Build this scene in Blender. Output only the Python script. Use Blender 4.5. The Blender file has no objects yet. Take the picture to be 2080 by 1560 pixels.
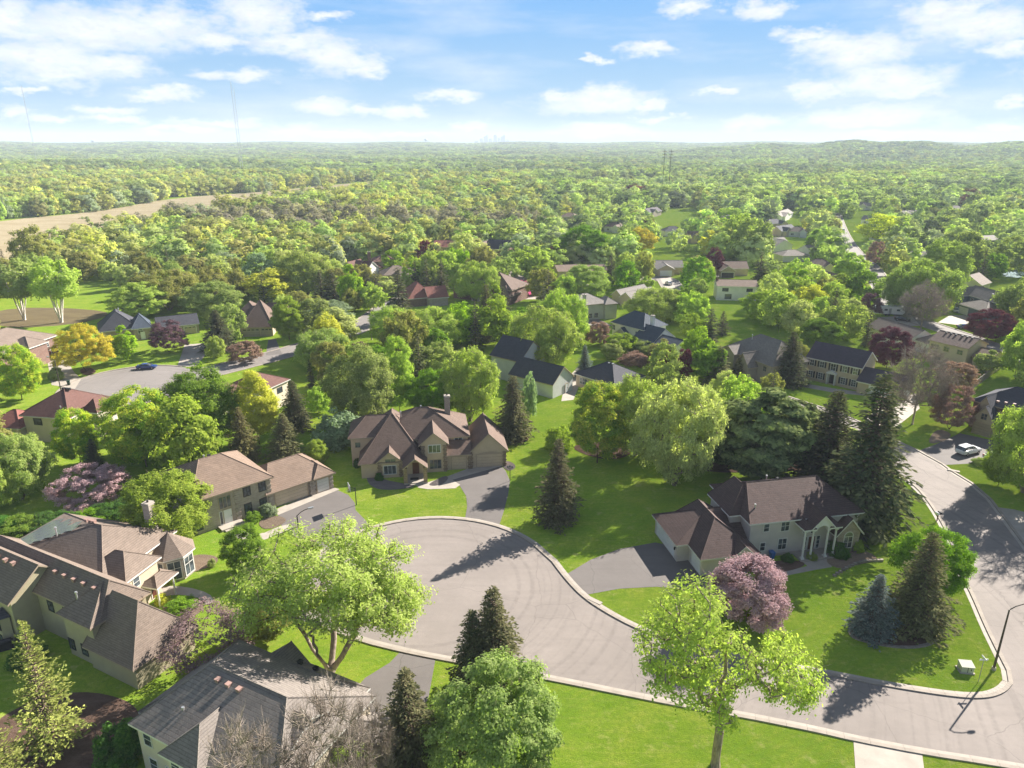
import bpy, math, random
import numpy as np
from mathutils import Vector
from mathutils.geometry import tessellate_polygon
S = bpy.context.scene
COL = S.collection
# ------------------------------------------------------------------ camera
FPX, CAMH = 1443.0, 54.0                       # focal length in photo pixels, camera height
PITCH = math.atan(490 / FPX)
cam = bpy.data.cameras.new('camera'); co = bpy.data.objects.new('camera', cam); COL.objects.link(co)
cam.sensor_width = 36; cam.lens = FPX / 2080 * 36; cam.clip_end = 40000; cam.clip_start = 0.5
co.location = (0, 0, CAMH); co.rotation_euler = (math.pi / 2 - PITCH, 0, 0)
S.camera = co
# ------------------------------------------------------------------ world, sun, exposure
SUN_AZ, SUN_EL = 49.0, 31.0                    # degrees clockwise from +Y, above horizon
S.view_settings.view_transform = 'Standard'; S.view_settings.look = 'None'
S.view_settings.exposure = 1.8; S.view_settings.gamma = 1
S.render.engine = 'CYCLES'
cy = S.cycles
cy.max_bounces = 6; cy.diffuse_bounces = 3; cy.glossy_bounces = 2; cy.transmission_bounces = 3
cy.volume_bounces = 0; cy.transparent_max_bounces = 4; cy.use_denoising = True
cy.sample_clamp_indirect = 4
ld = bpy.data.lights.new('sun', 'SUN'); ld.energy = 5.0; ld.angle = math.radians(0.5); ld.color = (1, 0.94, 0.85)
lo = bpy.data.objects.new('sun', ld); COL.objects.link(lo)
a, e = math.radians(SUN_AZ), math.radians(SUN_EL)
sd = Vector((math.sin(a) * math.cos(e), math.cos(a) * math.cos(e), math.sin(e)))
lo.rotation_euler = sd.to_track_quat('Z', 'Y').to_euler()
lo.location = (60, 60, 80)
W = bpy.data.worlds.new('World'); S.world = W; W.use_nodes = True
wn, wl = W.node_tree.nodes, W.node_tree.links
wn.clear()


def N(nodes, t, **kw):
    n = nodes.new(t)
    for k, v in kw.items():
        if k.startswith('i_'):
            n.inputs[int(k[2:])].default_value = v
        else:
            setattr(n, k, v)
    return n


out = N(wn, 'ShaderNodeOutputWorld'); bg = N(wn, 'ShaderNodeBackground', i_1=0.068)
sky = N(wn, 'ShaderNodeTexSky', sky_type='NISHITA', sun_disc=False, sun_elevation=e, sun_rotation=a,
        altitude=300, air_density=1.0, dust_density=0.0, ozone_density=2.0)
tc = N(wn, 'ShaderNodeTexCoord'); sep = N(wn, 'ShaderNodeSeparateXYZ')
wl.new(tc.outputs['Generated'], sep.inputs[0])


def wm(op, a_, b_=None, c_=None, clamp=False):
    n = N(wn, 'ShaderNodeMath', operation=op, use_clamp=clamp)
    for i, v in enumerate((a_, b_, c_)):
        if v is None: continue
        if isinstance(v, (int, float)): n.inputs[i].default_value = v
        else: wl.new(v, n.inputs[i])
    return n.outputs[0]


az = wm('ARCTAN2', sep.outputs[0], sep.outputs[1]); el = wm('ARCSINE', sep.outputs[2])
cmb = N(wn, 'ShaderNodeCombineXYZ'); wl.new(az, cmb.inputs[0]); wl.new(el, cmb.inputs[1])
# billows: azimuth/elevation coordinates pushed about by noise
sc3 = N(wn, 'ShaderNodeVectorMath', operation='MULTIPLY', i_1=(1, 2.3, 1)); wl.new(cmb.outputs[0], sc3.inputs[0])
nz = N(wn, 'ShaderNodeTexNoise', noise_dimensions='2D'); nz.inputs['Scale'].default_value = 22; nz.inputs['Detail'].default_value = 7
nz.inputs['Roughness'].default_value = 0.6
wl.new(sc3.outputs[0], nz.inputs['Vector'])
nb = N(wn, 'ShaderNodeTexNoise', noise_dimensions='2D'); nb.inputs['Scale'].default_value = 55; nb.inputs['Detail'].default_value = 6
nb.inputs['Roughness'].default_value = 0.65
wl.new(sc3.outputs[0], nb.inputs['Vector'])
dv = N(wn, 'ShaderNodeVectorMath', operation='MULTIPLY_ADD', i_1=(0.10, 0.030, 0), i_2=(-0.05, -0.015, 0))
wl.new(nz.outputs['Color'], dv.inputs[0])
ad = N(wn, 'ShaderNodeVectorMath', operation='ADD'); wl.new(cmb.outputs[0], ad.inputs[0]); wl.new(dv.outputs[0], ad.inputs[1])


def skydir(x, y):
    u, v = x - 1040, y - 780
    h = FPX * math.cos(PITCH) - v * math.sin(PITCH); d = -(FPX * math.sin(PITCH) + v * math.cos(PITCH))
    return math.atan2(u, h), math.atan2(d, math.hypot(u, h))


CLOUDS = [(190, 60, 190, 42), (90, 115, 150, 40), (330, 45, 110, 34), (225, 132, 80, 24), (120, 150, 110, 24), (30, 40, 60, 50),
          (520, 30, 85, 48), (600, 85, 90, 22), (690, 118, 80, 34), (430, 80, 70, 18), (745, 140, 40, 18), (670, 32, 55, 10),
          (490, 152, 70, 13), (335, 192, 55, 14), (60, 184, 55, 7), (225, 222, 55, 10), (15, 226, 28, 14), (100, 243, 55, 8),
          (240, 242, 60, 8), (660, 215, 75, 14), (740, 228, 45, 10), (820, 228, 45, 13), (460, 250, 80, 10), (600, 265, 60, 11),
          (700, 272, 60, 8), (920, 196, 52, 11), (965, 262, 32, 10), (1215, 208, 130, 20), (1235, 192, 55, 18), (1120, 198, 36, 14),
          (1320, 212, 36, 11), (1220, 264, 85, 12), (1320, 96, 58, 13), (1205, 121, 32, 6), (1400, 14, 50, 17), (1540, 20, 50, 18),
          (1750, 110, 110, 40), (1700, 90, 80, 22), (1790, 165, 130, 32), (1660, 185, 60, 20), (1850, 185, 90, 18), (1640, 70, 60, 14),
          (1790, 235, 140, 22), (1700, 246, 90, 14), (1530, 252, 70, 15), (1470, 187, 60, 7), (2000, 50, 150, 40), (1920, 22, 100, 26),
          (2060, 95, 60, 20), (2060, 205, 30, 16), (2050, 255, 40, 10), (1340, 242, 40, 6), (1790, 272, 80, 7), (350, 262, 80, 7),
          (-200, 90, 200, 50), (2300, 140, 200, 50), (-150, 230, 120, 16), (2350, 240, 150, 18), (1000, -60, 120, 20), (820, 275, 60, 6)]
cur = None; shade = None
for (cx, cyy, wx, hy) in CLOUDS:
    a0, e0 = skydir(cx, cyy); a1, _ = skydir(cx + wx, cyy); _, e1 = skydir(cx, cyy - hy)
    ix, iy = 1 / (abs(a1 - a0) * 1.38), 1 / (abs(e1 - e0) * 1.42)
    m = N(wn, 'ShaderNodeVectorMath', operation='MULTIPLY_ADD', i_1=(ix, iy, 0), i_2=(-a0 * ix, -e0 * iy, 0))
    wl.new(ad.outputs[0], m.inputs[0])
    ln = N(wn, 'ShaderNodeVectorMath', operation='LENGTH'); wl.new(m.outputs[0], ln.inputs[0])
    cur = ln.outputs['Value'] if cur is None else wm('MINIMUM', cur, ln.outputs['Value'])
dens = wm('SUBTRACT', 1.05, cur)
dens = wm('ADD', dens, wm('MULTIPLY_ADD', nb.outputs[0], 0.9, -0.45))
# thin high veil and a low bank near the horizon
veil = N(wn, 'ShaderNodeTexNoise', noise_dimensions='2D'); veil.inputs['Scale'].default_value = 6; veil.inputs['Detail'].default_value = 8
sc4 = N(wn, 'ShaderNodeVectorMath', operation='MULTIPLY', i_1=(0.8, 5, 1)); wl.new(cmb.outputs[0], sc4.inputs[0]); wl.new(sc4.outputs[0], veil.inputs['Vector'])
vl = wm('MULTIPLY', wm('MULTIPLY_ADD', veil.outputs[0], 2.4, -1.05, clamp=True), 0.5)
mask = N(wn, 'ShaderNodeMapRange', interpolation_type='SMOOTHSTEP'); mask.inputs[1].default_value = -0.12; mask.inputs[2].default_value = 0.85
wl.new(dens, mask.inputs[0])
mk = wm('MAXIMUM', wm('MULTIPLY', mask.outputs[0], 0.93), vl)
mk = wm('MULTIPLY', mk, wm('MULTIPLY_ADD', el, 100, 0.6, clamp=True))
ramp = N(wn, 'ShaderNodeValToRGB'); r_ = ramp.color_ramp
r_.elements[0].position = 0.15; r_.elements[0].color = (5.0, 5.05, 5.15, 1)
r_.elements[1].position = 0.8; r_.elements[1].color = (3.4, 3.6, 4.05, 1)
wl.new(nb.outputs[0], ramp.inputs[0])
grad = N(wn, 'ShaderNodeValToRGB'); gr = grad.color_ramp
for p_, c_ in ((0.0, (2.1, 2.8, 3.4)), (0.04, (1.45, 2.5, 3.6)), (0.11, (0.85, 2.1, 3.95)), (0.22, (0.95, 1.5, 2.4)), (1.0, (0.85, 1.05, 1.5))):
    e_ = gr.elements.new(p_) if p_ not in (0.0, 1.0) else gr.elements[0 if p_ == 0 else -1]
    e_.color = (*c_, 1)
wl.new(wm('DIVIDE', el, 1.5708, clamp=True), grad.inputs[0])
tint = N(wn, 'ShaderNodeMix', data_type='RGBA'); tint.inputs[0].default_value = 0.97
wl.new(sky.outputs[0], tint.inputs[6]); wl.new(grad.outputs[0], tint.inputs[7])
mixc = N(wn, 'ShaderNodeMix', data_type='RGBA'); wl.new(mk, mixc.inputs[0]); wl.new(tint.outputs[2], mixc.inputs[6]); wl.new(ramp.outputs[0], mixc.inputs[7])
wl.new(mixc.outputs[2], bg.inputs[0]); wl.new(bg.outputs[0], out.inputs[0])


# ------------------------------------------------------------------ helpers
def P(x, y, z=0.0):
    """photo pixel -> world point at height z (used to read off ground plan positions)"""
    u, v = x - 1040, y - 780
    h = FPX * math.cos(PITCH) - v * math.sin(PITCH); d = FPX * math.sin(PITCH) + v * math.cos(PITCH)
    t = (CAMH - z) / d
    return (u * t, h * t)


def hgt(y, Y):
    v = y - 780
    h = FPX * math.cos(PITCH) - v * math.sin(PITCH); d = FPX * math.sin(PITCH) + v * math.cos(PITCH)
    return CAMH - d * Y / h


def lin(c):
    return tuple(((x / 255) / 12.92 if x / 255 <= 0.04045 else ((x / 255 + 0.055) / 1.055) ** 2.4) for x in c)


def tag(o, label=None, cat=None, group=None, kind=None):
    if label: o['label'] = label
    if cat: o['category'] = cat
    if group: o['group'] = group
    if kind: o['kind'] = kind
    return o


def link(name, me, parent=None):
    o = bpy.data.objects.new(name, me); COL.objects.link(o)
    if parent is not None: o.parent = parent
    return o


def empty(name, loc, rz=0):
    o = bpy.data.objects.new(name, None); COL.objects.link(o)
    o.location = loc; o.rotation_euler = (0, 0, rz); o.empty_display_size = 0.5
    return o


def np_mesh(name, V, Fq, mats, midx=None):
    me = bpy.data.meshes.new(name)
    V = np.asarray(V, dtype=np.float32); Fq = np.asarray(Fq, dtype=np.int32)
    k = Fq.shape[1]
    me.vertices.add(len(V)); me.vertices.foreach_set('co', V.ravel())
    me.loops.add(Fq.size); me.loops.foreach_set('vertex_index', Fq.ravel())
    me.polygons.add(len(Fq)); me.polygons.foreach_set('loop_start', np.arange(0, Fq.size, k, dtype=np.int32))
    if midx is not None: me.polygons.foreach_set('material_index', np.asarray(midx, dtype=np.int32))
    for m in mats: me.materials.append(m)
    me.update(calc_edges=True)
    return me


class MB:
    def __init__(s): s.v = []; s.f = []; s.m = []
    def poly(s, pts, m=0):
        b = len(s.v); s.v += [tuple(p) for p in pts]; s.f.append(tuple(range(b, b + len(pts)))); s.m.append(m)
    def box(s, x0, x1, y0, y1, z0, z1, m=0):
        b = len(s.v)
        s.v += [(x0, y0, z0), (x1, y0, z0), (x1, y1, z0), (x0, y1, z0), (x0, y0, z1), (x1, y0, z1), (x1, y1, z1), (x0, y1, z1)]
        for f in ((0, 3, 2, 1), (4, 5, 6, 7), (0, 1, 5, 4), (1, 2, 6, 5), (2, 3, 7, 6), (3, 0, 4, 7)):
            s.f.append(tuple(b + i for i in f)); s.m.append(m)
    def prism(s, pts, z0, z1, m=0):
        n = len(pts); b = len(s.v)
        s.v += [(p[0], p[1], z0) for p in pts] + [(p[0], p[1], z1) for p in pts]
        s.f.append(tuple(b + i for i in reversed(range(n)))); s.m.append(m)
        s.f.append(tuple(b + n + i for i in range(n))); s.m.append(m)
        for i in range(n):
            j = (i + 1) % n; s.f.append((b + i, b + j, b + n + j, b + n + i)); s.m.append(m)
    def tube(s, p0, p1, r0, r1, n=8, m=0, caps=True):
        p0, p1 = Vector(p0), Vector(p1); d = (p1 - p0).normalized()
        u = d.cross(Vector((0, 0, 1)) if abs(d.z) < 0.9 else Vector((1, 0, 0))).normalized(); w = d.cross(u)
        b = len(s.v)
        for p, r in ((p0, r0), (p1, r1)):
            for i in range(n):
                t = 2 * math.pi * i / n; s.v.append(tuple(p + (u * math.cos(t) + w * math.sin(t)) * r))
        for i in range(n):
            j = (i + 1) % n; s.f.append((b + i, b + n + i, b + n + j, b + j)); s.m.append(m)
        if caps:
            s.f.append(tuple(b + i for i in range(n))); s.m.append(m)
            s.f.append(tuple(b + n + i for i in reversed(range(n)))); s.m.append(m)
    def lathe(s, prof, cx=0, cy_=0, n=14, m=0):
        b = len(s.v)
        for r, z in prof:
            for i in range(n):
                t = 2 * math.pi * i / n; s.v.append((cx + r * math.cos(t), cy_ + r * math.sin(t), z))
        for k in range(len(prof) - 1):
            for i in range(n):
                j = (i + 1) % n; s.f.append((b + k * n + i, b + k * n + j, b + (k + 1) * n + j, b + (k + 1) * n + i)); s.m.append(m)
        s.f.append(tuple(b + (len(prof) - 1) * n + i for i in range(n))); s.m.append(m)
    def build(s, name, mats, parent=None, smooth=False):
        me = bpy.data.meshes.new(name); me.from_pydata(s.v, [], s.f)
        if not isinstance(mats, (list, tuple)): mats = [mats]
        for m in mats: me.materials.append(m)
        me.polygons.foreach_set('material_index', s.m)
        if smooth: me.polygons.foreach_set('use_smooth', [True] * len(s.f))
        me.update()
        return link(name, me, parent)


# ------------------------------------------------------------------ materials
def newmat(name):
    m = bpy.data.materials.new(name); m.use_nodes = True
    nt = m.node_tree; nt.nodes.clear()
    o = nt.nodes.new('ShaderNodeOutputMaterial')
    return m, nt, o


class G:
    """small node-graph helper"""
    def __init__(s, nt): s.nt = nt; s.n = nt.nodes; s.l = nt.links
    def node(s, t, ins=None, **kw):
        n = s.n.new(t)
        for k, v in kw.items(): setattr(n, k, v)
        for k, v in (ins or {}).items():
            if isinstance(v, bpy.types.NodeSocket): s.l.new(v, n.inputs[k])
            else: n.inputs[k].default_value = v
        return n
    def math(s, op, a_, b_=0.0, c_=0.0, clamp=False):
        return s.node('ShaderNodeMath', {0: a_, 1: b_, 2: c_}, operation=op, use_clamp=clamp).outputs[0]
    def noise(s, vec, scale, detail=4, rough=0.55):
        return s.node('ShaderNodeTexNoise', {'Vector': vec, 'Scale': scale, 'Detail': detail, 'Roughness': rough}).outputs[0]
    def mix(s, f, a_, b_, blend='MIX'):
        return s.node('ShaderNodeMix', {0: f, 6: a_, 7: b_}, data_type='RGBA', blend_type=blend).outputs[2]
    def ramp(s, f, stops):
        n = s.n.new('ShaderNodeValToRGB'); r = n.color_ramp
        while len(r.elements) < len(stops): r.elements.new(0.5)
        for e_, (p, c) in zip(r.elements, stops):
            e_.position = p; e_.color = (*c, 1) if len(c) == 3 else c
        s.l.new(f, n.inputs[0]); return n.outputs[0]
    def rng(s, v, a_, b_, c_, d_):
        return s.node('ShaderNodeMapRange', {0: v, 1: a_, 2: b_, 3: c_, 4: d_}).outputs[0]


def c4(c): return (*c, 1) if len(c) == 3 else c
def mul(c, k): return tuple(min(1, x * k) for x in c)


def m_plain(name, c, rough=0.8, var=0.12, scale=1.5, metal=0, spec=0.3):
    c = mul(c, .78)
    m, nt, o = newmat(name); g = G(nt)
    t = g.node('ShaderNodeTexCoord').outputs['Object']
    f = g.noise(t, scale, 5); f2 = g.noise(t, scale * 9, 3)
    cc = g.mix(g.rng(f, 0.3, 0.7, 0, 1), c4(mul(c, 1 - var)), c4(mul(c, 1 + var)))
    cc = g.mix(g.rng(f2, 0.3, 0.7, 0, var), cc, c4(mul(c, 0.6)))
    b = g.node('ShaderNodeBsdfPrincipled', {'Base Color': cc, 'Roughness': rough, 'Metallic': metal, 'Specular IOR Level': spec})
    g.l.new(b.outputs[0], o.inputs[0]); return m


def m_shingle(name, c, c2=None, row=0.32):
    c = mul(c, .8)
    """asphalt shingles: courses follow height, tabs follow noise"""
    m, nt, o = newmat(name); g = G(nt); c2 = c2 or mul(c, 0.72)
    t = g.node('ShaderNodeTexCoord').outputs['Object']
    sp = g.node('ShaderNodeSeparateXYZ', {0: t})
    z = g.math('MULTIPLY', sp.outputs[2], 1 / (row * 0.5))
    fr = g.math('FRACT', z); fl = g.math('FLOOR', z)
    xy = g.math('ADD', sp.outputs[0], sp.outputs[1])
    cell = g.node('ShaderNodeCombineXYZ', {0: g.math('FLOOR', g.math('MULTIPLY_ADD', xy, 2.2, g.math('MULTIPLY', fl, 0.37))), 1: fl, 2: 0.0})
    wn_ = g.node('ShaderNodeTexWhiteNoise', {'Vector': cell.outputs[0]}, noise_dimensions='3D').outputs[0]
    big = g.noise(t, 0.35, 5); fine = g.noise(t, 7, 3)
    cc = g.mix(wn_, c4(c), c4(c2))
    cc = g.mix(g.rng(fine, 0.35, 0.65, 0, 0.5), cc, c4(mul(c, 1.35)))
    cc = g.mix(g.rng(big, 0.35, 0.7, 0, 0.35), cc, c4(mul(c2, 0.8)))
    line = g.rng(fr, 0.0, 0.3, 0.62, 0.0)
    cc = g.mix(line, cc, c4(mul(c2, 0.35)))
    bmp = g.node('ShaderNodeBump', {'Strength': 0.5, 'Distance': 0.03, 'Height': g.math('ADD', fr, g.math('MULTIPLY', wn_, 0.5))}).outputs[0]
    b = g.node('ShaderNodeBsdfPrincipled', {'Base Color': cc, 'Roughness': 0.85, 'Normal': bmp, 'Specular IOR Level': 0.25})
    g.l.new(b.outputs[0], o.inputs[0]); return m


def m_siding(name, c, pitch=0.2):
    c = mul(c, .9)
    m, nt, o = newmat(name); g = G(nt)
    t = g.node('ShaderNodeTexCoord').outputs['Object']
    sp = g.node('ShaderNodeSeparateXYZ', {0: t})
    fr = g.math('FRACT', g.math('MULTIPLY', sp.outputs[2], 1 / pitch))
    n1 = g.noise(t, 0.8, 5)
    cc = g.mix(g.rng(n1, 0.3, 0.7, 0, 1), c4(mul(c, 0.92)), c4(mul(c, 1.06)))
    cc = g.mix(g.rng(fr, 0.0, 0.16, 0.45, 0), cc, c4(mul(c, 0.5)))
    bmp = g.node('ShaderNodeBump', {'Strength': 0.4, 'Distance': 0.02, 'Height': fr}).outputs[0]
    b = g.node('ShaderNodeBsdfPrincipled', {'Base Color': cc, 'Roughness': 0.7, 'Normal': bmp, 'Specular IOR Level': 0.25})
    g.l.new(b.outputs[0], o.inputs[0]); return m


def m_brick(name, c, mortar, bw=0.5, bh=0.18, c2=None):
    c = mul(c, .76); mortar = mul(mortar, .76); c2 = mul(c2, .76) if c2 else None
    m, nt, o = newmat(name); g = G(nt); c2 = c2 or mul(c, 0.7)
    t = g.node('ShaderNodeTexCoord').outputs['Object']
    sp = g.node('ShaderNodeSeparateXYZ', {0: t})
    v = g.node('ShaderNodeCombineXYZ', {0: g.math('ADD', sp.outputs[0], sp.outputs[1]), 1: sp.outputs[2], 2: 0.0}).outputs[0]
    b_ = g.node('ShaderNodeTexBrick', {'Vector': v, 'Color1': c4(c), 'Color2': c4(c2), 'Mortar': c4(mortar), 'Scale': 1.0,
                                       'Mortar Size': 0.02, 'Brick Width': bw, 'Row Height': bh})
    n1 = g.noise(t, 1.3, 5)
    cc = g.mix(g.rng(n1, 0.35, 0.7, 0, 0.4), b_.outputs[0], c4(mul(c2, 0.7)))
    b = g.node('ShaderNodeBsdfPrincipled', {'Base Color': cc, 'Roughness': 0.85, 'Specular IOR Level': 0.2})
    g.l.new(b.outputs[0], o.inputs[0]); return m


def m_glass(name='window_glass', c=(0.03, 0.035, 0.04)):
    m, nt, o = newmat(name); g = G(nt)
    t = g.node('ShaderNodeTexCoord').outputs['Object']
    f = g.noise(t, 1.1, 2)
    cc = g.mix(g.rng(f, 0.4, 0.6, 0, 1), c4(c), c4(mul(c, 3.0)))
    b = g.node('ShaderNodeBsdfPrincipled', {'Base Color': cc, 'Roughness': 0.12, 'Specular IOR Level': 0.6})
    g.l.new(b.outputs[0], o.inputs[0]); return m


LG = (1.50, 1.48, 1.62)      # fresh spring leaves: pale and soft


def m_leaf(name, c, c2, trans=0.45, tcol=None, inst=False, rv=0.3):
    """c/c2: leaf colours mixed per leaf, per tree and by clump; light also passes through the leaf"""
    m, nt, o = newmat(name); g = G(nt)
    t = g.node('ShaderNodeTexCoord').outputs['Object']
    f = g.noise(t, 0.9, 3, 0.6)
    geo = g.node('ShaderNodeNewGeometry'); oi = g.node('ShaderNodeObjectInfo')
    if inst:
        rv = .12
        base = g.node('ShaderNodeAttribute', attribute_type='INSTANCER', attribute_name='tint').outputs['Color']
        alt = g.mix(1.0, base, (1.15, 1.12, 0.9, 1), 'MULTIPLY')
    else:
        base, alt = c4(c), c4(c2)
    k = g.math('MULTIPLY_ADD', geo.outputs['Random Per Island'], 0.5, g.math('MULTIPLY_ADD', f, 1.6, -0.75), clamp=True)
    cc = g.mix(k, base, alt)
    hs = g.node('ShaderNodeHueSaturation', {'Color': cc, 'Hue': g.math('MULTIPLY_ADD', oi.outputs['Random'], 0.022, 0.482),
                                            'Saturation': g.math('MULTIPLY_ADD', oi.outputs['Random'], 0.12, 0.94),
                                            'Value': g.math('MULTIPLY_ADD', geo.outputs['Random Per Island'], rv, g.math('MULTIPLY_ADD', oi.outputs['Random'], 0.25, 0.88 - rv / 2))})
    cc = g.mix(1.0, hs.outputs[0], (LG[0], LG[1], LG[2], 1), 'MULTIPLY')
    d = g.node('ShaderNodeBsdfDiffuse', {'Color': cc, 'Roughness': 0.5})
    tr = g.node('ShaderNodeBsdfTranslucent', {'Color': g.mix(1.0, cc, c4(tcol or (1.1, 1.25, 0.6)), 'MULTIPLY')})
    mx = g.node('ShaderNodeMixShader', {0: trans, 1: d.outputs[0], 2: tr.outputs[0]})
    g.l.new(mx.outputs[0], o.inputs[0]); return m


def m_bark(name, c):
    m, nt, o = newmat(name); g = G(nt)
    t = g.node('ShaderNodeTexCoord').outputs['Object']
    mp = g.node('ShaderNodeMapping', {0: t, 3: (6, 6, 1.2)}).outputs[0]
    f = g.noise(mp, 1.5, 5, 0.7)
    cc = g.mix(g.rng(f, 0.35, 0.65, 0, 1), c4(mul(c, 0.6)), c4(mul(c, 1.4)))
    b = g.node('ShaderNodeBsdfPrincipled', {'Base Color': cc, 'Roughness': 0.9, 'Specular IOR Level': 0.1})
    g.l.new(b.outputs[0], o.inputs[0]); return m


def m_ground():
    m, nt, o = newmat('lawn_grass'); g = G(nt)
    t = g.node('ShaderNodeNewGeometry').outputs['Position']
    n1 = g.noise(t, 0.03, 5, 0.6); n2 = g.noise(t, 0.22, 6, 0.65); n3 = g.noise(t, 2.2, 4, 0.7)
    st = g.node('ShaderNodeMapping', {0: t, 2: (0, 0, 0.5), 3: (0.35, 2.2, 1)}).outputs[0]
    n4 = g.noise(st, 0.8, 5, 0.7); n5 = g.noise(t, 9, 3, 0.7)
    cc = g.ramp(n2, [(0.3, (0.15, 0.22, 0.022)), (0.5, (0.24, 0.29, 0.032)), (0.68, (0.34, 0.33, 0.055))])
    cc = g.mix(g.rng(n1, 0.4, 0.65, 0, 0.55), cc, (0.17, 0.28, 0.022, 1))
    cc = g.mix(g.rng(n4, 0.5, 0.75, 0, 0.6), cc, (0.42, 0.35, 0.11, 1))
    cc = g.mix(g.rng(n3, 0.42, 0.7, 0, 0.6), cc, (0.11, 0.18, 0.02, 1))
    cc = g.mix(g.rng(n5, 0.42, 0.7, 0, 0.65), cc, (0.09, 0.13, 0.02, 1))
    bmp = g.node('ShaderNodeBump', {'Strength': 0.7, 'Distance': 0.12, 'Height': g.math('ADD', n5, n3)}).outputs[0]
    wv = g.node('ShaderNodeTexWave', {'Vector': g.node('ShaderNodeMapping', {0: t, 2: (0, 0, 0.9)}).outputs[0], 'Scale': 0.32, 'Distortion': 0.6, 'Detail': 1.0}).outputs['Fac']
    n6 = g.noise(t, 0.045, 3, 0.5)
    cc = g.mix(g.math('MULTIPLY', g.rng(wv, 0.35, 0.65, 0, 0.3), g.rng(n6, 0.45, 0.55, 0, 1)), cc, (0.16, 0.24, 0.03, 1))
    n7 = g.noise(t, 0.5, 6, 0.75)
    cc = g.mix(g.rng(n7, 0.56, 0.70, 0, 0.6), cc, (0.40, 0.33, 0.14, 1))
    cc = g.mix(1.0, cc, (1.14, 1.26, 1.1, 1), 'MULTIPLY')
    b = g.node('ShaderNodeBsdfDiffuse', {'Color': cc, 'Roughness': 0.9, 'Normal': bmp})
    g.l.new(b.outputs[0], o.inputs[0]); return m


def m_field(name, a_, b_, sc=0.5):
    a_, b_ = mul(a_, .74), mul(b_, .74)
    m, nt, o = newmat(name); g = G(nt)
    t = g.node('ShaderNodeNewGeometry').outputs['Position']
    st = g.node('ShaderNodeMapping', {0: t, 3: (1, 2.5, 1)}).outputs[0]
    n1 = g.noise(st, sc * 0.15, 6, 0.65); n2 = g.noise(t, sc * 3, 4, 0.7)
    cc = g.mix(g.rng(n1, 0.35, 0.65, 0, 1), c4(a_), c4(b_)); cc = g.mix(g.rng(n2, 0.4, 0.7, 0, 0.5), cc, c4(mul(a_, 0.6)))
    bmp = g.node('ShaderNodeBump', {'Strength': 0.8, 'Distance': 0.15, 'Height': n2}).outputs[0]
    b = g.node('ShaderNodeBsdfDiffuse', {'Color': cc, 'Roughness': 0.9, 'Normal': bmp})
    g.l.new(b.outputs[0], o.inputs[0]); return m


def m_asphalt(name, c, rings=None):
    c = mul(c, .74)
    m, nt, o = newmat(name); g = G(nt)
    t = g.node('ShaderNodeNewGeometry').outputs['Position']
    n1 = g.noise(t, 0.12, 5, 0.6); n2 = g.noise(t, 1.4, 5, 0.7); n3 = g.noise(t, 14, 3, 0.7)
    cc = g.mix(g.rng(n1, 0.3, 0.7, 0, 1), c4(mul(c, 0.86)), c4(mul(c, 1.12)))
    cc = g.mix(g.rng(n2, 0.4, 0.75, 0, 0.35), cc, c4(mul(c, 0.75)))
    cc = g.mix(g.rng(n3, 0.45, 0.7, 0, 0.35), cc, c4(mul(c, 0.6)))
    st = g.node('ShaderNodeMapping', {0: t, 2: (0, 0, 0.35), 3: (0.12, 1.6, 1)}).outputs[0]
    n4 = g.noise(st, 0.6, 4, 0.6)
    cc = g.mix(g.rng(n4, 0.52, 0.62, 0, 0.22), cc, c4(mul(c, 0.7)))
    vo = g.node('ShaderNodeTexVoronoi', {'Vector': g.node('ShaderNodeVectorMath', {0: t, 1: g.node('ShaderNodeTexNoise', {'Vector': t, 'Scale': 0.5}).outputs['Color']}, operation='ADD').outputs[0], 'Scale': 0.09}, feature='DISTANCE_TO_EDGE').outputs[0]
    cc = g.mix(g.rng(vo, 0.0, 0.004, 0.5, 0), cc, c4(mul(c, 0.35)))
    if rings:
        sub = g.node('ShaderNodeVectorMath', {0: t, 1: (rings[0], rings[1], 0)}, operation='SUBTRACT').outputs[0]
        ln_ = g.node('ShaderNodeVectorMath', {0: sub}, operation='LENGTH').outputs['Value']
        nn = g.node('ShaderNodeTexNoise', {'W': g.math('MULTIPLY_ADD', ln_, 1.1, g.math('MULTIPLY', n1, 0.8)), 'Scale': 1.0, 'Detail': 3}, noise_dimensions='1D').outputs[0]
        k = g.math('MULTIPLY', g.rng(nn, 0.5, 0.68, 0, 0.5), g.math('MULTIPLY', g.rng(ln_, rings[2] * 0.45, rings[2] * 0.75, 0, 1), g.rng(n2, 0.35, 0.6, 0.2, 1)))
        cc = g.mix(k, cc, c4(mul(c, 0.62)))
    b = g.node('ShaderNodeBsdfPrincipled', {'Base Color': cc, 'Roughness': 0.85, 'Specular IOR Level': 0.25})
    g.l.new(b.outputs[0], o.inputs[0]); return m


M = {}
M['road'] = m_asphalt('road_asphalt', (0.30, 0.258, 0.23), (-11.0, 78.5, 17.3))
M['road2'] = m_asphalt('street_asphalt', (0.28, 0.25, 0.232), (-89.4, 158, 15))
M['drive'] = m_asphalt('driveway_asphalt', (0.19, 0.168, 0.155))
M['concrete'] = m_plain('concrete', (0.42, 0.37, 0.315), 0.85, 0.12, 0.7)
M['kerb'] = m_plain('kerb_concrete', (0.35, 0.30, 0.25), 0.85, 0.15, 0.9)
M['ground'] = m_ground()
M['marsh'] = m_field('dry_marsh_grass', (0.50, 0.40, 0.24), (0.64, 0.53, 0.34), 0.25)
M['brush'] = m_field('brush_ground', (0.22, 0.17, 0.10), (0.30, 0.24, 0.13), 0.8)
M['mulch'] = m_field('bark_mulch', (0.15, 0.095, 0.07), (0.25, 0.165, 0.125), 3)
M['gravel'] = m_field('stone_bed', (0.20, 0.17, 0.16), (0.27, 0.23, 0.21), 4)
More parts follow.
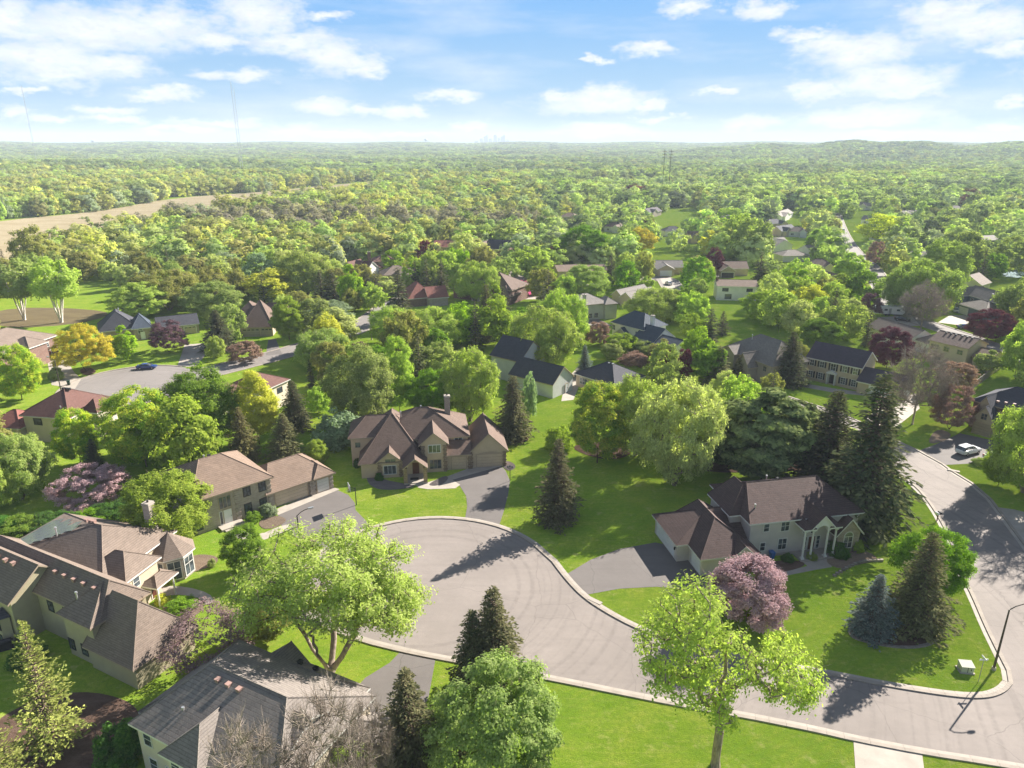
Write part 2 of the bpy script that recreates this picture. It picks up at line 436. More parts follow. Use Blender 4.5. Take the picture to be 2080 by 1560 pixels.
M['tanbed'] = m_field('pale_mulch', (0.30, 0.22, 0.16), (0.38, 0.29, 0.21), 3)
M['glass'] = m_glass(); M['water'] = m_glass('lake_water', (0.16, 0.2, 0.22))
M['trim'] = m_plain('white_trim', (0.72, 0.70, 0.66), 0.6, 0.05)
M['trimtan'] = m_plain('tan_trim', (0.42, 0.33, 0.24), 0.6, 0.08)
M['dark'] = m_plain('dark_metal', (0.02, 0.02, 0.022), 0.5, 0.2)
M['lampm'] = m_plain('brown_steel', (0.07, 0.055, 0.045), 0.5, 0.15, metal=0.3)
M['white'] = m_plain('white_paint', (0.78, 0.78, 0.77), 0.35, 0.04)
M['grey'] = m_plain('grey_metal', (0.42, 0.43, 0.44), 0.4, 0.1, metal=0.5)
M['black'] = m_plain('black_shutter', (0.03, 0.025, 0.03), 0.6, 0.2)
M['wood'] = m_plain('dark_wood_door', (0.13, 0.045, 0.025), 0.5, 0.2)
M['steel'] = m_plain('galvanised_vent', (0.6, 0.6, 0.6), 0.35, 0.08, metal=0.6)
M['terra'] = m_plain('pinkish_vent', (0.38, 0.24, 0.2), 0.7, 0.1)
M['rock'] = m_plain('edging_stone', (0.34, 0.29, 0.25), 0.9, 0.3, 2)
M['tyre'] = m_plain('tyre_rubber', (0.015, 0.015, 0.016), 0.8, 0.2)
M['rubber'] = M['tyre']
M['taillight'] = m_plain('red_lens', (0.4, 0.02, 0.02), 0.2, 0.1)
M['solar'] = m_plain('solar_cells', (0.16, 0.18, 0.2), 0.16, 0.06, 0.4, spec=0.9)
ROOF = {k: m_shingle('shingle_' + k, c) for k, c in dict(
    tan=(0.255, 0.18, 0.135), brown=(0.175, 0.12, 0.095), darkbrown=(0.115, 0.075, 0.066), redbrown=(0.17, 0.085, 0.07),
    red=(0.30, 0.12, 0.095), grey=(0.25, 0.215, 0.19), charcoal=(0.075, 0.075, 0.09), slate=(0.075, 0.095, 0.125),
    taupe=(0.235, 0.18, 0.145), violet=(0.085, 0.07, 0.085), pale=(0.28, 0.25, 0.225)).items()}
WALL = {k: m_siding('siding_' + k, c) for k, c in dict(
    grey=(0.52, 0.47, 0.43), cream=(0.62, 0.54, 0.42), white=(0.72, 0.70, 0.65), tan=(0.46, 0.37, 0.27), ochre=(0.40, 0.35, 0.23),
    beige=(0.52, 0.43, 0.32), blue=(0.13, 0.17, 0.22), taupe=(0.36, 0.30, 0.26), palegrey=(0.52, 0.52, 0.51), greenish=(0.42, 0.42, 0.33)).items()}
WALL['stucco'] = m_plain('cream_stucco', (0.56, 0.44, 0.31), 0.9, 0.06, 1.0)
WALL['brick'] = m_brick('tan_brick', (0.42, 0.33, 0.27), (0.5, 0.45, 0.38))
WALL['redbrick'] = m_brick('red_brick', (0.26, 0.14, 0.11), (0.35, 0.28, 0.24))
WALL['palebrick'] = m_brick('pale_brick', (0.50, 0.42, 0.35), (0.5, 0.46, 0.4), c2=(0.38, 0.31, 0.26))
WALL['stone'] = m_brick('field_stone', (0.33, 0.24, 0.16), (0.46, 0.38, 0.28), 0.7, 0.34, (0.22, 0.16, 0.11))

LEAF = {}
for k, (c, c2) in dict(
        lime=((0.23, 0.31, 0.06), (0.34, 0.38, 0.10)), elm=((0.235, 0.29, 0.075), (0.33, 0.37, 0.12)), green=((0.10, 0.18, 0.022), (0.20, 0.28, 0.035)), vivid=((0.17, 0.26, 0.025), (0.29, 0.36, 0.045)),
        mid=((0.18, 0.235, 0.065), (0.29, 0.32, 0.11)), pale=((0.30, 0.34, 0.12), (0.40, 0.41, 0.17)), dark=((0.045, 0.11, 0.022), (0.09, 0.17, 0.03)),
        yellow=((0.36, 0.38, 0.05), (0.42, 0.42, 0.06)), gold=((0.40, 0.36, 0.03), (0.46, 0.42, 0.04)), olive=((0.19, 0.20, 0.055), (0.27, 0.25, 0.08)),
        red=((0.085, 0.026, 0.03), (0.14, 0.045, 0.045)), plum=((0.11, 0.06, 0.062), (0.16, 0.09, 0.085)), pink=((0.32, 0.225, 0.205), (0.44, 0.33, 0.29)), sage=((0.16, 0.25, 0.06), (0.29, 0.37, 0.12)),
        hotpink=((0.62, 0.16, 0.32), (0.75, 0.3, 0.45)), bronze=((0.20, 0.135, 0.09), (0.28, 0.21, 0.13)), silver=((0.17, 0.22, 0.12), (0.26, 0.31, 0.19)),
        tip=((0.15, 0.27, 0.03), (0.48, 0.42, 0.06)), mauve=((0.16, 0.11, 0.10), (0.24, 0.18, 0.15))).items():
    LEAF[k] = m_leaf('leaves_' + k, c, c2, trans=0.3 if k in ('red', 'plum', 'pink', 'hotpink', 'bronze', 'mauve') else 0.45, tcol=(1.0, 0.9, 0.85) if k in ('red', 'plum', 'pink', 'hotpink', 'bronze', 'mauve') else None)
for k, (c, c2) in dict(spruce=((0.08, 0.09, 0.04), (0.175, 0.16, 0.065)), blue=((0.09, 0.12, 0.10), (0.19, 0.21, 0.17)),
                       pine=((0.09, 0.125, 0.045), (0.22, 0.255, 0.08)), ysp=((0.15, 0.18, 0.045), (0.27, 0.28, 0.07)),
                       cedar=((0.10, 0.10, 0.04), (0.17, 0.15, 0.05)), dsp=((0.055, 0.07, 0.034), (0.125, 0.12, 0.05))).items():
    LEAF[k] = m_leaf('needles_' + k, c, c2, trans=0.18)
BARK = m_bark('bark', (0.13, 0.095, 0.07)); BARKG = m_bark('grey_bark', (0.24, 0.19, 0.155)); BARKT = m_bark('twig_bark', (0.25, 0.205, 0.17)); BARKW = m_bark('birch_bark', (0.55, 0.5, 0.43))
FARLEAF = m_leaf('far_leaves', (0, 0, 0), (0, 0, 0), inst=True)


# ------------------------------------------------------------------ terrain
def ground_z(X, Y):
    r = math.hypot(X, Y)
    def ss(a_, b_, x):
        t = min(1, max(0, (x - a_) / (b_ - a_))); return t * t * (3 - 2 * t)
    if Y < 500: return 0.0
    az_ = math.degrees(math.atan2(X, Y))
    z = 42 * ss(2200, 6200, r) + 5 * math.sin(az_ * 0.7 + 1) * ss(2500, 5000, r)
    hill = math.exp(-((r - 3000) / 650) ** 2) * ss(9, 22, az_) * (35 + 7 * math.sin(az_ * 0.55) + 5 * math.sin(az_ * 1.3 + 2))
    hill2 = math.exp(-((r - 1500) / 400) ** 2) * ss(-8, -34, az_) * 10
    return (z + hill + hill2) * ss(950, 1500, r)


def make_ground():
    rings = [0.0, 20, 40, 70, 110, 160, 230, 320, 430, 560, 720, 900, 1100, 1300, 1550, 1800, 2100, 2400, 2700, 3000, 3300, 3700, 4200, 4800, 5400, 6000, 6500, 7200]
    na = 180; V = [(0, 0, 0)]; F = []
    for r in rings[1:]:
        for i in range(na):
            t = 2 * math.pi * i / na; X, Y = r * math.sin(t), r * math.cos(t); V.append((X, Y, ground_z(X, Y) - 0.0))
    for i in range(na):
        F.append((0, 1 + (i + 1) % na, 1 + i))
    for k in range(len(rings) - 2):
        b0, b1 = 1 + k * na, 1 + (k + 1) * na
        for i in range(na):
            j = (i + 1) % na; F.append((b0 + i, b0 + j, b1 + j, b1 + i))
    me = bpy.data.meshes.new('ground'); me.from_pydata(V, [], F); me.materials.append(M['ground'])
    me.polygons.foreach_set('use_smooth', [True] * len(F)); me.update()
    return tag(link('ground', me), kind='structure')


make_ground()


def smooth_line(pts, closed=False, it=2):
    for _ in range(it):
        q = []; n = len(pts)
        for i in range(n if closed else n - 1):
            a_, b_ = pts[i], pts[(i + 1) % n]
            q += [(a_[0] * .75 + b_[0] * .25, a_[1] * .75 + b_[1] * .25), (a_[0] * .25 + b_[0] * .75, a_[1] * .25 + b_[1] * .75)]
        if not closed: q = [pts[0]] + q + [pts[-1]]
        pts = q
    return pts


def sheet(name, pts, z, mat, kind='structure', **kw):
    tri = tessellate_polygon([[Vector((p[0], p[1], 0)) for p in pts]])
    me = bpy.data.meshes.new(name)
    fs = []
    for t in tri:
        a_, b_, c_ = (Vector(pts[i]).to_2d() for i in t)
        fs.append(t if (b_ - a_).cross(c_ - a_) > 0 else t[::-1])
    me.from_pydata([(p[0], p[1], z) for p in pts], [], fs)
    me.materials.append(mat); me.update()
    return tag(link(name, me), kind=kind, **kw)


def strip(name, pts, w, z0, z1, mat, side=1, kind='structure', parts=None, gap=None, **kw):
    """kerb-like strip with real height along a polyline; side=+1 lies to the left of travel. Cut into slabs by thin joints."""
    mb = MB(); V = [Vector((p[0], p[1], 0)) for p in pts]
    L = [V[0]]
    for a_, b_ in zip(V, V[1:]):
        d = (b_ - a_).length; n = max(1, int(d / 2.5)) if gap else 1
        for k in range(1, n + 1): L.append(a_.lerp(b_, k / n))
    def nrm(i):
        a_ = L[max(0, i - 1)]; b_ = L[min(len(L) - 1, i + 1)]; d = (b_ - a_).normalized(); return Vector((-d.y, d.x, 0)) * side
    for i in range(len(L) - 1):
        n0, n1 = nrm(i), nrm(i + 1); a_, b_ = L[i], L[i + 1]
        if gap: b_ = b_ - (b_ - a_).normalized() * gap
        q = [a_, b_, b_ + n1 * w, a_ + n0 * w]
        if side < 0: q = q[::-1]
        mb.prism([(p.x, p.y) for p in q], z0, z1)
    return tag(mb.build(name, mat), kind=kind, **kw)


def PP(*q): return [P(x, y) for x, y in q]


# main cul-de-sac, its street and the cross street on the right (ground plan)
C0 = (-11.0, 78.5); R0 = 17.3
arc = []
a0 = math.degrees(math.atan2(P(1085, 1105)[1] - C0[1], P(1085, 1105)[0] - C0[0]))
for k in range(0, 29):
    t = math.radians(a0 + (203 - a0) * k / 28); arc.append((C0[0] + R0 * math.cos(t), C0[1] + R0 * math.sin(t)))
north = PP((2048, 1386), (2033, 1403), (1999, 1414), (1940, 1412), (1804, 1391), (1686, 1367), (1521, 1340), (1420, 1316), (1340, 1292), (1290, 1272), (1240, 1246), (1190, 1214), (1155, 1178), (1126, 1140))
south = PP((669, 1275), (738, 1301), (815, 1320), (877, 1333), (1000, 1355), (1154, 1385), (1277, 1410), (1404, 1435), (1521, 1455), (1576, 1466), (1661, 1483), (1733, 1500), (1872, 1527), (2008, 1548), (2090, 1562))
far_r = PP((1801, 948), (1830, 968), (1860, 990), (1885, 1020), (1906, 1052), (1930, 1100), (1953, 1171), (1974, 1213), (1999, 1272), (2024, 1323), (2044, 1362))
east = PP((1600, 806), (1700, 838), (1760, 864), (1811, 892), (1861, 915), (1912, 943), (1931, 957), (1972, 982), (2009, 1014), (2040, 1055), (2072, 1098), (2110, 1150), (2160, 1230))
westup = PP((1560, 838), (1680, 872), (1740, 905))
loop = smooth_line(far_r, it=1)
ne = smooth_line(north, it=2)
road_pts = westup + loop + ne + arc + smooth_line(south, it=1) + [(75, 44), (75, 60)] + east[::-1]
sheet('road', road_pts, 0.004, M['road'])
kerb_in = westup + loop + ne + arc
strip('kerb', kerb_in, 0.42, 0.0, 0.13, M['kerb'], side=-1 if False else 1, gap=0.02)
strip('kerb', smooth_line(south, it=1), 0.42, 0.0, 0.13, M['kerb'], side=-1, gap=0.02)
strip('kerb', east, 0.42, 0.0, 0.13, M['kerb'], side=1, gap=0.02)
strip('gutter', kerb_in, 0.5, 0.006, 0.022, M['concrete'], side=-1, gap=0.02)
strip('gutter', smooth_line(south, it=1), 0.5, 0.006, 0.022, M['concrete'], side=1, gap=0.02)
strip('gutter', east, 0.5, 0.006, 0.022, M['concrete'], side=-1, gap=0.02)
# driveways
DRV = {}
def drive(name, pix, mat='drive', z=0.012, it=0, **kw):
    p = PP(*pix)
    if it: p = smooth_line(p, True, it)
    DRV[name + str(len(DRV))] = p
    return sheet(name, p, z, M[mat], **kw)
drive('driveway', [(944, 1057), (949, 1029), (947, 1008), (932, 984), (911, 969), (1015, 943), (1027, 956), (1036, 977), (1032, 1005), (1023, 1040), (1013, 1071)], z=0.02)
drive('driveway_apron', [(908, 968), (953, 951), (1019, 942), (1023, 946), (960, 963), (915, 976)], 'concrete', 0.026)
drive('driveway', [(565, 1043), (686, 996), (707, 1005), (721, 1022), (722, 1036), (752, 1067), (738, 1082), (700, 1112), (640, 1110), (590, 1085), (565, 1060)], z=0.02)
drive('driveway_apron', [(548, 1040), (670, 988), (690, 994), (566, 1046)], 'concrete', 0.026)
drive('driveway', [(1150, 1167), (1200, 1137), (1258, 1115), (1331, 1102), (1372, 1110), (1440, 1160), (1440, 1200), (1334, 1192), (1258, 1196), (1193, 1208), (1165, 1190)], z=0.02)
drive('driveway', [(815, 1322), (885, 1337), (870, 1420), (800, 1520), (700, 1600), (600, 1600), (660, 1470), (742, 1377), (792, 1346)], z=0.02)
drive('driveway', [(1733, 1497), (1872, 1524), (1882, 1600), (1740, 1600)], 'concrete', 0.032)
drive('driveway', [(1862, 917), (1900, 903), (1950, 880), (2040, 900), (2100, 940), (2000, 940), (1914, 945)], z=0.02)
drive('driveway', [(2022, 1030), (2060, 1035), (2120, 1050), (2120, 1130), (2075, 1098)], 'concrete', 0.032)
drive('driveway', [(1760, 850), (1803, 812), (1860, 800), (1868, 830), (1835, 856), (1800, 880)], 'concrete', 0.032)
# second cul-de-sac and the street behind
C1 = (-89.4, 158.3); R1 = 15.2
circ = [(C1[0] + R1 * math.cos(math.radians(t)), C1[1] + R1 * math.sin(math.radians(t))) for t in range(60, 382, 8)]
st2 = circ + PP((440, 752), (540, 730), (600, 713), (640, 700), (700, 684), (745, 665), (762, 650), (730, 640), (700, 655), (640, 676), (560, 703), (470, 728), (420, 738))[0:0]
sheet('street', circ, 0.004, M['road2'])
def ribbon(cpts, w, z, mat, name='street', kerbs=True):
    V = [Vector(p) for p in cpts]; Lf, Rt = [], []
    for i in range(len(V)):
        d = (V[min(len(V) - 1, i + 1)] - V[max(0, i - 1)]).normalized(); n = Vector((-d.y, d.x)) * w / 2
        Lf.append(tuple(V[i] + n)); Rt.append(tuple(V[i] - n))
    sheet(name, Rt + Lf[::-1], z, M[mat])
    if kerbs:
        strip('kerb', Lf, 0.5, 0.0, 0.13, M['kerb'], side=1); strip('kerb', Rt, 0.5, 0.0, 0.13, M['kerb'], side=-1)
    return Lf, Rt
STREETS = []
def street(pix, w=9.0, it=2, z=0.006, raw=None):
    c = smooth_line(raw or PP(*pix), it=it); STREETS.append(c); ribbon(c, w, z, 'road2')
strip('kerb', [(C1[0] + R1 * math.cos(math.radians(t)), C1[1] + R1 * math.sin(math.radians(t))) for t in range(70, 330, 6)], 0.5, 0.0, 0.13, M['kerb'], side=-1)
street([(380, 768), (470, 745), (560, 723), (640, 698), (710, 675), (752, 652), (790, 620), (840, 600)], 8.5)
street([(2110, 742), (1990, 694), (1900, 664), (1840, 643), (1812, 618), (1792, 588), (1776, 546), (1733, 512), (1708, 470), (1697, 428), (1690, 395), (1686, 370)], 7, 3)
street([(1050, 648), (1110, 640), (1180, 660), (1230, 655)], 8)
street([(1370, 590), (1350, 560), (1240, 575), (1130, 600)], 8)
drive('driveway', [(1075, 590), (1105, 588), (1100, 608), (1050, 608)], 'concrete')
drive('driveway', [(595, 575), (640, 570), (636, 590), (598, 592)], 'concrete')
drive('driveway', [(375, 700), (415, 697), (430, 705), (398, 745), (360, 745)], 'concrete')
drive('driveway', [(96, 732), (136, 732), (150, 755), (165, 770), (152, 790), (105, 782)], 'concrete')
drive('driveway', [(545, 690), (560, 688), (573, 720), (540, 722)], 'drive')
drive('driveway', [(1340, 565), (1362, 560), (1372, 585), (1352, 585)], 'concrete')
drive('driveway', [(1930, 640), (1985, 640), (1960, 662), (1905, 655)], 'concrete')
drive('driveway', [(1780, 645), (1850, 640), (1870, 662), (1800, 662)], 'concrete')
drive('driveway', [(1150, 770), (1175, 745), (1185, 760), (1165, 812), (1140, 815)], 'concrete')
drive('driveway', [(1700, 628), (1712, 640), (1750, 640), (1740, 620)], 'concrete')
# footpaths
drive('path', [(845, 985), (866, 981), (908, 968), (935, 985), (925, 992), (905, 993), (870, 994), (850, 991)], 'concrete', 0.032)
drive('path', [(1628, 1140), (1680, 1132), (1690, 1152), (1655, 1158), (1585, 1172), (1583, 1164), (1640, 1150)], 'concrete', 0.032)
drive('path', [(462, 1085), (480, 1072), (520, 1090), (585, 1062), (598, 1072), (500, 1112)], 'concrete', 0.032, 1)
drive('path', [(318, 1200), (330, 1190), (380, 1192), (425, 1205), (436, 1222), (420, 1230), (400, 1212), (350, 1207), (320, 1218)], 'concrete', 0.032, 1)
drive('path', [(1580, 770), (1700, 790), (1780, 800), (1778, 806), (1690, 797), (1580, 777)], 'concrete', 0.02)
# planting beds
def bed(pix, mat, label, z=0.05, it=2, name='mulch_bed'):
    p = smooth_line(PP(*pix), True, it); return sheet(name, p, z, M[mat], kind='stuff', label=label, cat='mulch'), p
_, ring = bed([(1722, 1288), (1745, 1302), (1830, 1318), (1890, 1312), (1912, 1290), (1890, 1262), (1800, 1245), (1735, 1255)], 'mulch', 'reddish bark mulch under the blue spruce island')
rs = MB(); rr = random.Random(4)
rg = ring + [ring[0]]; acc = 0
for a_, b_ in zip(rg, rg[1:]):
    d = math.hypot(b_[0] - a_[0], b_[1] - a_[1]); ang = math.atan2(b_[1] - a_[1], b_[0] - a_[0])
    n = max(1, int(d / 0.42))
    for k in range(n):
        x, y = a_[0] + (b_[0] - a_[0]) * (k + .5) / n, a_[1] + (b_[1] - a_[1]) * (k + .5) / n; l = d / n * .46; w = .16
        q = [(x + dx * math.cos(ang) - dy * math.sin(ang), y + dx * math.sin(ang) + dy * math.cos(ang)) for dx, dy in ((-l, -w), (l, -w), (l, w), (-l, w))]
        rs.prism(q, 0, 0.16 + rr.random() * .06)
tag(rs.build('stone_edging', M['rock']), 'low stone edging curving round the bed of the blue spruce', 'edging')
bed([(1548, 1152), (1560, 1140), (1625, 1138), (1640, 1150), (1580, 1166)], 'mulch', 'dark mulch against the grey siding house front')
bed([(1672, 1140), (1700, 1118), (1760, 1118), (1790, 1138), (1740, 1148), (1705, 1158)], 'tanbed', 'pale red mulch beside the brick gable')
bed([(745, 950), (765, 972), (835, 985), (845, 990), (780, 998), (745, 985)], 'gravel', 'grey stone bed at the foot of the stucco house left corner', 0.05)
bed([(868, 984), (905, 965), (912, 972), (900, 984), (880, 988)], 'gravel', 'grey stone bed between porch and garage of the stucco house', 0.05)
bed([(1015, 935), (1040, 938), (1050, 950), (1034, 958), (1022, 950)], 'gravel', 'pale stone bed beside the garage corner of the stucco house', 0.05)
bed([(1015, 885), (1060, 882), (1080, 895), (1040, 903)], 'mulch', 'brown mulch ring under the spruce behind the stucco house')
bed([(1150, 905), (1200, 930), (1260, 935), (1290, 915), (1240, 895)], 'mulch', 'brown mulch bed round the green maple right of the lawn')
bed([(1095, 1055), (1130, 1070), (1165, 1060), (1130, 1045)], 'mulch', 'dark mulch ring under the lone spruce on the lawn')
bed([(158, 752), (175, 765), (200, 755), (180, 745)], 'mulch', 'brown mulch ring under the golden tree', 0.06)
bed([(520, 1060), (560, 1045), (590, 1058), (540, 1080)], 'tanbed', 'pale planting bed before the brick house front', 0.05)
bed([(370, 1140), (400, 1125), (445, 1130), (440, 1148), (400, 1160), (375, 1170)], 'tanbed', 'pale mulch bed beside the curved path', 0.05)
bed([(330, 1215), (400, 1220), (420, 1235), (380, 1262), (330, 1245)], 'tanbed', 'pale mulch bed inside the curve of the path', 0.05)
bed([(60, 1420), (190, 1400), (300, 1440), (260, 1560), (60, 1600), (-60, 1500)], 'mulch', 'shaded bark mulch round the yellow spruce', 0.03)
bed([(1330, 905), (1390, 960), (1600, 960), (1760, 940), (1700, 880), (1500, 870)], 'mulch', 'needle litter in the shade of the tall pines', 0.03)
bed([(1880, 905), (1925, 895), (1935, 880), (1900, 870)], 'tanbed', 'pale bed below the bronze tree at the driveway', 0.05)
# far lawns, marsh, brush, water
sheet('marsh', smooth_line(PP((-120, 470), (0, 448), (200, 430), (350, 402), (520, 391), (700, 373), (775, 369), (770, 392), (680, 410), (560, 432), (450, 455), (240, 482), (120, 520), (60, 560), (-60, 590), (-260, 560)), True, 1), 0.05, M['marsh'])
sheet('marsh', smooth_line(PP((700, 352), (1000, 352), (1050, 362), (880, 372), (720, 372)), True, 1), 0.05, M['marsh'])
LAKE = PP((1745, 320), (1800, 319), (1830, 323), (1780, 326))
sheet('lake', LAKE, ground_z(*LAKE[0]) + 1.5, M['water'])
sheet('pond', smooth_line(PP((2010, 548), (2120, 540), (2140, 560), (2040, 566)), True, 1), 0.05, M['water'])
MEADS = [PP((1170, 372), (1330, 366), (1360, 376), (1210, 384)), PP((430, 342), (640, 338), (660, 345), (460, 350)), PP((1500, 352), (1600, 348), (1620, 356), (1520, 362)), PP((860, 392), (960, 388), (980, 396), (880, 402))]
for q_ in MEADS: sheet('meadow', smooth_line(q_, True, 1), 0.35, M['marsh'])
sheet('brush_ground', smooth_line(PP((-40, 640), (30, 625), (130, 625), (215, 632), (222, 642), (150, 660), (0, 668)), True, 1), 0.01, M['brush'])


# ------------------------------------------------------------------ trees
def tubes_mesh(segs, nside):
    """segs: array rows p0(3) p1(3) r0 r1 -> verts, quads"""
    sg = np.asarray(segs, dtype=np.float64)
    p0, p1, r0, r1 = sg[:, 0:3], sg[:, 3:6], sg[:, 6], sg[:, 7]
    d = p1 - p0; L = np.linalg.norm(d, axis=1, keepdims=True); d = d / np.maximum(L, 1e-6)
    ref = np.where(np.abs(d[:, 2:3]) < 0.9, [[0, 0, 1.0]], [[1.0, 0, 0]])
    u = np.cross(d, ref); u /= np.linalg.norm(u, axis=1, keepdims=True); w = np.cross(d, u)
    t = np.arange(nside) * 2 * np.pi / nside
    ring = np.cos(t)[None, :, None] * u[:, None, :] + np.sin(t)[None, :, None] * w[:, None, :]
    a_ = p0[:, None, :] + ring * r0[:, None, None]; b_ = (p1 + d * 0.0)[:, None, :] + ring * r1[:, None, None]
    V = np.concatenate([a_, b_], axis=1).reshape(-1, 3)
    i = np.arange(nside); j = (i + 1) % nside
    f = np.stack([i, i + nside, j + nside, j], axis=1)
    F = (f[None] + (np.arange(len(sg)) * 2 * nside)[:, None, None]).reshape(-1, 4)
    return V, F


def quads(C, U, Wv):
    """leaf quads: centre C, half axes U and W"""
    V = np.stack([C - U - Wv * 0.4, C - Wv * 0.2 + U * 0.1 - Wv * 0.8, C + U + Wv * 0.2, C + Wv - U * 0.15], axis=1).reshape(-1, 3)
    n = len(C); F = (np.arange(n)[:, None] * 4 + np.arange(4)[None]).astype(np.int32)
    return V, F


def env_r(kind, h):
    h = np.clip(h, 0, 1)
    if kind == 'round': return np.sin(np.pi * np.clip(h * 0.86 + 0.13, 0, 1)) ** 0.6
    if kind == 'oval': return np.sin(np.pi * np.clip(h ** 0.8 * 0.93 + 0.06, 0, 1)) ** 0.75
    if kind == 'vase': return np.sin(np.pi * np.clip(h * 0.55 + 0.36, 0, 1)) ** 0.55
    if kind == 'spread': return np.sin(np.pi * np.clip(h * 0.7 + 0.25, 0, 1)) ** 0.5
    if kind == 'umb': return np.sin(np.pi * np.clip(h * 0.66 + 0.12, 0, 1)) ** 0.75
    if kind == 'column': return np.sin(np.pi * np.clip(h * 0.9 + 0.09, 0, 1)) ** 0.4
    return np.ones_like(h)


def grow(seed, env='round', H=10.0, R=4.0, cb=0.2, ncl=70, lobes=0.18, trunk_top=0.6, stems=1, lean=0.0, r_tip=0.012, shell=0.45, trunk_r=None, limb_curve=0.18, ragged=0.0, blobs=None):
    rng = np.random.default_rng(seed)
    nodes = []; par = []
    def add(p, q): nodes.append(np.array(p, float)); par.append(q); return len(nodes) - 1
    root = add((0, 0, 0), -1)
    for s_ in range(stems):
        an = rng.uniform(0, 2 * np.pi) if stems == 1 else 2 * np.pi * s_ / stems + rng.uniform(-.3, .3)
        sp = (0.02 if stems == 1 else 0.42) * R + lean; last = root
        nst = 9; top = H * trunk_top * (1 if stems == 1 else rng.uniform(0.8, 1.05))
        for k in range(1, nst + 1):
            f = k / nst; wob = 0.012 * H
            last = add((np.cos(an) * sp * f ** 0.8 + rng.normal(0, wob) * f, np.sin(an) * sp * f ** 0.8 + rng.normal(0, wob) * f, top * f), last)
    ph = rng.uniform(0, 6.28, 6)
    C = []; tries = 0; mind = 1.45 * R / ncl ** 0.5
    while len(C) < ncl and tries < 60000:
        tries += 1
        if blobs:
            bq = blobs[int(rng.choice(len(blobs), p=np.array([b[3] * b[4] * b[5] for b in blobs]) ** .67 / sum((b[3] * b[4] * b[5]) ** .67 for b in blobs)))]
            v = rng.normal(size=3); v /= np.linalg.norm(v); c = np.array(bq[:3]) + v * rng.uniform(shell, 1) ** .6 * np.array(bq[3:])
            if c[2] < cb * H or (tries < 40000 and any(((c - q) ** 2).sum() < (mind * (1 - tries / 50000)) ** 2 for q in C)): continue
            C.append(c); continue
        h = rng.uniform(0, 1); th = rng.uniform(0, 2 * np.pi)
        if rng.uniform() > env_r(env, h) ** 1.2: continue
        rr_ = env_r(env, h) * (1 + lobes * (np.sin(2 * th + ph[0] + 2 * h) + 0.8 * np.sin(3 * th + ph[1] - 3 * h) + 0.6 * np.sin(5 * th + ph[2] + 7 * h)) / 2)
        f = np.sqrt(rng.uniform(shell, 1.0)); 
        if ragged and rng.uniform() < ragged: f *= rng.uniform(0.9, 1.25)
        z = H * (cb + (1 - cb) * (0.04 + 0.92 * h) * (1 + 0.03 * np.sin(2 * th + ph[3])))
        c = np.array([np.cos(th) * rr_ * R * f * 0.88, np.sin(th) * rr_ * R * f * 0.88, z])
        if tries < 40000 and any(((c - q) ** 2).sum() < (mind * (1 - tries / 50000)) ** 2 for q in C): continue
        C.append(c)
    C.sort(key=lambda c: np.linalg.norm(c - np.array([0, 0, cb * H])))
    tips = []
    for c in C:
        A = np.array(nodes); dd = A - c; dist = np.linalg.norm(dd, axis=1)
        pen = np.where(A[:, 2] > c[2] - 0.30 * dist, 1 + 1.2 * (A[:, 2] - c[2] + 0.3 * dist) / (dist + .01), 1.0)
        pen = np.where(A[:, 2] < cb * H * 0.7, 4.0, pen)
        j = int(np.argmin(dist * pen)); p = nodes[j]; L = dist[j]
        k = max(1, int(L / (0.09 * H))); last = j
        mid = (p + c) / 2 + np.array([0, 0, -limb_curve * L * (0.3 if c[2] > p[2] else 0)]) + rng.normal(0, 0.06 * L, 3)
        for q in range(1, k + 1):
            f = q / k; last = add((1 - f) ** 2 * p + 2 * f * (1 - f) * mid + f * f * c, last)
        tips.append(last)
    n = len(nodes); acc = np.zeros(n); ch = [0] * n
    for i in range(n - 1, 0, -1):
        if acc[i] == 0: acc[i] = r_tip ** 2.2
        acc[par[i]] += acc[i]
    rad = acc ** (1 / 2.2)
    if trunk_r: rad *= trunk_r / rad[0] if rad[0] > 0 else 1
    segs = [(*nodes[par[i]], *nodes[i], min(rad[par[i]], rad[i] * 1.5 if par[i] != 0 else 9), rad[i]) for i in range(1, n)]
    b = segs[0]
    base = [(*nodes[0] - np.array([0, 0, 0.3]), *nodes[0] + np.array([0, 0, 0.35]), rad[0] * 1.45, rad[0] * 1.02)]
    return np.array(C), np.array(segs + base), rng, [nodes[t] for t in tips]


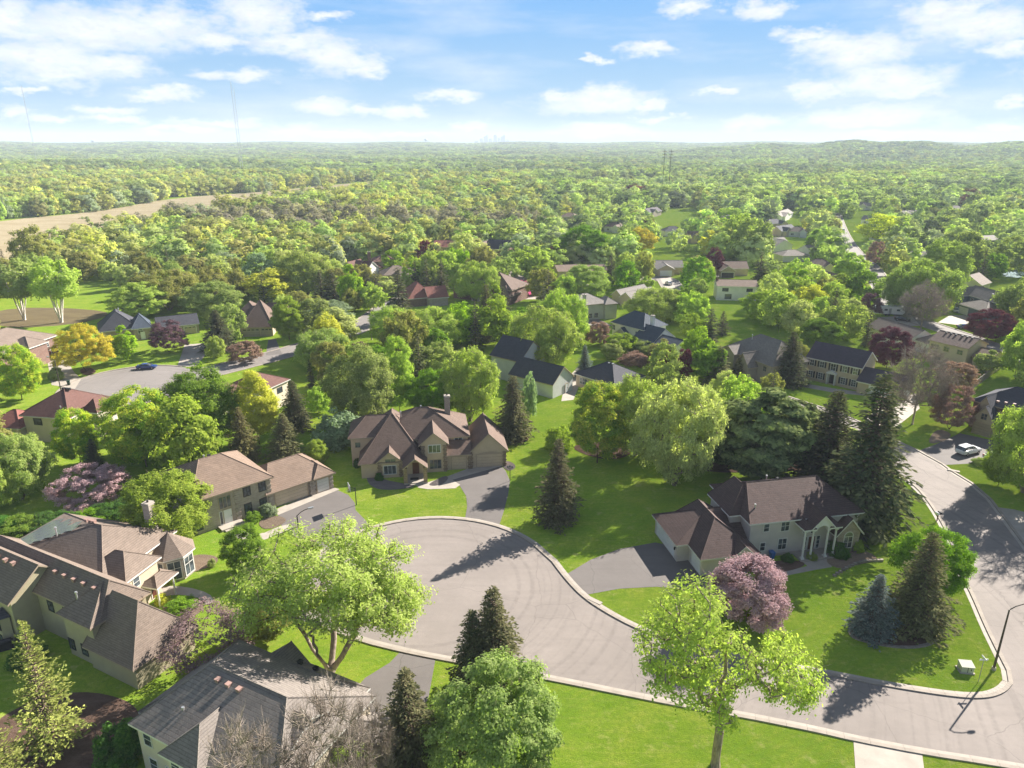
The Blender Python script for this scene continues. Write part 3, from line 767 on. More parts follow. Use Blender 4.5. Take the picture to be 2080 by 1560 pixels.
def leaves(rng, C, R, per, size, cr, flat=0.75, up=0.35, droop=0.0, aspect=1.5, hang=0.0, elong=1.0, rnd=0.42, dk=0.55, ok=0.6):
    n = len(C); k = per
    crs = cr * rng.uniform(0.7, 1.35, n)
    cnt = np.maximum(3, (per * (crs / cr) ** 2)).astype(int)
    idx = np.repeat(np.arange(n), cnt); m = len(idx)
    D = rng.normal(size=(m, 3)); D /= np.linalg.norm(D, axis=1, keepdims=True)
    D[:, 2] = np.where(D[:, 2] < 0, D[:, 2] * rng.uniform(0.2, 1, m), D[:, 2])
    rad = rng.uniform(0.12, 1, m) ** 0.45
    lob = 1 + 0.35 * np.sin(D[:, 0] * 4 + idx) * np.sin(D[:, 1] * 4 + idx * 1.7)
    out_ = C[idx].copy(); out_[:, 2] = 0; ol = np.linalg.norm(out_, axis=1, keepdims=True); out_ = out_ / np.maximum(ol, .1)
    Pp = C[idx] + D * (crs[idx] * rad * lob)[:, None] * np.array([1, 1, flat]) + out_ * (rng.uniform(-.4, .6, m) * cr * (elong - 1))[:, None]
    if droop: Pp[:, 2] -= droop * cr * rng.uniform(0, 1, m) ** 2
    Oc = Pp - np.array([0, 0, C[:, 2].min() * .5 + C[:, 2].max() * .5 - .15 * (C[:, 2].max() - C[:, 2].min())]); Oc /= np.maximum(np.linalg.norm(Oc, axis=1, keepdims=True), .1)
    Nn = D * dk + Oc * ok + rng.normal(size=(m, 3)) * rnd + np.array([0, 0, up]); Nn /= np.linalg.norm(Nn, axis=1, keepdims=True)
    T = rng.normal(size=(m, 3)); T[:, 2] -= hang * 2
    U = np.cross(Nn, T); U /= np.linalg.norm(U, axis=1, keepdims=True); Wv = np.cross(Nn, U)
    s = size * rng.uniform(0.6, 1.35, m)[:, None]
    return quads(Pp, U * s * 0.5, Wv * s * 0.5 * aspect)


def twigs(rng, tips, R, n, L, r, up=0.5, sub=0):
    S_ = []
    for t in tips:
        o_ = np.array([t[0], t[1], 0]); ol = np.linalg.norm(o_); o_ = o_ / ol if ol > 0 else o_
        for _ in range(n):
            d = rng.normal(size=3) * 0.7 + o_ * 0.6 + np.array([0, 0, up]); d /= np.linalg.norm(d); l = L * rng.uniform(0.5, 1.2)
            m_ = t + d * l * 0.5 + rng.normal(size=3) * l * 0.05; e_ = m_ + (d + rng.normal(size=3) * 0.25) * l * 0.5
            S_ += [(*t, *m_, r, r * 0.7), (*m_, *e_, r * 0.7, r * 0.3)]
            for _s in range(sub):
                d2 = d + rng.normal(size=3) * 0.7; d2 /= np.linalg.norm(d2); st = t + (m_ - t) * rng.uniform(0.3, 1)
                S_.append((*st, *(st + d2 * l * rng.uniform(.3, .6)), r * 0.5, r * 0.2))
    return np.array(S_)


def conifer(seed, H=10.0, R=2.3, whorls=34, nb=11, per=11, size=0.34, cb=0.05, droop=0.35, dens=1.0, gap=0.0, power=0.85, twosided=True):
    rng = np.random.default_rng(seed); segs = [(0, 0, -0.3, 0, 0, H * 0.97, 0.028 * H * 0.55, 0.01)]; P_, U_, W_ = [], [], []
    for w in range(whorls):
        f = w / whorls; z = H * (cb + (0.985 - cb) * f)
        Lb = R * (1 - f) ** power * (1 if f > 0.06 else 0.75)
        n = max(4, int(nb * (1 - 0.45 * f)))
        a0_ = rng.uniform(0, 6.28)
        for b in range(n):
            if rng.uniform() < gap: continue
            an = a0_ + 2 * np.pi * b / n + rng.normal(0, 0.18); L = Lb * rng.uniform(0.6, 1.18) * (1 + .12 * np.sin(an * 2 + seed + f * 9)) + 0.12
            d = np.array([np.cos(an), np.sin(an), 0]); s = np.array([-d[1], d[0], 0])
            pitch = rng.uniform(-0.05, 0.25) + 0.5 * f
            k = max(3, int(per * (0.35 + 0.65 * L / R) * dens))
            t = rng.uniform(0.12, 1.0, k) ** 0.8
            zz = z + L * t * pitch - droop * L * t ** 2 + rng.normal(0, 0.05, k)
            wd = L * 0.30 * (1.08 - t) + 0.06
            off = rng.uniform(-1, 1, k) * wd
            pos = d[None] * (L * t)[:, None] + s[None] * off[:, None]; pos[:, 2] = zz - np.abs(off) * 0.35
            sz = size * rng.uniform(0.7, 1.3, k) * (0.6 + 0.5 * (1 - f))
            ax = d[None] * 1.0 + s[None] * (np.sign(off) * 0.7)[:, None] + np.stack([np.zeros(k), np.zeros(k), pitch - 1.4 * droop * t], axis=1)
            ax += rng.normal(size=(k, 3)) * 0.22; ax /= np.linalg.norm(ax, axis=1, keepdims=True)
            up = np.array([0, 0, 1.0]) + rng.normal(size=(k, 3)) * 0.5
            wv = np.cross(ax, up); wv /= np.linalg.norm(wv, axis=1, keepdims=True)
            P_.append(pos); U_.append(ax * (sz * 0.75)[:, None]); W_.append(wv * (sz * 0.33)[:, None])
            if L > 0.5: segs.append((0, 0, z, *(d * L * 0.7 + np.array([0, 0, z + L * .7 * pitch - droop * L * .49])), 0.03 + 0.012 * L, 0.008))
    Q = quads(np.concatenate(P_), np.concatenate(U_), np.concatenate(W_))
    return np.array(segs), Q


PROTO = {}   # name -> (trunk mesh, crown mesh, H, crown diameter)


def reg(name, segs, Q, H, D, nside=6, bark=BARK, leafmat='green'):
    V, F = tubes_mesh(segs, nside); tm = np_mesh(name + '_trunk', V, F, [bark])
    cm = np_mesh(name + '_crown', Q[0], Q[1], [LEAF[leafmat]]) if Q is not None else None
    PROTO[name] = (tm, cm, H, D)


def broad(name, seed, env, R, cb, ncl, per, size, cr, H=10.0, bark=BARK, leaf='green', nside=6, tw=2, **kw):
    lk = {k: kw.pop(k) for k in ('flat', 'up', 'droop', 'aspect', 'hang', 'elong') if k in kw}
    C, segs, rng, tips = grow(seed, env, H, R, cb, ncl, **kw)
    Q = leaves(rng, C, R, per, size, cr, **lk) if per else None
    if tw: segs = np.concatenate([segs, twigs(rng, tips, R, tw, cr * 1.3, 0.012 if per else 0.02, sub=0 if per else 4)])
    reg(name, segs, Q, H, 2 * R, nside, bark, leaf)


# near variants (fine leaves) and middle-distance variants
broad('round_a', 11, 'round', 4.4, 0.12, 170, 300, 0.12, 0.66, lobes=0.16)
broad('round_b', 12, 'round', 4.2, 0.10, 150, 300, 0.125, 0.7, lobes=0.24)
broad('airy_a', 21, 'umb', 5.0, 0.42, 260, 150, 0.085, 0.5, stems=4, trunk_top=0.5, droop=1.2, hang=0.7, aspect=2.2, flat=0.85, elong=1.7, tw=3, bark=BARKG, shell=0.25, trunk_r=0.24,
      blobs=[(.2, .8, 7.2, 4.0, 3.8, 2.7), (2.9, -.2, 5.7, 2.1, 2.4, 1.5), (-2.9, 0.2, 6.0, 2.1, 2.4, 1.7)])
broad('airy_b', 22, 'round', 4.6, 0.14, 190, 240, 0.105, 0.62, stems=3, trunk_top=0.55, lobes=0.26, droop=1.3, hang=0.9, aspect=2.4, tw=3, shell=0.3, bark=BARKG, trunk_r=0.22)
broad('ragged_a', 33, 'umb', 4.3, 0.27, 160, 92, 0.092, 0.46, trunk_top=0.6, droop=0.5, aspect=1.6, tw=4, shell=0.2, bark=BARKG, trunk_r=0.2, elong=1.4,
      blobs=[(-1.7, 0, 8.0, 1.9, 2.2, 1.9), (-2.5, .1, 6.4, 1.8, 2.2, 1.8), (2.1, -.2, 5.6, 1.9, 2.0, 1.5), (3.2, .3, 4.9, 1.3, 1.6, 1.0), (-.5, -.3, 4.4, 1.3, 1.5, 1.4), (.2, .3, 6.2, 1.2, 1.5, 1.2)])
broad('oval_a', 41, 'oval', 3.0, 0.08, 130, 300, 0.12, 0.6, lobes=0.16, trunk_top=0.8)
broad('vase_a', 51, 'vase', 5.2, 0.2, 150, 260, 0.125, 0.66, trunk_top=0.4, lobes=0.24, stems=3, tw=3)
broad('sparse_a', 61, 'vase', 5.4, 0.12, 150, 50, 0.16, 0.75, trunk_top=0.4, lobes=0.25, stems=4, tw=7, leaf='plum')
broad('bare_a', 71, 'vase', 4.6, 0.14, 190, 0, 0.1, 0.95, trunk_top=0.62, lobes=0.25, stems=4, tw=11, bark=BARKT, shell=0.1, nside=4, r_tip=0.022)
broad('bare_b', 72, 'round', 4.2, 0.2, 190, 0, 0.1, 0.95, trunk_top=0.75, lobes=0.25, tw=11, bark=BARKT, shell=0.08, nside=4, r_tip=0.022)
for k, (nm, env, R, cb) in enumerate((('round_m', 'round', 4.4, 0.12), ('round_n', 'round', 4.1, 0.15), ('round_o', 'spread', 4.9, 0.14))):
    broad(nm, 110 + k, env, R, cb, 75, 120, 0.28, 0.95, lobes=0.22, tw=0, nside=5)
broad('airy_m', 121, 'spread', 4.8, 0.15, 100, 105, 0.24, 0.8, stems=3, trunk_top=0.5, lobes=0.26, droop=1.0, hang=.6, aspect=2.0, tw=1, shell=0.3, nside=5)
broad('airy_n', 122, 'round', 4.3, 0.12, 95, 105, 0.24, 0.8, stems=3, trunk_top=0.5, lobes=0.3, droop=1.0, hang=.6, aspect=2.0, tw=1, shell=0.3, nside=5)
broad('oval_m', 141, 'oval', 2.9, 0.08, 70, 110, 0.27, 0.8, lobes=0.2, tw=0, trunk_top=.8, nside=5)
broad('vase_m', 151, 'vase', 5.0, 0.18, 75, 105, 0.28, 0.9, trunk_top=0.4, lobes=0.25, tw=1, nside=5)
broad('column_m', 161, 'column', 1.9, 0.03, 70, 100, 0.25, 0.6, tw=0, trunk_top=.85, nside=4)
broad('birch_m', 171, 'round', 3.6, 0.42, 75, 95, 0.25, 0.8, stems=5, trunk_top=.85, lobes=0.3, tw=1, bark=BARKW, trunk_r=0.2, droop=.6)
broad('bush_a', 181, 'spread', 5.5, 0.0, 80, 130, 0.42, 1.5, H=10, trunk_top=.3, tw=0, nside=4, lobes=0.25)
s_, q_ = conifer(201, R=2.25, whorls=44, nb=15, per=24, size=0.18, power=0.8); reg('spruce_a', s_, q_, 10, 4.5, 6, BARK, 'spruce')
s_, q_ = conifer(202, R=1.9, whorls=44, nb=15, per=24, size=0.18, droop=0.5, gap=0.1, power=.72); reg('spruce_b', s_, q_, 10, 3.8, 6, BARK, 'spruce')
s_, q_ = conifer(203, R=2.7, whorls=30, nb=12, per=38, size=0.17, droop=0.1, gap=0.16, power=.95); reg('spruce_c', s_, q_, 10, 5.4, 6, BARK, 'ysp')
s_, q_ = conifer(204, R=2.2, whorls=24, nb=9, per=8, size=0.42); reg('spruce_m', s_, q_, 10, 4.4, 5, BARK, 'spruce')
s_, q_ = conifer(205, R=1.9, whorls=24, nb=9, per=8, size=0.42, droop=.5, gap=.1); reg('spruce_n', s_, q_, 10, 3.8, 5, BARK, 'spruce')
broad('pine_a', 211, 'oval', 3.9, 0.16, 120, 230, 0.24, 0.72, flat=0.38, up=.9, aspect=2.2, trunk_top=0.95, lobes=0.4, tw=2, leaf='pine', elong=1.5, shell=.25, limb_curve=0.0)
VAR = {'round': (['round_a', 'round_b'], ['round_m', 'round_n', 'round_o']), 'airy': (['airy_b'], ['airy_m', 'airy_n']), 'big': (['airy_a'], ['airy_m']),
       'ragged': (['ragged_a'], ['airy_n']), 'oval': (['oval_a'], ['oval_m']), 'vase': (['vase_a'], ['vase_m']), 'sparse': (['sparse_a'], ['sparse_a']),
       'bare': (['bare_a', 'bare_b'], ['bare_b', 'bare_a']), 'column': (['column_m'], ['column_m']), 'birch': (['birch_m'], ['birch_m']),
       'bush': (['bush_a'], ['bush_a']), 'spruce': (['spruce_a', 'spruce_b'], ['spruce_m', 'spruce_n']), 'ysp': (['spruce_c'], ['spruce_c']),
       'pine': (['pine_a'], ['pine_a'])}
KINDNAME = {'round': 'maple_tree', 'airy': 'willow_tree', 'big': 'elm_tree', 'ragged': 'ash_tree', 'oval': 'linden_tree', 'vase': 'crabapple_tree', 'sparse': 'plum_tree',
            'bare': 'bare_tree', 'column': 'columnar_tree', 'birch': 'birch_tree', 'bush': 'bush', 'spruce': 'spruce_tree', 'ysp': 'spruce_tree', 'pine': 'pine_tree'}
TREES = []; trng = random.Random(7)


def tree_at(kind, X, Y, h, w, leaf, label, near=None, cat=None, group=None, rz=None, name=None, var=None, z0=0.0, parts=True):
    if near is None: near = w * FPX / math.hypot(Y, 54) > 95
    names = VAR[kind][0 if near else 1]; pn = var or names[trng.randrange(len(names))]
    tm, cm, H, D = PROTO[pn]
    nm = name or KINDNAME[kind]
    r = empty(nm, (X, Y, z0), rz if rz is not None else trng.uniform(0, 6.28))
    r.scale = (w / D, w / D, h / H)
    tag(r, label, cat or ('bush' if kind == 'bush' else 'tree'), group)
    t = link('trunk', tm, r)
    if cm:
        c = link('crown', cm, r); c.material_slots[0].link = 'OBJECT'; c.material_slots[0].material = LEAF[leaf]
    TREES.append((X, Y, w / 2)); return r


def T(kind, bx, by, ty, wpx, leaf, label, **kw):
    """tree whose trunk stands at photo pixel (bx, by), reaching up to row ty, wpx wide"""
    X, Y = P(bx, by); depth = Y * math.cos(PITCH) + 45 * math.sin(PITCH)
    tip = kw.pop('tip', 0.0)
    w = wpx * depth / FPX * (1.22 if kind == 'spruce' else 1.0)
    far_y = Y + (0.25 * w if kind not in ('spruce', 'ysp') else 0)
    h = hgt(ty, far_y)
    return tree_at(kind, X, Y, max(h, 1.0), w, leaf, label, **kw)


# ------------------------------------------------------------------ houses
HOUSES = []


class House:
    def __init__(s, o, ang, label, wall='cream', roof='brown', trim='trim', z=0.0, name='house', cat='house', group=None, rad=9, mid=(6, 5)):
        s.r = empty(name, (o[0], o[1], z), math.radians(ang)); tag(s.r, label, cat, group)
        s.wall, s.roof, s.trim = wall, roof, trim; s.roofs = []
        a_ = math.radians(ang); s.ca, s.sa, s.o = math.cos(a_), math.sin(a_), o
        s.blocks = []
    def world(s, x, y): return (s.o[0] + x * s.ca - y * s.sa, s.o[1] + x * s.sa + y * s.ca)
    def wing(s, x0, x1, y0, y1, z, rise, kind='hip', il=None, ir=None, ib=None, wall=None, roof=None, over=0.45, zb=0.0, eps=0.0, thick=0.2, gablewall=None):
        """x0..y1 are the eave extents. kind: hip, gx (ridge along x), gy (ridge along y). il/ir = ridge insets."""
        wm_ = WALL.get(wall or s.wall); rm = ROOF[roof or s.roof]; tr = M[s.trim]
        s.blocks.append((x0, x1, y0, y1))
        e_ = eps; mb = MB(); wx0, wx1, wy0, wy1 = x0 + over, x1 - over, y0 + over, y1 - over
        zt = z - 0.02
        cx, cy_ = (x0 + x1) / 2, (y0 + y1) / 2
        if kind == 'gx':
            wx0, wx1 = x0 + over * .7, x1 - over * .7; k = rise / ((y1 - y0) / 2); zw = z + over * k - .06
            for X, fl in ((wx0, 1), (wx1, 0)):
                q = [(X, wy0, zb), (X, wy1, zb), (X, wy1, zw), (X, cy_, z + rise - 0.06), (X, wy0, zw)]
                mb.poly(q[::-1] if fl else q)
            mb.poly([(wx0, wy0, zb), (wx1, wy0, zb), (wx1, wy0, zw), (wx0, wy0, zw)]); mb.poly([(wx1, wy1, zb), (wx0, wy1, zb), (wx0, wy1, zw), (wx1, wy1, zw)])
        elif kind == 'gy':
            wy0, wy1 = y0 + over * .7, y1 - over * .7; k = rise / ((x1 - x0) / 2); zw = z + over * k - .06
            for Y, fl in ((wy0, 0), (wy1, 1)):
                q = [(wx0, Y, zb), (wx1, Y, zb), (wx1, Y, zw), (cx, Y, z + rise - 0.06), (wx0, Y, zw)]
                mb.poly(q[::-1] if fl else q)
            mb.poly([(wx1, wy0, zb), (wx1, wy1, zb), (wx1, wy1, zw), (wx1, wy0, zw)]); mb.poly([(wx0, wy1, zb), (wx0, wy0, zb), (wx0, wy0, zw), (wx0, wy1, zw)])
        else:
            mb.box(wx0, wx1, wy0, wy1, zb, z)
        if wall != 'none': mb.build('wall', wm_, s.r)
        rb = MB(); t = thick
        if kind == 'gx': A, B = (x0, cy_, z + rise), (x1, cy_, z + rise)
        elif kind == 'gy': A, B = (cx, y0, z + rise), (cx, y1, z + rise)
        elif kind == 'hipx' or ((x1 - x0) >= (y1 - y0) and not (ib is not None)):
            kind = 'hip'
            h = (y1 - y0) / 2; A, B = (x0 + (il if il is not None else h), cy_, z + rise), (x1 - (ir if ir is not None else h), cy_, z + rise)
        else:
            h = (x1 - x0) / 2; A, B = (cx, y0 + (il if il is not None else h), z + rise), (cx, y1 - (ir if ir is not None else h), z + rise)
            kind = 'hipy'
        c = [(x0, y0, z), (x1, y0, z), (x1, y1, z), (x0, y1, z)]
        if kind in ('hip', 'gx'):
            F_ = [(c[0], c[1], B, A), (c[2], c[3], A, B)] + ([(c[1], c[2], B), (c[3], c[0], A)] if kind == 'hip' else [])
        else:
            F_ = [(c[1], c[2], B, A), (c[3], c[0], A, B)] + ([(c[0], c[1], A), (c[2], c[3], B)] if kind == 'hipy' else [])
        for f in F_: rb.poly(f, 0)
        dn = lambda p, d=t: (p[0], p[1], p[2] - d)
        if kind in ('hip', 'hipy'):
            for a_, b_ in zip(c, c[1:] + c[:1]): rb.poly([dn(a_), dn(b_), b_, a_], 1)
            rb.poly([dn(p) for p in c[::-1]], 1)
        else:
            for f in F_: rb.poly([dn(p) for p in f[::-1]], 1)
            if kind == 'gx':
                for a_, b_ in ((c[0], c[1]), (c[2], c[3])): rb.poly([dn(a_), dn(b_), b_, a_], 1)
                for P0, Rr, P1 in ((c[1], B, c[2]), (c[3], A, c[0])):
                    rb.poly([dn(P0), dn(Rr), Rr, P0], 1); rb.poly([dn(Rr), dn(P1), P1, Rr], 1)
            else:
                for a_, b_ in ((c[1], c[2]), (c[3], c[0])): rb.poly([dn(a_), dn(b_), b_, a_], 1)
                for P0, Rr, P1 in ((c[0], A, c[1]), (c[2], B, c[3])):
                    rb.poly([dn(P0), dn(Rr), Rr, P0], 1); rb.poly([dn(Rr), dn(P1), P1, Rr], 1)
        # ridge and hip caps
        def cap(p, q, w=0.13):
            p, q = Vector(p), Vector(q)
            if (q - p).length > 0.3: rb.tube(p + Vector((0, 0, .015)), q + Vector((0, 0, .015)), w * .5, w * .5, 4, 0, False)
        cap(A, B)
        if kind in ('hip', 'hipy'):
            for p in c: cap(p, A if (Vector(p) - Vector(A)).length < (Vector(p) - Vector(B)).length else B)
        ro = rb.build('roof', [rm, tr], s.r); s.roofs.append(ro); s.A, s.B = A, B
        return ro
    def frame(s, side, pos):
        """maps (u, outward, z) on a wall to house coordinates"""
        if side == 'F': return lambda u, o, z: (u, pos - o, z)
        if side == 'B': return lambda u, o, z: (u, pos + o, z)
        if side == 'R': return lambda u, o, z: (pos + o, u, z)
        return lambda u, o, z: (pos - o, u, z)
    def panel(s, mb, side, pos, u0, u1, o0, o1, z0, z1, m=0):
        f = s.frame(side, pos); a_, b_ = f(u0, o0, z0), f(u1, o1, z1)
        mb.box(min(a_[0], b_[0]), max(a_[0], b_[0]), min(a_[1], b_[1]), max(a_[1], b_[1]), z0, z1, m)
    def window(s, side, pos, u, z, w, h, nx=1, nz=2, frame=None, arch=False, shutters=None, fw=0.09):
        mb = MB(); fr = M[frame or s.trim]; x0, x1 = u - w / 2, u + w / 2
        Pn = lambda *k: s.panel(mb, side, pos, *k)
        Pn(x0 - fw, x1 + fw, -0.02, 0.06, z - fw, z); Pn(x0 - fw, x1 + fw, -0.02, 0.061, z + h, z + h + fw)
        Pn(x0 - fw, x0, -0.02, 0.058, z, z + h); Pn(x1, x1 + fw, -0.02, 0.058, z, z + h)
        for i in range(1, nx): Pn(x0 + w * i / nx - .03, x0 + w * i / nx + .03, -0.02, 0.05, z, z + h)
        for i in range(1, nz): Pn(x0, x1, -0.02, 0.046, z + h * i / nz - .025, z + h * i / nz + .025)
        f = s.frame(side, pos)
        if arch:
            n = 10; r0, r1 = w / 2, w / 2 + fw
            for i in range(n):
                t0, t1 = math.pi * i / n, math.pi * (i + 1) / n
                q = [(u + r0 * math.cos(t0), z + h + fw + r0 * math.sin(t0)), (u + r1 * math.cos(t0), z + h + fw + r1 * math.sin(t0)),
                     (u + r1 * math.cos(t1), z + h + fw + r1 * math.sin(t1)), (u + r0 * math.cos(t1), z + h + fw + r0 * math.sin(t1))]
                a_ = [f(p[0], 0.058, p[1]) for p in q]; b_ = [f(p[0], 0.0, p[1]) for p in q]
                mb.poly(a_ if side in 'F' else a_[::-1]); mb.poly([a_[1], a_[2], b_[2], b_[1]]); mb.poly([a_[0], b_[0], b_[3], a_[3]])
        wo = mb.build('window', fr, s.r)
        g_ = MB(); s.panel(g_, side, pos, x0, x1, -0.02, 0.025, z, z + h)
        if arch:
            q = [f(u + w / 2 * math.cos(math.pi * i / 10), 0.025, z + h + fw + w / 2 * math.sin(math.pi * i / 10)) for i in range(11)]
            g_.poly(q if side == 'F' else q[::-1])
        g_.build('pane', M['glass'], wo)
        if shutters:
            for sx in (x0 - fw - .42, x1 + fw + .04):
                sm = MB(); s.panel(sm, side, pos, sx, sx + .38, -0.02, 0.05, z - .04, z + h + .04)
                for k in range(6): s.panel(sm, side, pos, sx + .05, sx + .33, 0.05, 0.06, z + h * (k + .15) / 6, z + h * (k + .8) / 6)
                sm.build('shutter', M['black'], s.r)
        return wo
    def door(s, side, pos, u, w=1.0, h=2.1, mat='white', z=0.15, frame=None):
        mb = MB(); fr = M[frame or s.trim]
        s.panel(mb, side, pos, u - w / 2, u + w / 2, -.02, 0.03, z, z + h, 0)
        for a_, b_ in ((.15, .45), (.55, .92)):
            for sx in (-1, 1): s.panel(mb, side, pos, u + sx * w * .24 - w * .16, u + sx * w * .24 + w * .16, 0.03, 0.045, z + h * a_, z + h * b_, 0)
        for x0, x1, z0, z1 in ((u - w / 2 - .1, u - w / 2, z, z + h), (u + w / 2, u + w / 2 + .1, z, z + h), (u - w / 2 - .1, u + w / 2 + .1, z + h, z + h + .12)):
            s.panel(mb, side, pos, x0, x1, -.02, 0.07, z0, z1, 1)
        d = mb.build('door', [M[mat], fr], s.r)
        hb = MB(); s.panel(hb, side, pos, u + w * .36, u + w * .42, 0.045, 0.1, z + h * .45, z + h * .5); hb.build('handle', M['dark'], d)
        return d
    def garage(s, side, pos, u0, u1, h=2.2, mat='cream', z=0.15, arch=False, win=False, frame=None):
        mb = MB(); f = s.frame(side, pos); m_ = mat if isinstance(mat, str) else mat
        n = 4; cols = max(2, round((u1 - u0) / 1.2))
        for i in range(n):
            s.panel(mb, side, pos, u0, u1, -.02, 0.02, z + h * i / n + .012, z + h * (i + 1) / n - .012, 0)
            for c in range(cols):
                w = (u1 - u0) / cols
                if win and i == n - 1: continue
                s.panel(mb, side, pos, u0 + w * (c + .12), u0 + w * (c + .88), 0.02, 0.035, z + h * (i + .2) / n, z + h * (i + .8) / n, 0)
        s.panel(mb, side, pos, u0, u1, -.02, 0.005, z, z + h, 2)
        for x0, x1, z0, z1 in ((u0 - .15, u0, z, z + h), (u1, u1 + .15, z, z + h), (u0 - .15, u1 + .15, z + h, z + h + .16)):
            s.panel(mb, side, pos, x0, x1, -.02, 0.08, z0, z1, 1)
        if arch:
            q = [(u0 + (u1 - u0) * i / 10, z + h + .16 + 0.35 * math.sin(math.pi * i / 10)) for i in range(11)]
            p_ = [f(a_, 0.07, b_) for a_, b_ in q]; mb.poly(p_[::-1] if side == 'F' else p_, 1)
        mm = M[mat] if mat in M else WALL[mat]
        g_ = mb.build('garage_door', [mm, M[frame or s.trim], M['dark']], s.r)
        if win:
            wb = MB()
            for c in range(cols):
                w = (u1 - u0) / cols; s.panel(wb, side, pos, u0 + w * (c + .15), u0 + w * (c + .85), 0.02, 0.03, z + h * 3.2 / n, z + h * 3.75 / n)
            wb.build('pane', M['glass'], g_)
        return g_
    def quoins(s, side, pos, u0, u1, z1, z0=0.0, mat='stone', out=0.05):
        mb = MB(); k = 0; z = z0
        while z < z1 - .1:
            h = 0.36; d = .1 * (k % 2)
            s.panel(mb, side, pos, u0 - d, u1 + d, -.05, out + .02 * (k % 2), z, min(z1, z + h - .04)); z += h; k += 1
        return mb.build('quoin', WALL[mat], s.r)
    def chimney(s, x, y, z0, z1, w=.9, d=.7, mat='brick', ri=0):
        mb = MB(); mb.box(x - w / 2, x + w / 2, y - d / 2, y + d / 2, z0, z1, 0); mb.box(x - w / 2 - .07, x + w / 2 + .07, y - d / 2 - .07, y + d / 2 + .07, z1 - .25, z1 - .08, 1)
        mb.box(x - w / 2 - .04, x + w / 2 + .04, y - d / 2 - .04, y + d / 2 + .04, z1, z1 + .08, 1); mb.tube((x, y, z1 + .08), (x, y, z1 + .35), .13, .13, 8, 2)
        mm = WALL[mat] if mat in WALL else M[mat]
        return mb.build('chimney', [mm, M['concrete'], M['dark']], s.roofs[ri] if s.roofs else s.r)
    def vents(s, pts, ri=0, mat='terra'):
        for x, y, z in pts:
            mb = MB(); mb.box(x - .2, x + .2, y - .2, y + .2, z - .25, z + .12); mb.box(x - .24, x + .24, y - .24, y + .24, z + .12, z + .2); mb.build('roof_vent', M[mat], s.roofs[ri])
    def pipe(s, x, y, z, h=.9, ri=0, r=.09):
        mb = MB(); mb.tube((x, y, z - .3), (x, y, z + h), r, r, 9); mb.tube((x, y, z + h), (x, y, z + h + .16), r * 1.7, r * 1.5, 9); mb.build('flue_pipe', M['steel'], s.roofs[ri])
    def roofz(s, x, y, x0, x1, y0, y1, z, rise, kind='hip'):
        if kind == 'gx': return z + rise * (1 - abs(y - (y0 + y1) / 2) / ((y1 - y0) / 2))
        return z + rise * min(1, min(x - x0, x1 - x) / ((y1 - y0) / 2), min(y - y0, y1 - y) / ((y1 - y0) / 2))
    def part(s, name, mats):
        mb = MB(); return mb, (lambda: mb.build(name, mats, s.r))
    def done(s):
        x0 = min(b[0] for b in s.blocks); x1 = max(b[1] for b in s.blocks); y0 = min(b[2] for b in s.blocks); y1 = max(b[3] for b in s.blocks)
        for b in s.blocks:
            c = s.world((b[0] + b[1]) / 2, (b[2] + b[3]) / 2); HOUSES.append((c[0], c[1], max(b[1] - b[0], b[3] - b[2]) / 2))
        return s.r


# --- A: grey siding house with white columns, on the corner lawn
h = House((32.1, 84.3), 11, 'two-storey grey siding house with dark brown roof and white columned portico on the corner lawn', 'grey', 'darkbrown')
h.wing(-0.2, 17.1, -0.1, 12, 5.5, 3.1, 'hip', il=2.4, ir=4.0)
h.wing(-1.8, 5, 2.6, 9.4, 5.46, 2.95, 'hip', il=3.2, ir=1)
h.wing(-10.1, 4.0, 0.9, 9.6, 2.8, 2.7, 'hip', il=6.2, ir=1)
h.wing(-8.4, 0.2, -2.9, 8.6, 2.78, 2.9, 'hip', ib=1, il=5.2, ir=1)
h.wing(-3.6, -0.8, -3.05, 1, 2.82, 1.3, 'gy', over=.3)
h.wing(12.3, 16.6, -1.3, 4, 2.9, 2.5, 'gy', wall='brick', over=.45)
h.garage('L', -9.65, 2.2, 8.4, 2.3, 'white'); h.garage('L', -7.95, -2.2, 0.3, 2.2, 'white')
h.window('F', .35, 2.6, 3.9, .75, 1.1); h.window('F', .35, 5.4, 3.7, 1.15, 1.5, 2, 2); h.window('F', .35, 2.35, 0.95, .7, 1.2); h.window('F', .35, 5.3, .85, 1.2, 1.6, 2, 2)
h.window('F', -.98, 14.45, .8, 1.25, 1.7, 2, 2, arch=True)
h.window('F', .35, 8.6, 3.1, .7, 1.3); h.window('F', .35, 9.9, 2.9, .9, 1.2, arch=True)
h.door('F', .35, 9.75, 1.0, 2.2, 'wood'); h.window('F', .35, 8.75, .4, .45, 1.9, 1, 3); h.window('F', .35, 10.75, .4, .45, 1.9, 1, 3)
mb = MB(); mb.box(1.2, 12.3, .1, .4, 0, .3); mb.build('foundation', M['concrete'], h.r)
mb = MB(); mb.box(6.9, 12.2, -2.0, .3, 0.0, .22); mb.build('porch_floor', M['concrete'], h.r)
for cx_ in (7.3, 8.5, 10.7, 11.9):
    mb = MB(); mb.box(cx_ - .24, cx_ + .24, -1.79, -1.31, .22, .42)
    mb.lathe([(.2, .42), (.2, .5), (.155, .6), (.15, 2.6), (.135, 4.15), (.17, 4.25), (.2, 4.35)], cx_, -1.55, 14); mb.box(cx_ - .23, cx_ + .23, -1.78, -1.32, 4.35, 4.55)
    mb.build('column', M['trim'], h.r)
mb = MB()
for x0, x1 in ((6.95, 8.85), (10.35, 12.25)):
    mb.box(x0, x1, -1.85, -1.25, 4.55, 4.95); mb.box(x0, x0 + .3, -1.25, .3, 4.55, 4.95)
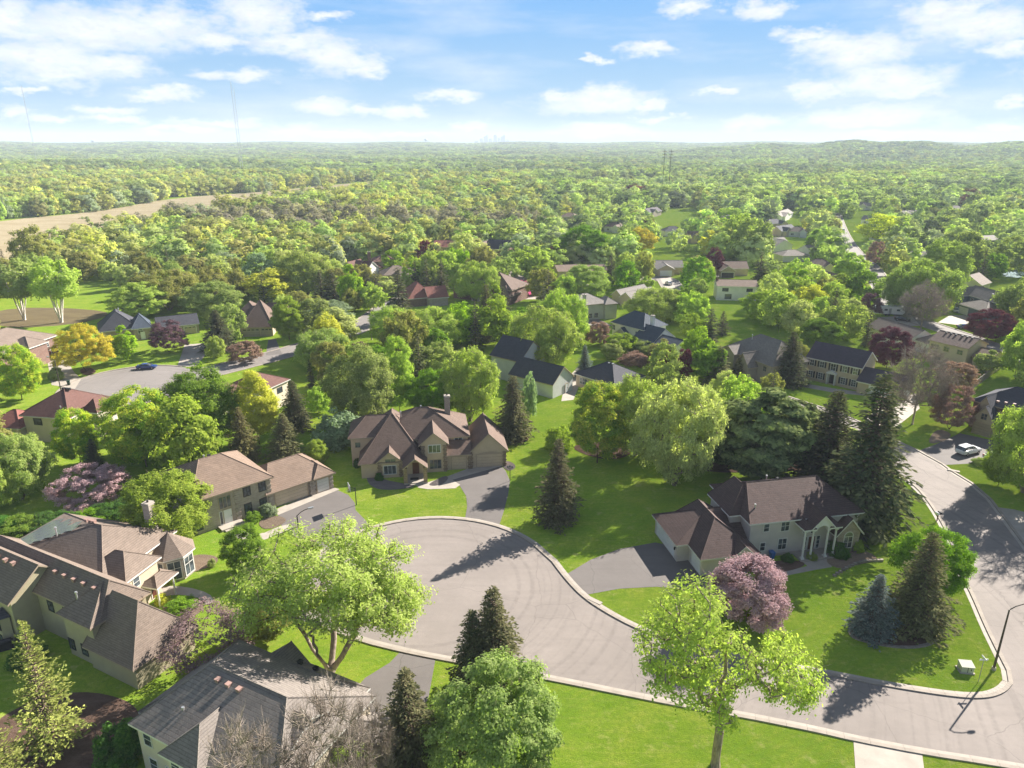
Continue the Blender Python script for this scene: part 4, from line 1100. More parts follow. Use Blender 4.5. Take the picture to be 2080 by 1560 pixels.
ar = [(9.6 + 0.85 * math.cos(math.pi * i / 12), 4.5 + 0.75 * math.sin(math.pi * i / 12)) for i in range(13)]
outl = [(10.45, 4.5), (11.3, 4.95), (9.6, 6.75), (7.9, 4.95), (8.75, 4.5)]
pol = outl + [a_ for a_ in ar[::-1]][1:-1]
tri = tessellate_polygon([[Vector((p[0], p[1], 0)) for p in pol]])
for yy, sgn in ((-1.9, 1), (-1.62, -1)):
    for t in tri:
        q = [pol[i] for i in t]; cr = (q[1][0] - q[0][0]) * (q[2][1] - q[0][1]) - (q[1][1] - q[0][1]) * (q[2][0] - q[0][0])
        q = q if (cr > 0) == (sgn > 0) else q[::-1]; mb.poly([(p[0], yy, p[1]) for p in q])
for p, q in zip(ar, ar[1:]): mb.poly([(p[0], -1.9, p[1]), (p[0], -1.62, p[1]), (q[0], -1.62, q[1]), (q[0], -1.9, q[1])])
mb.build('pediment', M['trim'], h.r)
h.wing(7.8, 11.4, -2.1, 5, 4.96, 1.9, 'gy', wall='none'); h.wing(6.75, 8.6, -2.05, 2.4, 4.9, .75, 'hip', wall='none', il=1.0, ir=.4); h.wing(10.6, 12.45, -2.05, 2.4, 4.9, .75, 'hip', wall='none', il=1, ir=.4)
h.pipe(1.6, 2.1, 6.1, 1.0); h.pipe(5.9, 7.0, 8.2, .5); h.vents([(7.4, 6.6, 8.35)], 0, 'dark')
mb = MB(); mb.tube((-9.72, .8 + .9, 2.0), (-9.9, 1.7, 2.0), .05, .05, 6); mb.box(-10.0, -9.84, 1.6, 1.8, 1.7, 2.1); mb.build('wall_lantern', M['dark'], h.r)
h.done(); HA = h

# --- B: cream stucco house with stone piers
h = House((-23.6, 108.9), 8, 'large cream stucco house with stone piers, many gables and brown roof behind the round lawn', 'stucco', 'brown', 'trimtan')
h.wing(1.2, 17, 4.0, 14.8, 5.2, 3.9, 'hip', il=6.6, ir=7.2)
h.wing(-4.2, 7, 5.1, 13.5, 5.5, 2.6, 'hip', il=3.2, ir=3)
h.wing(-2.3, 9.2, 0, 15.5, 2.8, 5.9, 'hip', ib=1, il=8.3, ir=5)
h.wing(.55, 5.4, -.15, 4, 2.82, 2.0, 'gy')
h.wing(7.9, 13.1, .95, 8.5, 5.18, 2.25, 'gy')
h.wing(5.1, 9.3, -3.1, 4, 2.9, 1.75, 'gy', wall='none', over=.3)
h.wing(12.4, 17.0, 1.3, 7, 2.9, 1.6, 'gx')
h.wing(16.5, 23.5, 1.7, 12, 2.95, 3.5, 'gy')
h.window('F', .16, 2.95, .7, 2.0, 1.5, 3, 1, 'white'); h.window('F', .16, 3.1, 2.6, 1.7, .8, 2, 1, 'trimtan')
h.window('F', 1.25, 10.6, 3.7, 2.0, 1.35, 3, 1, 'white'); h.window('F', 1.25, 10.7, .7, 1.9, 1.6, 3, 1, 'trimtan')
h.window('F', 4.43, 14.9, 3.9, 1.3, 1.1, 2, 1, 'white'); h.window('F', 5.53, -2.6, 3.6, .8, .9, 1, 1, 'trimtan')
h.window('L', -3.77, 7, 3.6, .9, .9, 1, 1, 'trimtan'); h.window('L', -1.87, 2.6, .8, .9, 1.4, 1, 2, 'trimtan')
h.garage('F', 1.73, 13.5, 16.0, 2.25, 'stucco', arch=True); h.garage('F', 2.0, 17.9, 22.3, 2.3, 'stucco', arch=True)
h.door('F', 0.44, 7.3, 1.1, 2.3, 'wood', z=.3)
mb = MB(); mb.box(5.3, 9.1, -3.0, .4, 0, .28); mb.box(6.2, 8.2, -3.35, -3.0, 0, .15); mb.build('porch_floor', M['concrete'], h.r)
for x in (5.55, 8.85):
    mb = MB(); mb.box(x - .32, x + .32, -2.95, -2.31, .0, 2.9); mb.build('pier', WALL['stone'], h.r)
for sd_, ps, u0, u1, z1 in (('F', .14, .95, 1.55, 2.8), ('F', 1.24, 8.35, 8.9, 5.0), ('F', 1.24, 12.1, 12.65, 5.0), ('F', 1.72, 16.35, 17.1, 2.8), ('F', 2.0, 22.55, 23.05, 2.9), ('F', .14, 4.5, 4.95, 2.8)):
    h.quoins(sd_, ps, u0, u1, z1)
h.chimney(13.4, 10.6, 6, 10.6, 1.0, .9, 'brick', 0)
h.pipe(5.0, 9.0, 7.6, .9, 1); h.pipe(8.6, 9.4, 8.9, .35)
mb = MB(); mb.box(6.3, 7.7, -1.9, -1.0, .28, .3); mb.build('doormat', M['black'], h.r)
h.done()

# --- C: tan brick house with hipped roofs and three garage bays
h = House((-43.5, 92.1), 43, 'tan brick house with plain hipped roof and long garage wing at the cul-de-sac', 'palebrick', 'tan', 'trimtan')
h.wing(-2.9, 9.5, 0, 13.4, 5.5, 3.3, 'hipx', il=4.0, ir=5.1)
h.wing(8.0, 19.8, .1, 10.4, 2.8, 2.7, 'hip', il=3, ir=3.7)
h.wing(15.9, 19.9, -.15, 6, 2.86, 1.4, 'hip')
for x in (5.3, 7.7): h.window('F', .45, x, 3.6, 1.0, 1.4, 2, 2, 'dark'); h.window('F', .45, x - .1, .7, 1.0, 1.6, 2, 2, 'dark')
h.window('F', .45, 1.9, 2.9, 1.7, 1.8, 3, 1, 'trimtan'); h.door('F', .45, 2.1, 1.2, 2.2, 'white', z=.3); h.window('F', .45, 1.1, .4, .35, 2.0, 1, 1, 'trim')
h.window('F', .45, -2.2, 3.6, 1.0, 1.4, 2, 2, 'dark'); h.window('F', .45, -2.2, .7, 1.0, 1.6, 2, 2, 'dark')
mb = MB(); mb.box(.4, 3.9, -1.2, .45, 0, .3); mb.box(.8, 3.4, -1.7, -1.2, 0, .15); mb.build('porch_floor', M['concrete'], h.r)
h.quoins('F', .45, 8.5, 9.0, 5.3, mat='palebrick', out=.09); h.quoins('F', .45, 3.4, 4.0, 5.3, mat='palebrick', out=.09)
h.quoins('F', .3, 15.4, 16.2, 2.75, mat='palebrick', out=.1); h.quoins('F', .3, 18.95, 19.4, 2.75, mat='palebrick', out=.09)
h.garage('F', .55, 9.6, 15.0, 2.25, 'beige'); h.garage('F', .3, 16.6, 18.7, 2.2, 'trim')
h.pipe(2.0, 7.0, 8.6, .4); h.vents([(2.9, 7.4, 8.6)], 0, 'dark')
h.done()

# --- D: solar-panel house
h = House((-45.9, 72.3), -15, 'brown roofed house with grey solar panels and a white stone chimney', 'beige', 'taupe', 'trim')
h.wing(-20, -1.6, -1.6, 11.0, 5.1, 3.5, 'hipx', il=12, ir=5.4)
h.wing(-6.0, .8, -.7, 5.2, 5.05, 2.1, 'hip', il=3, ir=2.6)
mb = MB(); pr = [(2.9, 3.4), (2.95, 3.3), (0.02, 5.9)]
n = 8; cx_, cy_ = -1.3, 9.0
for k in range(n):
    t0, t1 = 2 * math.pi * (k + .5) / n, 2 * math.pi * (k + 1.5) / n
    a0_, b0_ = (cx_ + 3.1 * math.cos(t0), cy_ + 3.1 * math.sin(t0), 3.5), (cx_ + 3.1 * math.cos(t1), cy_ + 3.1 * math.sin(t1), 3.5)
    mb.poly([a0_, b0_, (cx_, cy_, 6.0)], 0); mb.poly([(a0_[0], a0_[1], 3.3), (b0_[0], b0_[1], 3.3), b0_, a0_], 1)
ro_ = mb.build('roof', [ROOF['taupe'], M['trim']], h.r); h.roofs.append(ro_)
mb = MB(); mb.prism([(cx_ + 2.7 * math.cos(2 * math.pi * (k + .5) / n), cy_ + 2.7 * math.sin(2 * math.pi * (k + .5) / n)) for k in range(n)], 0, 3.4); mb.build('wall', WALL['palebrick'], h.r)
for k in (6, 7, 0):
    t = 2 * math.pi * k / n + 0.0; nx_, ny_ = math.cos(t), math.sin(t); cxx, cyy_ = cx_ + 2.5 * nx_, cy_ + 2.5 * ny_; tx, ty = -ny_, nx_
    mb = MB(); g_ = MB()
    def bx(m_, u0, u1, z0, z1, o0, o1):
        q = [(cxx + tx * u + nx_ * o, cyy_ + ty * u + ny_ * o) for u, o in ((u0, o0), (u0, o1), (u1, o1), (u1, o0))]; m_.prism(q, z0, z1)
    for u0, u1, z0, z1 in ((-.85, -.75, .4, 2.9), (.75, .85, .4, 2.9), (-.85, .85, 2.9, 3.0), (-.85, .85, .3, .4), (-.03, .03, .4, 2.9), (-.75, .75, 1.9, 1.96)): bx(mb, u0, u1, z0, z1, -.02, .1)
    bx(g_, -.75, .75, .4, 2.9, -.02, .06); wo = mb.build('window', M['trim'], h.r); g_.build('pane', M['glass'], wo)
h.chimney(-4.2, 9.6, 4.5, 9.6, 1.0, 1.0, 'palebrick', 0)
h.wing(-.2, 2.6, 1.8, 5.6, 2.9, .7, 'hip', wall='none')
for x, y in ((2.2, 2.2), (2.2, 4.9)):
    mb = MB(); mb.tube((x, y, 0), (x, y, 2.85), .12, .1, 10); mb.build('column', M['trim'], h.r)
h.window('F', -.25, -1.2, 3.3, .9, 1.2); h.window('R', .35, 1.2, 3.3, .9, 1.2); h.window('R', .35, 1.2, .8, 1.0, 1.4); h.door('R', .35, 3.6, 1.0, 2.1, 'wood')
# solar array lying on the far slope
sl = 3.5 / 12; mb = MB(); kk = 6.3 / 12
for r in range(10):
    xa = -19.3 + r * 1.08; xb = xa + 1.04
    ylo, yhi = -1.6 + (xb + 20) * kk + .25, 11.0 - (xb + 20) * kk - .25
    ylo = max(ylo, .1)
    for c in range(int((yhi - ylo) / 1.66)):
        if r == 0 and c > 4: continue
        ya = ylo + c * 1.66; q = [(xa, ya), (xb, ya), (xb, ya + 1.62), (xa, ya + 1.62)]
        top = [(x, y, 5.1 + (x + 20) * sl + .12) for x, y in q]; bot = [(x, y, z - .05) for x, y, z in top]
        mb.poly(top)
        for i in range(4): j = (i + 1) % 4; mb.poly([bot[i], bot[j], top[j], top[i]])
mb.build('solar_panel', M['solar'], h.roofs[0])
h.pipe(-12.0, 2.6, 7.3, 1.3); h.vents([(-8.8, 5.3, 8.5), (-9.5, 5.5, 8.4), (-10.3, 5.6, 8.35)], 0)
h.done()

# --- E: long olive stucco house, lower left
h = House((-45.4, 62.9), -27, 'long two-storey olive stucco house with ribbed brown roof at the left edge', 'ochre', 'taupe', 'trimtan')
h.wing(-24, 1.0, 1.3, 7.4, 5.5, 2.75, 'hip', il=2, ir=2.2)
h.wing(-4.9, 1.02, .1, 6.4, 5.46, 2.55, 'hip', il=4, ir=2.2)
h.wing(-26, -10.9, -1.5, 6.4, 5.52, 2.9, 'gx')
h.wing(-.7, 7.6, -.2, 7.9, 2.9, 4.7, 'hipx', il=0.6, ir=3.5)
h.vents([(x, 3.3, 7.5) for x in (-9.4, -7.7, -6.0, -4.3, -2.4)], 0); h.vents([(x, 1.6, 8.1) for x in (-17.5, -15.9, -14.4)], 2)
h.pipe(-3.5, 1.9, 6.9, .5)
for x, z in ((-8.9, 3.4), (-6.0, 3.4), (-3.9, .9), (-1.7, .9)): h.window('F', 1.75 if x < -5 else .55, x, z, .9, 1.25, 1, 2, 'dark')
h.window('F', -1.18, -14.9, .6, 1.3, 1.8, 2, 2, 'dark'); h.window('F', -1.18, -17, 3.3, 1.3, 1.4, 2, 2, 'dark')
mb = MB(); mb.prism([(-14.2, -1.2), (-13.8, -2.1), (-12.3, -2.1), (-11.9, -1.2)], 0, 3.6); mb.build('bay', WALL['ochre'], h.r)
mb = MB(); mb.poly([(-14.5, -1.15, 3.6), (-13.9, -2.35, 3.6), (-13.05, -1.15, 4.4)]); mb.poly([(-13.9, -2.35, 3.6), (-12.2, -2.35, 3.6), (-13.05, -1.15, 4.4)]); mb.poly([(-12.2, -2.35, 3.6), (-11.6, -1.15, 3.6), (-13.05, -1.15, 4.4)]); mb.build('roof', ROOF['charcoal'], h.r)
h.window('F', -2.1, -13.4, 2.2, .5, .9, 1, 1, 'dark'); h.window('F', -2.1, -12.6, 2.2, .5, .9, 1, 1, 'dark'); h.window('F', -2.1, -13.0, .4, .9, 1.0, 1, 1, 'dark')
h.done()

# --- F: grey roofed house at the bottom edge
h = House((-33.9, 49.7), -27, 'pale siding house with large dark grey shingle roof at the bottom edge', 'cream', 'grey', 'trim')
h.wing(0, 17.5, 0, 12.6, 5.5, 3.1, 'hip', il=3.8, ir=4.5)
h.wing(2.2, 8.5, 8, 14.6, 3.2, 2.6, 'gy'); h.wing(4.5, 14.5, 9, 15.4, 3.0, 2.7, 'hip', il=3.2, ir=3.4)
h.wing(-3.4, 1.5, 3.0, 12, 2.8, 1.6, 'hip', wall='cream')
h.wing(5.2, 9.9, -1.0, 5, 5.48, 1.9, 'hip', ib=1, il=2.6, ir=1)
h.wing(9, 15.9, 1.4, 10.6, 5.7, 2.2, 'gx', wall='palegrey')
h.wing(13, 21, 5.0, 13, 3.0, 2.8, 'hip')
for x, z in ((1.7, 3.4), (1.9, .6), (4.1, .6)): h.window('F', .45, x, z, .95, 1.35, 1, 2)
for x in (6.6, 8.5): h.window('F', -.56, x, 3.6, 1.0, 1.4, 1, 2)
for x in (6.6, 8.5): h.window('F', -.56, x, .7, 1.0, 1.4, 1, 2)
h.window('F', 0.45, 11.2, 3.6, 1.0, 1.3, 1, 2); h.window('R', 15.6, 6, 3.6, 1.4, 1.4, 2, 2)
h.vents([(5.6, 5.4, 8.2), (6.9, 5.4, 8.2), (8.2, 5.4, 8.2)], 0, 'terra'); h.vents([(8, 12.9, 5.45), (10, 12.9, 5.45)], 2, 'dark'); h.pipe(1.6, 9.6, 5.3, 1.2)
h.pipe(4.3, 2.5, 6.6, .3)
h.done()


# --- houses further off: read off two eave corners of the side that faces the camera
def house2(A, B, z, label, wings, wall='cream', roof='brown', trim='trim', openings=(), chim=(), vents=(), name='house', group=None, scale=True):
    """A, B: photo pixels of the left and right eave corner at height z; wings use fractions of the length AB along x, metres in y"""
    a_, b_ = P(*A, z), P(*B, z); L = math.hypot(b_[0] - a_[0], b_[1] - a_[1]); ang = math.degrees(math.atan2(b_[1] - a_[1], b_[0] - a_[0]))
    h = House(a_, ang, label, wall, roof, trim, name=name, group=group)
    for w in wings:
        x0, x1, y0, y1, zz, rise, kind = w[:7]; kw = dict(w[7]) if len(w) > 7 else {}
        for k in ('il', 'ir'):
            if k in kw: kw[k] = kw[k]
        h.wing(x0 * L, x1 * L, y0, y1, zz, rise, kind, **kw)
    for op in openings:
        if op[0] == 'w': _, side, pos, us, zz, w, hh = op[:7]; kw = op[7] if len(op) > 7 else {}
        if op[0] == 'w':
            for u in us: h.window(side, pos * L if side in 'LR' else pos, u * L if side in 'FB' else u, zz, w, hh, kw.get('nx', 2), kw.get('nz', 2), kw.get('frame'), kw.get('arch', False), kw.get('sh'))
        elif op[0] == 'g':
            _, side, pos, u0, u1, hh, mat = op[:7]; f = L if side in 'FB' else 1
            h.garage(side, pos * L if side in 'LR' else pos, u0 * f, u1 * f, hh, mat, win=len(op) > 7)
        elif op[0] == 'd': _, side, pos, u, mat = op; h.door(side, pos * L if side in 'LR' else pos, u * L if side in 'FB' else u, 1.0, 2.1, mat)
    for c in chim: h.chimney(c[0] * L, *c[1:])
    for v in vents: h.vents([(v[0] * L, v[1], v[2])], 0, 'dark')
    h.done(); h.L = L; return h
SW = dict(frame='dark')
# H18 colonial
h = house2((1636, 725), (1752, 749), 5.5, 'tan colonial house with black shutters, pedimented door and violet gable roof',
           [(0, 1, 0, 9.5, 5.5, 3.0, 'gx')], 'tan', 'violet', 'trim', [])
L = h.L
h.window('F', .45, L * .12, 3.7, 1.0, 1.35, 2, 2, sh := None, False, True); h.window('F', .45, L * .30, 3.7, 1.0, 1.35, 2, 2, None, False, True)
h.window('F', .45, L * .5, 3.5, 1.1, 1.6, 2, 2, None, False, True); h.window('F', .45, L * .70, 3.7, 1.0, 1.35, 2, 2, None, False, True); h.window('F', .45, L * .88, 3.7, 1.0, 1.35, 2, 2, None, False, True)
for u in (.12, .30, .70, .88): h.window('F', .45, L * u, .8, 1.0, 1.5, 2, 3, None, False, True)
h.door('F', .45, L * .5, 1.1, 2.2, 'black', z=.3)
mb = MB(); mb.box(L * .5 - 1.0, L * .5 - .75, -.15, .47, .1, 2.7); mb.box(L * .5 + .75, L * .5 + 1.0, -.15, .47, .1, 2.7); mb.box(L * .5 - 1.15, L * .5 + 1.15, -.3, .46, 2.7, 2.95)
mb.poly([(L * .5 - 1.2, -.3, 2.95), (L * .5 + 1.2, -.3, 2.95), (L * .5, -.3, 3.5)]); mb.poly([(L * .5 - 1.2, -.3, 2.95), (L * .5, -.3, 3.5), (L * .5, .46, 3.5), (L * .5 - 1.2, .46, 2.95)]); mb.poly([(L * .5 + 1.2, -.3, 2.95), (L * .5 + 1.2, .46, 2.95), (L * .5, .46, 3.5), (L * .5, -.3, 3.5)])
mb.build('door_surround', M['trim'], h.r)
h.wing(L - .4, L + 9.5, -1.8, 6.4, 2.9, 2.5, 'gx', roof='violet', wall='tan'); h.garage('R', L + 9.2, .2, 4.6, 2.2, 'white'); h.garage('F', -1.35, L + 2.5, L + 7.6, 2.2, 'white')
h.done()
# H19 ranch with cream walls
house2((1885, 690), (1967, 709), 5.3, 'cream split-level house with brown vented roof below the dark red tree',
       [(0, 1, 0, 9.5, 5.3, 2.0, 'gx'), (1.0, 1.45, 2, 10, 3.2, 1.8, 'gx', dict(roof='tan'))], 'beige', 'brown', 'trimtan',
       [('w', 'F', .45, (.17,), 3.3, 1.9, 1.1, dict(nx=3)), ('w', 'F', .45, (.47, .8), 3.3, 1.3, 1.1), ('w', 'F', .45, (.3,), .7, 1.4, 1.3)],
       vents=[(.2, 4.2, 7.1), (.32, 4.2, 7.1), (.44, 4.2, 7.1), (.6, 4.2, 7.1), (.72, 4.2, 7.1), (.84, 4.2, 7.1)])
# H20 brick house at right edge
h = house2((1972, 850), (2050, 872), 2.9, 'brick house with front gables and dark hip roof above the white cars',
       [(0, .62, 0, 8, 2.9, 3.1, 'gy', dict(wall='tan')), (-.28, 1.6, 3.0, 14, 5.6, 3.2, 'hip'), (.0, .38, 1.4, 8, 5.3, 2.2, 'gy', dict(wall='tan')), (.9, 1.5, 1, 8, 3.0, 2.6, 'gy')], 'redbrick', 'charcoal', 'trimtan',
       [('g', 'F', .3, .10, .52, 2.2, 'trimtan'), ('w', 'F', .3, (.31,), 3.3, .95, 1.15, dict(nx=2))])
h.vents([(2.5, 4.0, 6.3), (3.8, 4.2, 6.4), (5.2, 4.3, 6.5)], 1, 'terra')
# H17 big grey roof
h = house2((1462, 704), (1563, 742), 5.2, 'taupe siding house with large steep grey hip roof and small front gables',
       [(0.02, 1.05, 0, 12, 5.0, 4.6, 'hip', dict(il=7, ir=4)), (.13, .42, -1.6, 5, 5.2, 1.7, 'gy'), (.5, .78, -2.6, 6, 3.6, 3.2, 'gy')], 'taupe', 'grey', 'trimtan',
       [('w', 'F', -1.3, (.27,), 3.3, .9, 1.1), ('g', 'F', -2.3, .54, .74, 2.1, 'taupe', 1), ('w', 'F', .45, (.9,), 3.2, 1.0, 1.1)])
h.pipe(6.5, 4.2, 8.4, .9)
# H14 slate blue
h = house2((1240, 654), (1307, 671), 5.5, 'white walled house with slate blue hip roof stepping down to the right',
       [(0, 1, 0, 10.5, 5.5, 3.3, 'hip', dict(il=4.2, ir=4.2)), (.85, 1.45, -2, 7, 3.6, 3.0, 'gx'), (1.3, 2.0, -3, 6.5, 2.9, 2.2, 'gx'), (.2, .62, -1.2, 4, 3.0, 2.0, 'gy', dict(wall='greenish'))], 'white', 'slate', 'trim',
       [('w', 'F', .45, (.08,), 3.4, 1.0, 1.4), ('w', 'F', .45, (.8,), 3.4, 1.3, 1.1, dict(nx=3))])
h.chimney(h.L * .97, 4, 5, 9, .9, .9, 'trim', 0)
# H15 two barn-like volumes
h = house2((1032, 760), (1123, 783), 3.3, 'pale grey house with two plain dark gable roofs one behind the other', [(0, 1, 0, 8.6, 3.3, 3.3, 'gx')], 'palegrey', 'charcoal', 'trimtan',
       [('d', 'R', .985, 5.6, 'white'), ('w', 'R', .985, (), 0, 1, 1)])
h.wing(-8.5, 1.0, 3.2, 13.5, 5.6, 4.0, 'gx', wall='palegrey'); h.window('R', .7, 10.5, 3.6, 1.0, 1.3)
h.done()
# H16 dark hip
h = house2((1165, 758), (1240, 782), 3.1, 'single-storey house with dark hip roof and white framed window left of the tall maple', [(0, 1.1, 0, 11, 3.1, 3.0, 'hip')], 'tan', 'charcoal', 'trim',
       [('w', 'F', .45, (.25,), 1.0, 2.2, 1.4, dict(nx=3))])
h.vents([(6.2, 5.3, 5.9), (7.3, 5.3, 5.9)], 0, 'steel')
# H3
h = house2((487, 666), (555, 664), 2.9, 'taupe house with very steep shingled roof above a wide three-bay garage',
       [(0, 1, 0, 13, 2.9, 6.6, 'hip', dict(il=8.0, ir=5, ib=1)), (-.28, .6, 4, 14, 5.2, 3.6, 'hip'), (.62, 1.25, 9, 15, 4.6, 3.0, 'gx')], 'tan', 'brown', 'trimtan',
       [('g', 'F', .45, .06, .56, 2.2, 'taupe', 1), ('g', 'F', .45, .62, .95, 2.2, 'taupe', 1)])
# H2 dark roof left
h = house2((227, 672), (318, 662), 3.4, 'stone fronted house with steep dark slate roof behind the small green tree',
       [(-.3, .62, 0, 12, 3.4, 4.6, 'hip', dict(il=4, ir=4)), (.42, .9, -1.5, 8, 3.5, 3.2, 'hip', dict(roof='slate', ib=1, il=4.5, ir=3)), (1.0, 2.0, -1, 7, 2.9, 2.4, 'gx')], 'brick', 'charcoal', 'trim',
       [('w', 'F', -1.05, (.62,), 1.9, 1.2, .9, dict(nx=2, arch=True, nz=1)), ('d', 'F', -1.05, .66, 'white'), ('g', 'F', -.55, 1.2, 1.55, 2.1, 'tan', 1), ('g', 'F', -.55, 1.62, 1.9, 2.1, 'tan', 1)])
h.pipe(2.6, 5.6, 7.8, .7, 0, .14)
# H1 left edge
h = house2((72, 696), (118, 680), 5.6, 'peach brick house with broad grey brown hip roof at the left edge',
       [(-2.4, 1, 0, 15, 5.6, 3.6, 'hip'), (-.6, .25, -2.2, 5, 5.5, 2.0, 'hip')], 'redbrick', 'taupe', 'trim',
       [('w', 'F', .45, (.5,), 3.4, 1.3, 1.2, dict(nx=2)), ('w', 'R', .93, (3, 7), 3.4, 1.3, 1.3), ('d', 'F', .45, .55, 'wood'), ('w', 'R', .93, (3, 7), .8, 1.4, 1.5)])
h.chimney(-11, 7.5, 6, 10.6, 1.4, 1.1, 'brick', 0)
# H4 red-brown roof
h = house2((38, 844), (140, 851), 5.3, 'cream walled house with dark reddish brown hip roof below the left turning circle',
       [(0, 1, 0, 12, 5.3, 3.6, 'hip', dict(il=6, ir=5.6)), (-.3, .5, 3, 12, 4.2, 2.6, 'hip'), (.9, 1.25, 4, 10, 5.1, 2.2, 'hip'), (-.75, .06, -1, 7, 3.0, 2.2, 'hip', dict(roof='red'))], 'cream', 'redbrown', 'trim',
       [('w', 'F', .45, (.32,), 3.5, 1.6, 1.2, dict(nx=2, frame='dark')), ('w', 'F', .45, (.9,), 3.5, 1.0, 1.2), ('w', 'F', .45, (.6,), .8, 1.2, 1.2)])
h.vents([(h.L * .46, 6.3, 8.8), (h.L * .52, 6.3, 8.8), (h.L * .58, 6.3, 8.8)], 0, 'dark'); h.pipe(h.L * .7, 2.0, 6.4, .4)
# H5
h = house2((545, 790), (590, 770), 5.4, 'cream house with brown roof and a row of dark roof vents behind the yellow tree',
       [(-1.3, -.1, 4, 14, 5.2, 2.6, 'hip'), (-.4, 1.0, 0, 9.5, 5.4, 2.4, 'hip')], 'cream', 'redbrown', 'trim',
       [('w', 'F', .45, (.55,), 3.3, 1.5, 1.1, dict(nx=2, frame='dark')), ('w', 'R', .94, (3.0,), 3.3, 1.5, 1.1, dict(frame='dark')), ('w', 'R', .94, (3.0,), .7, 1.5, 1.1, dict(frame='dark'))])
h.vents([(x * h.L, 4.9, 7.6) for x in (-.0, .12, .24, .36)], 1, 'dark'); h.vents([(x * h.L, 9, 7.7) for x in (-.9, -.8, -.7)], 0, 'dark')
# H6
house2((849, 606), (897, 602), 3.0, 'house with pale red hip roof and stone gable end', [(-.4, .8, 0, 13, 3.0, 4.6, 'hip'), (.35, 1.25, -2, 6.5, 3.0, 3.4, 'gx', dict(wall='palebrick'))], 'redbrick', 'red', 'trim',
       [('w', 'R', 1.23, (2.0,), .7, 1.8, 1.3, dict(nx=2))])
# H7
h = house2((917, 577), (1040, 590), 5.2, 'large brown brick house with long hipped roof and small dormers', [(0, 1, 0, 14, 5.2, 4.6, 'hip', dict(il=6, ir=9)), (.33, .5, -.8, 5, 5.2, 1.8, 'gy', dict(wall='cream')), (.55, .7, -.4, 5, 5.2, 1.6, 'gy'), (.75, 1.0, -2, 8, 3.2, 3.2, 'hip')], 'redbrick', 'brown', 'trimtan',
       [('w', 'F', -.45, (.41,), 3.6, 1.8, 1.4, dict(nx=2)), ('w', 'F', .45, (.14, .27), 3.4, .9, 1.1), ('g', 'F', -1.55, .8, .95, 2.1, 'tan')])
house2((1035, 580), (1078, 570), 4.0, 'small grey brown roofed house beside the hot pink tree', [(0, 1, 0, 11, 4.0, 4.0, 'hip'), (.3, .8, -1.5, 6, 4.0, 2.2, 'gy')], 'taupe', 'grey', 'trimtan')
house2((697, 548), (742, 552), 4.5, 'white gabled house with brown roof before the wood, its gable end partly in shade', [(0, .45, 0, 9, 4.5, 3.4, 'gy', dict(wall='white')), (.2, 1, 1, 10, 4.5, 3.4, 'gx')], 'white', 'redbrown', 'trim')
h = house2((757, 532), (805, 530), 5.2, 'tan two-storey house with brick chimney at the edge of the wood', [(0, 1, 0, 10, 5.2, 2.4, 'hip'), (-.3, .4, -3, 6, 3.0, 2.2, 'hip')], 'beige', 'redbrown', 'trimtan', [('w', 'F', .45, (.6,), 3.3, 2.4, 1.1, dict(nx=3, frame='dark'))])
h.chimney(-1.2, 2, 0, 9.3, 1.3, .9, 'redbrick')
house2((778, 560), (842, 556), 3.2, 'grey roofed bungalow half hidden behind dark spruces', [(0, 1, 0, 11, 3.2, 3.0, 'hip'), (.5, 1.3, -3, 5, 3.0, 2.4, 'gx')], 'tan', 'taupe', 'trimtan')
house2((880, 502), (925, 502), 5.0, 'tan house with pink brown roof right of the dark purple tree', [(0, 1, 0, 10, 5.0, 2.8, 'gx')], 'tan', 'red', 'trimtan', [('w', 'F', .45, (.5,), 3.0, 1.6, 1.2)])
house2((972, 505), (1008, 507), 5.0, 'brick house with steep dark gables in front of the wood', [(0, .5, 0, 9, 5.0, 3.4, 'gy'), (.3, 1.6, 1, 11, 5.0, 4.0, 'gx', dict(roof='charcoal'))], 'redbrick', 'brown', 'trim')
house2((470, 545), (507, 548), 3.4, 'grey roofed house at the dark edge of the wood', [(0, 1, 0, 10, 3.4, 2.8, 'hip')], 'taupe', 'grey', 'trimtan')
house2((382, 566), (420, 569), 3.0, 'pale blue grey gable roof peeping over the round trees', [(0, 1, 0, 8, 3.0, 2.8, 'gx')], 'palegrey', 'slate', 'trim')
h = house2((1168, 622), (1240, 615), 5.2, 'grey green two-storey house with pale roof and white chimney', [(0, 1, 0, 11, 5.2, 2.6, 'hip'), (.8, 1.2, -1, 6, 5.0, 1.8, 'hip')], 'greenish', 'pale', 'trimtan', [('w', 'F', .45, (.45, .62), .8, 1.2, 1.3), ('w', 'F', .45, (.9,), .8, 1.4, 1.3)])
h.chimney(3.2, -.1, 0, 8.6, .9, .8, 'greenish')
house2((1240, 598), (1282, 606), 3.0, 'long low garage row with pale roofs and tan walls', [(0, .55, 0, 16, 3.0, 2.0, 'gy'), (.5, 1.1, -1, 14, 3.0, 2.0, 'gy')], 'tan', 'pale', 'trim')
house2((1133, 552), (1185, 550), 3.4, 'low tan house with flat pitched roof among round trees', [(0, 1, 0, 10, 3.4, 2.0, 'gx'), (1.0, 2.0, 1, 9, 3.2, 1.8, 'gx')], 'tan', 'tan', 'trimtan')
h = house2((1456, 581), (1541, 583), 5.2, 'white two-storey house with pink brown low roof and dark windows', [(0, 1, 0, 9, 5.2, 1.7, 'gx')], 'white', 'tan', 'trim',
       [('w', 'F', .45, (.22, .8), 3.3, 2.0, 1.1, dict(nx=2, frame='dark')), ('w', 'F', .45, (.3,), .6, 2.2, 1.6, dict(nx=2, frame='dark'))])
h.chimney(.6, 4, 5, 8, .8, .8, 'redbrick')
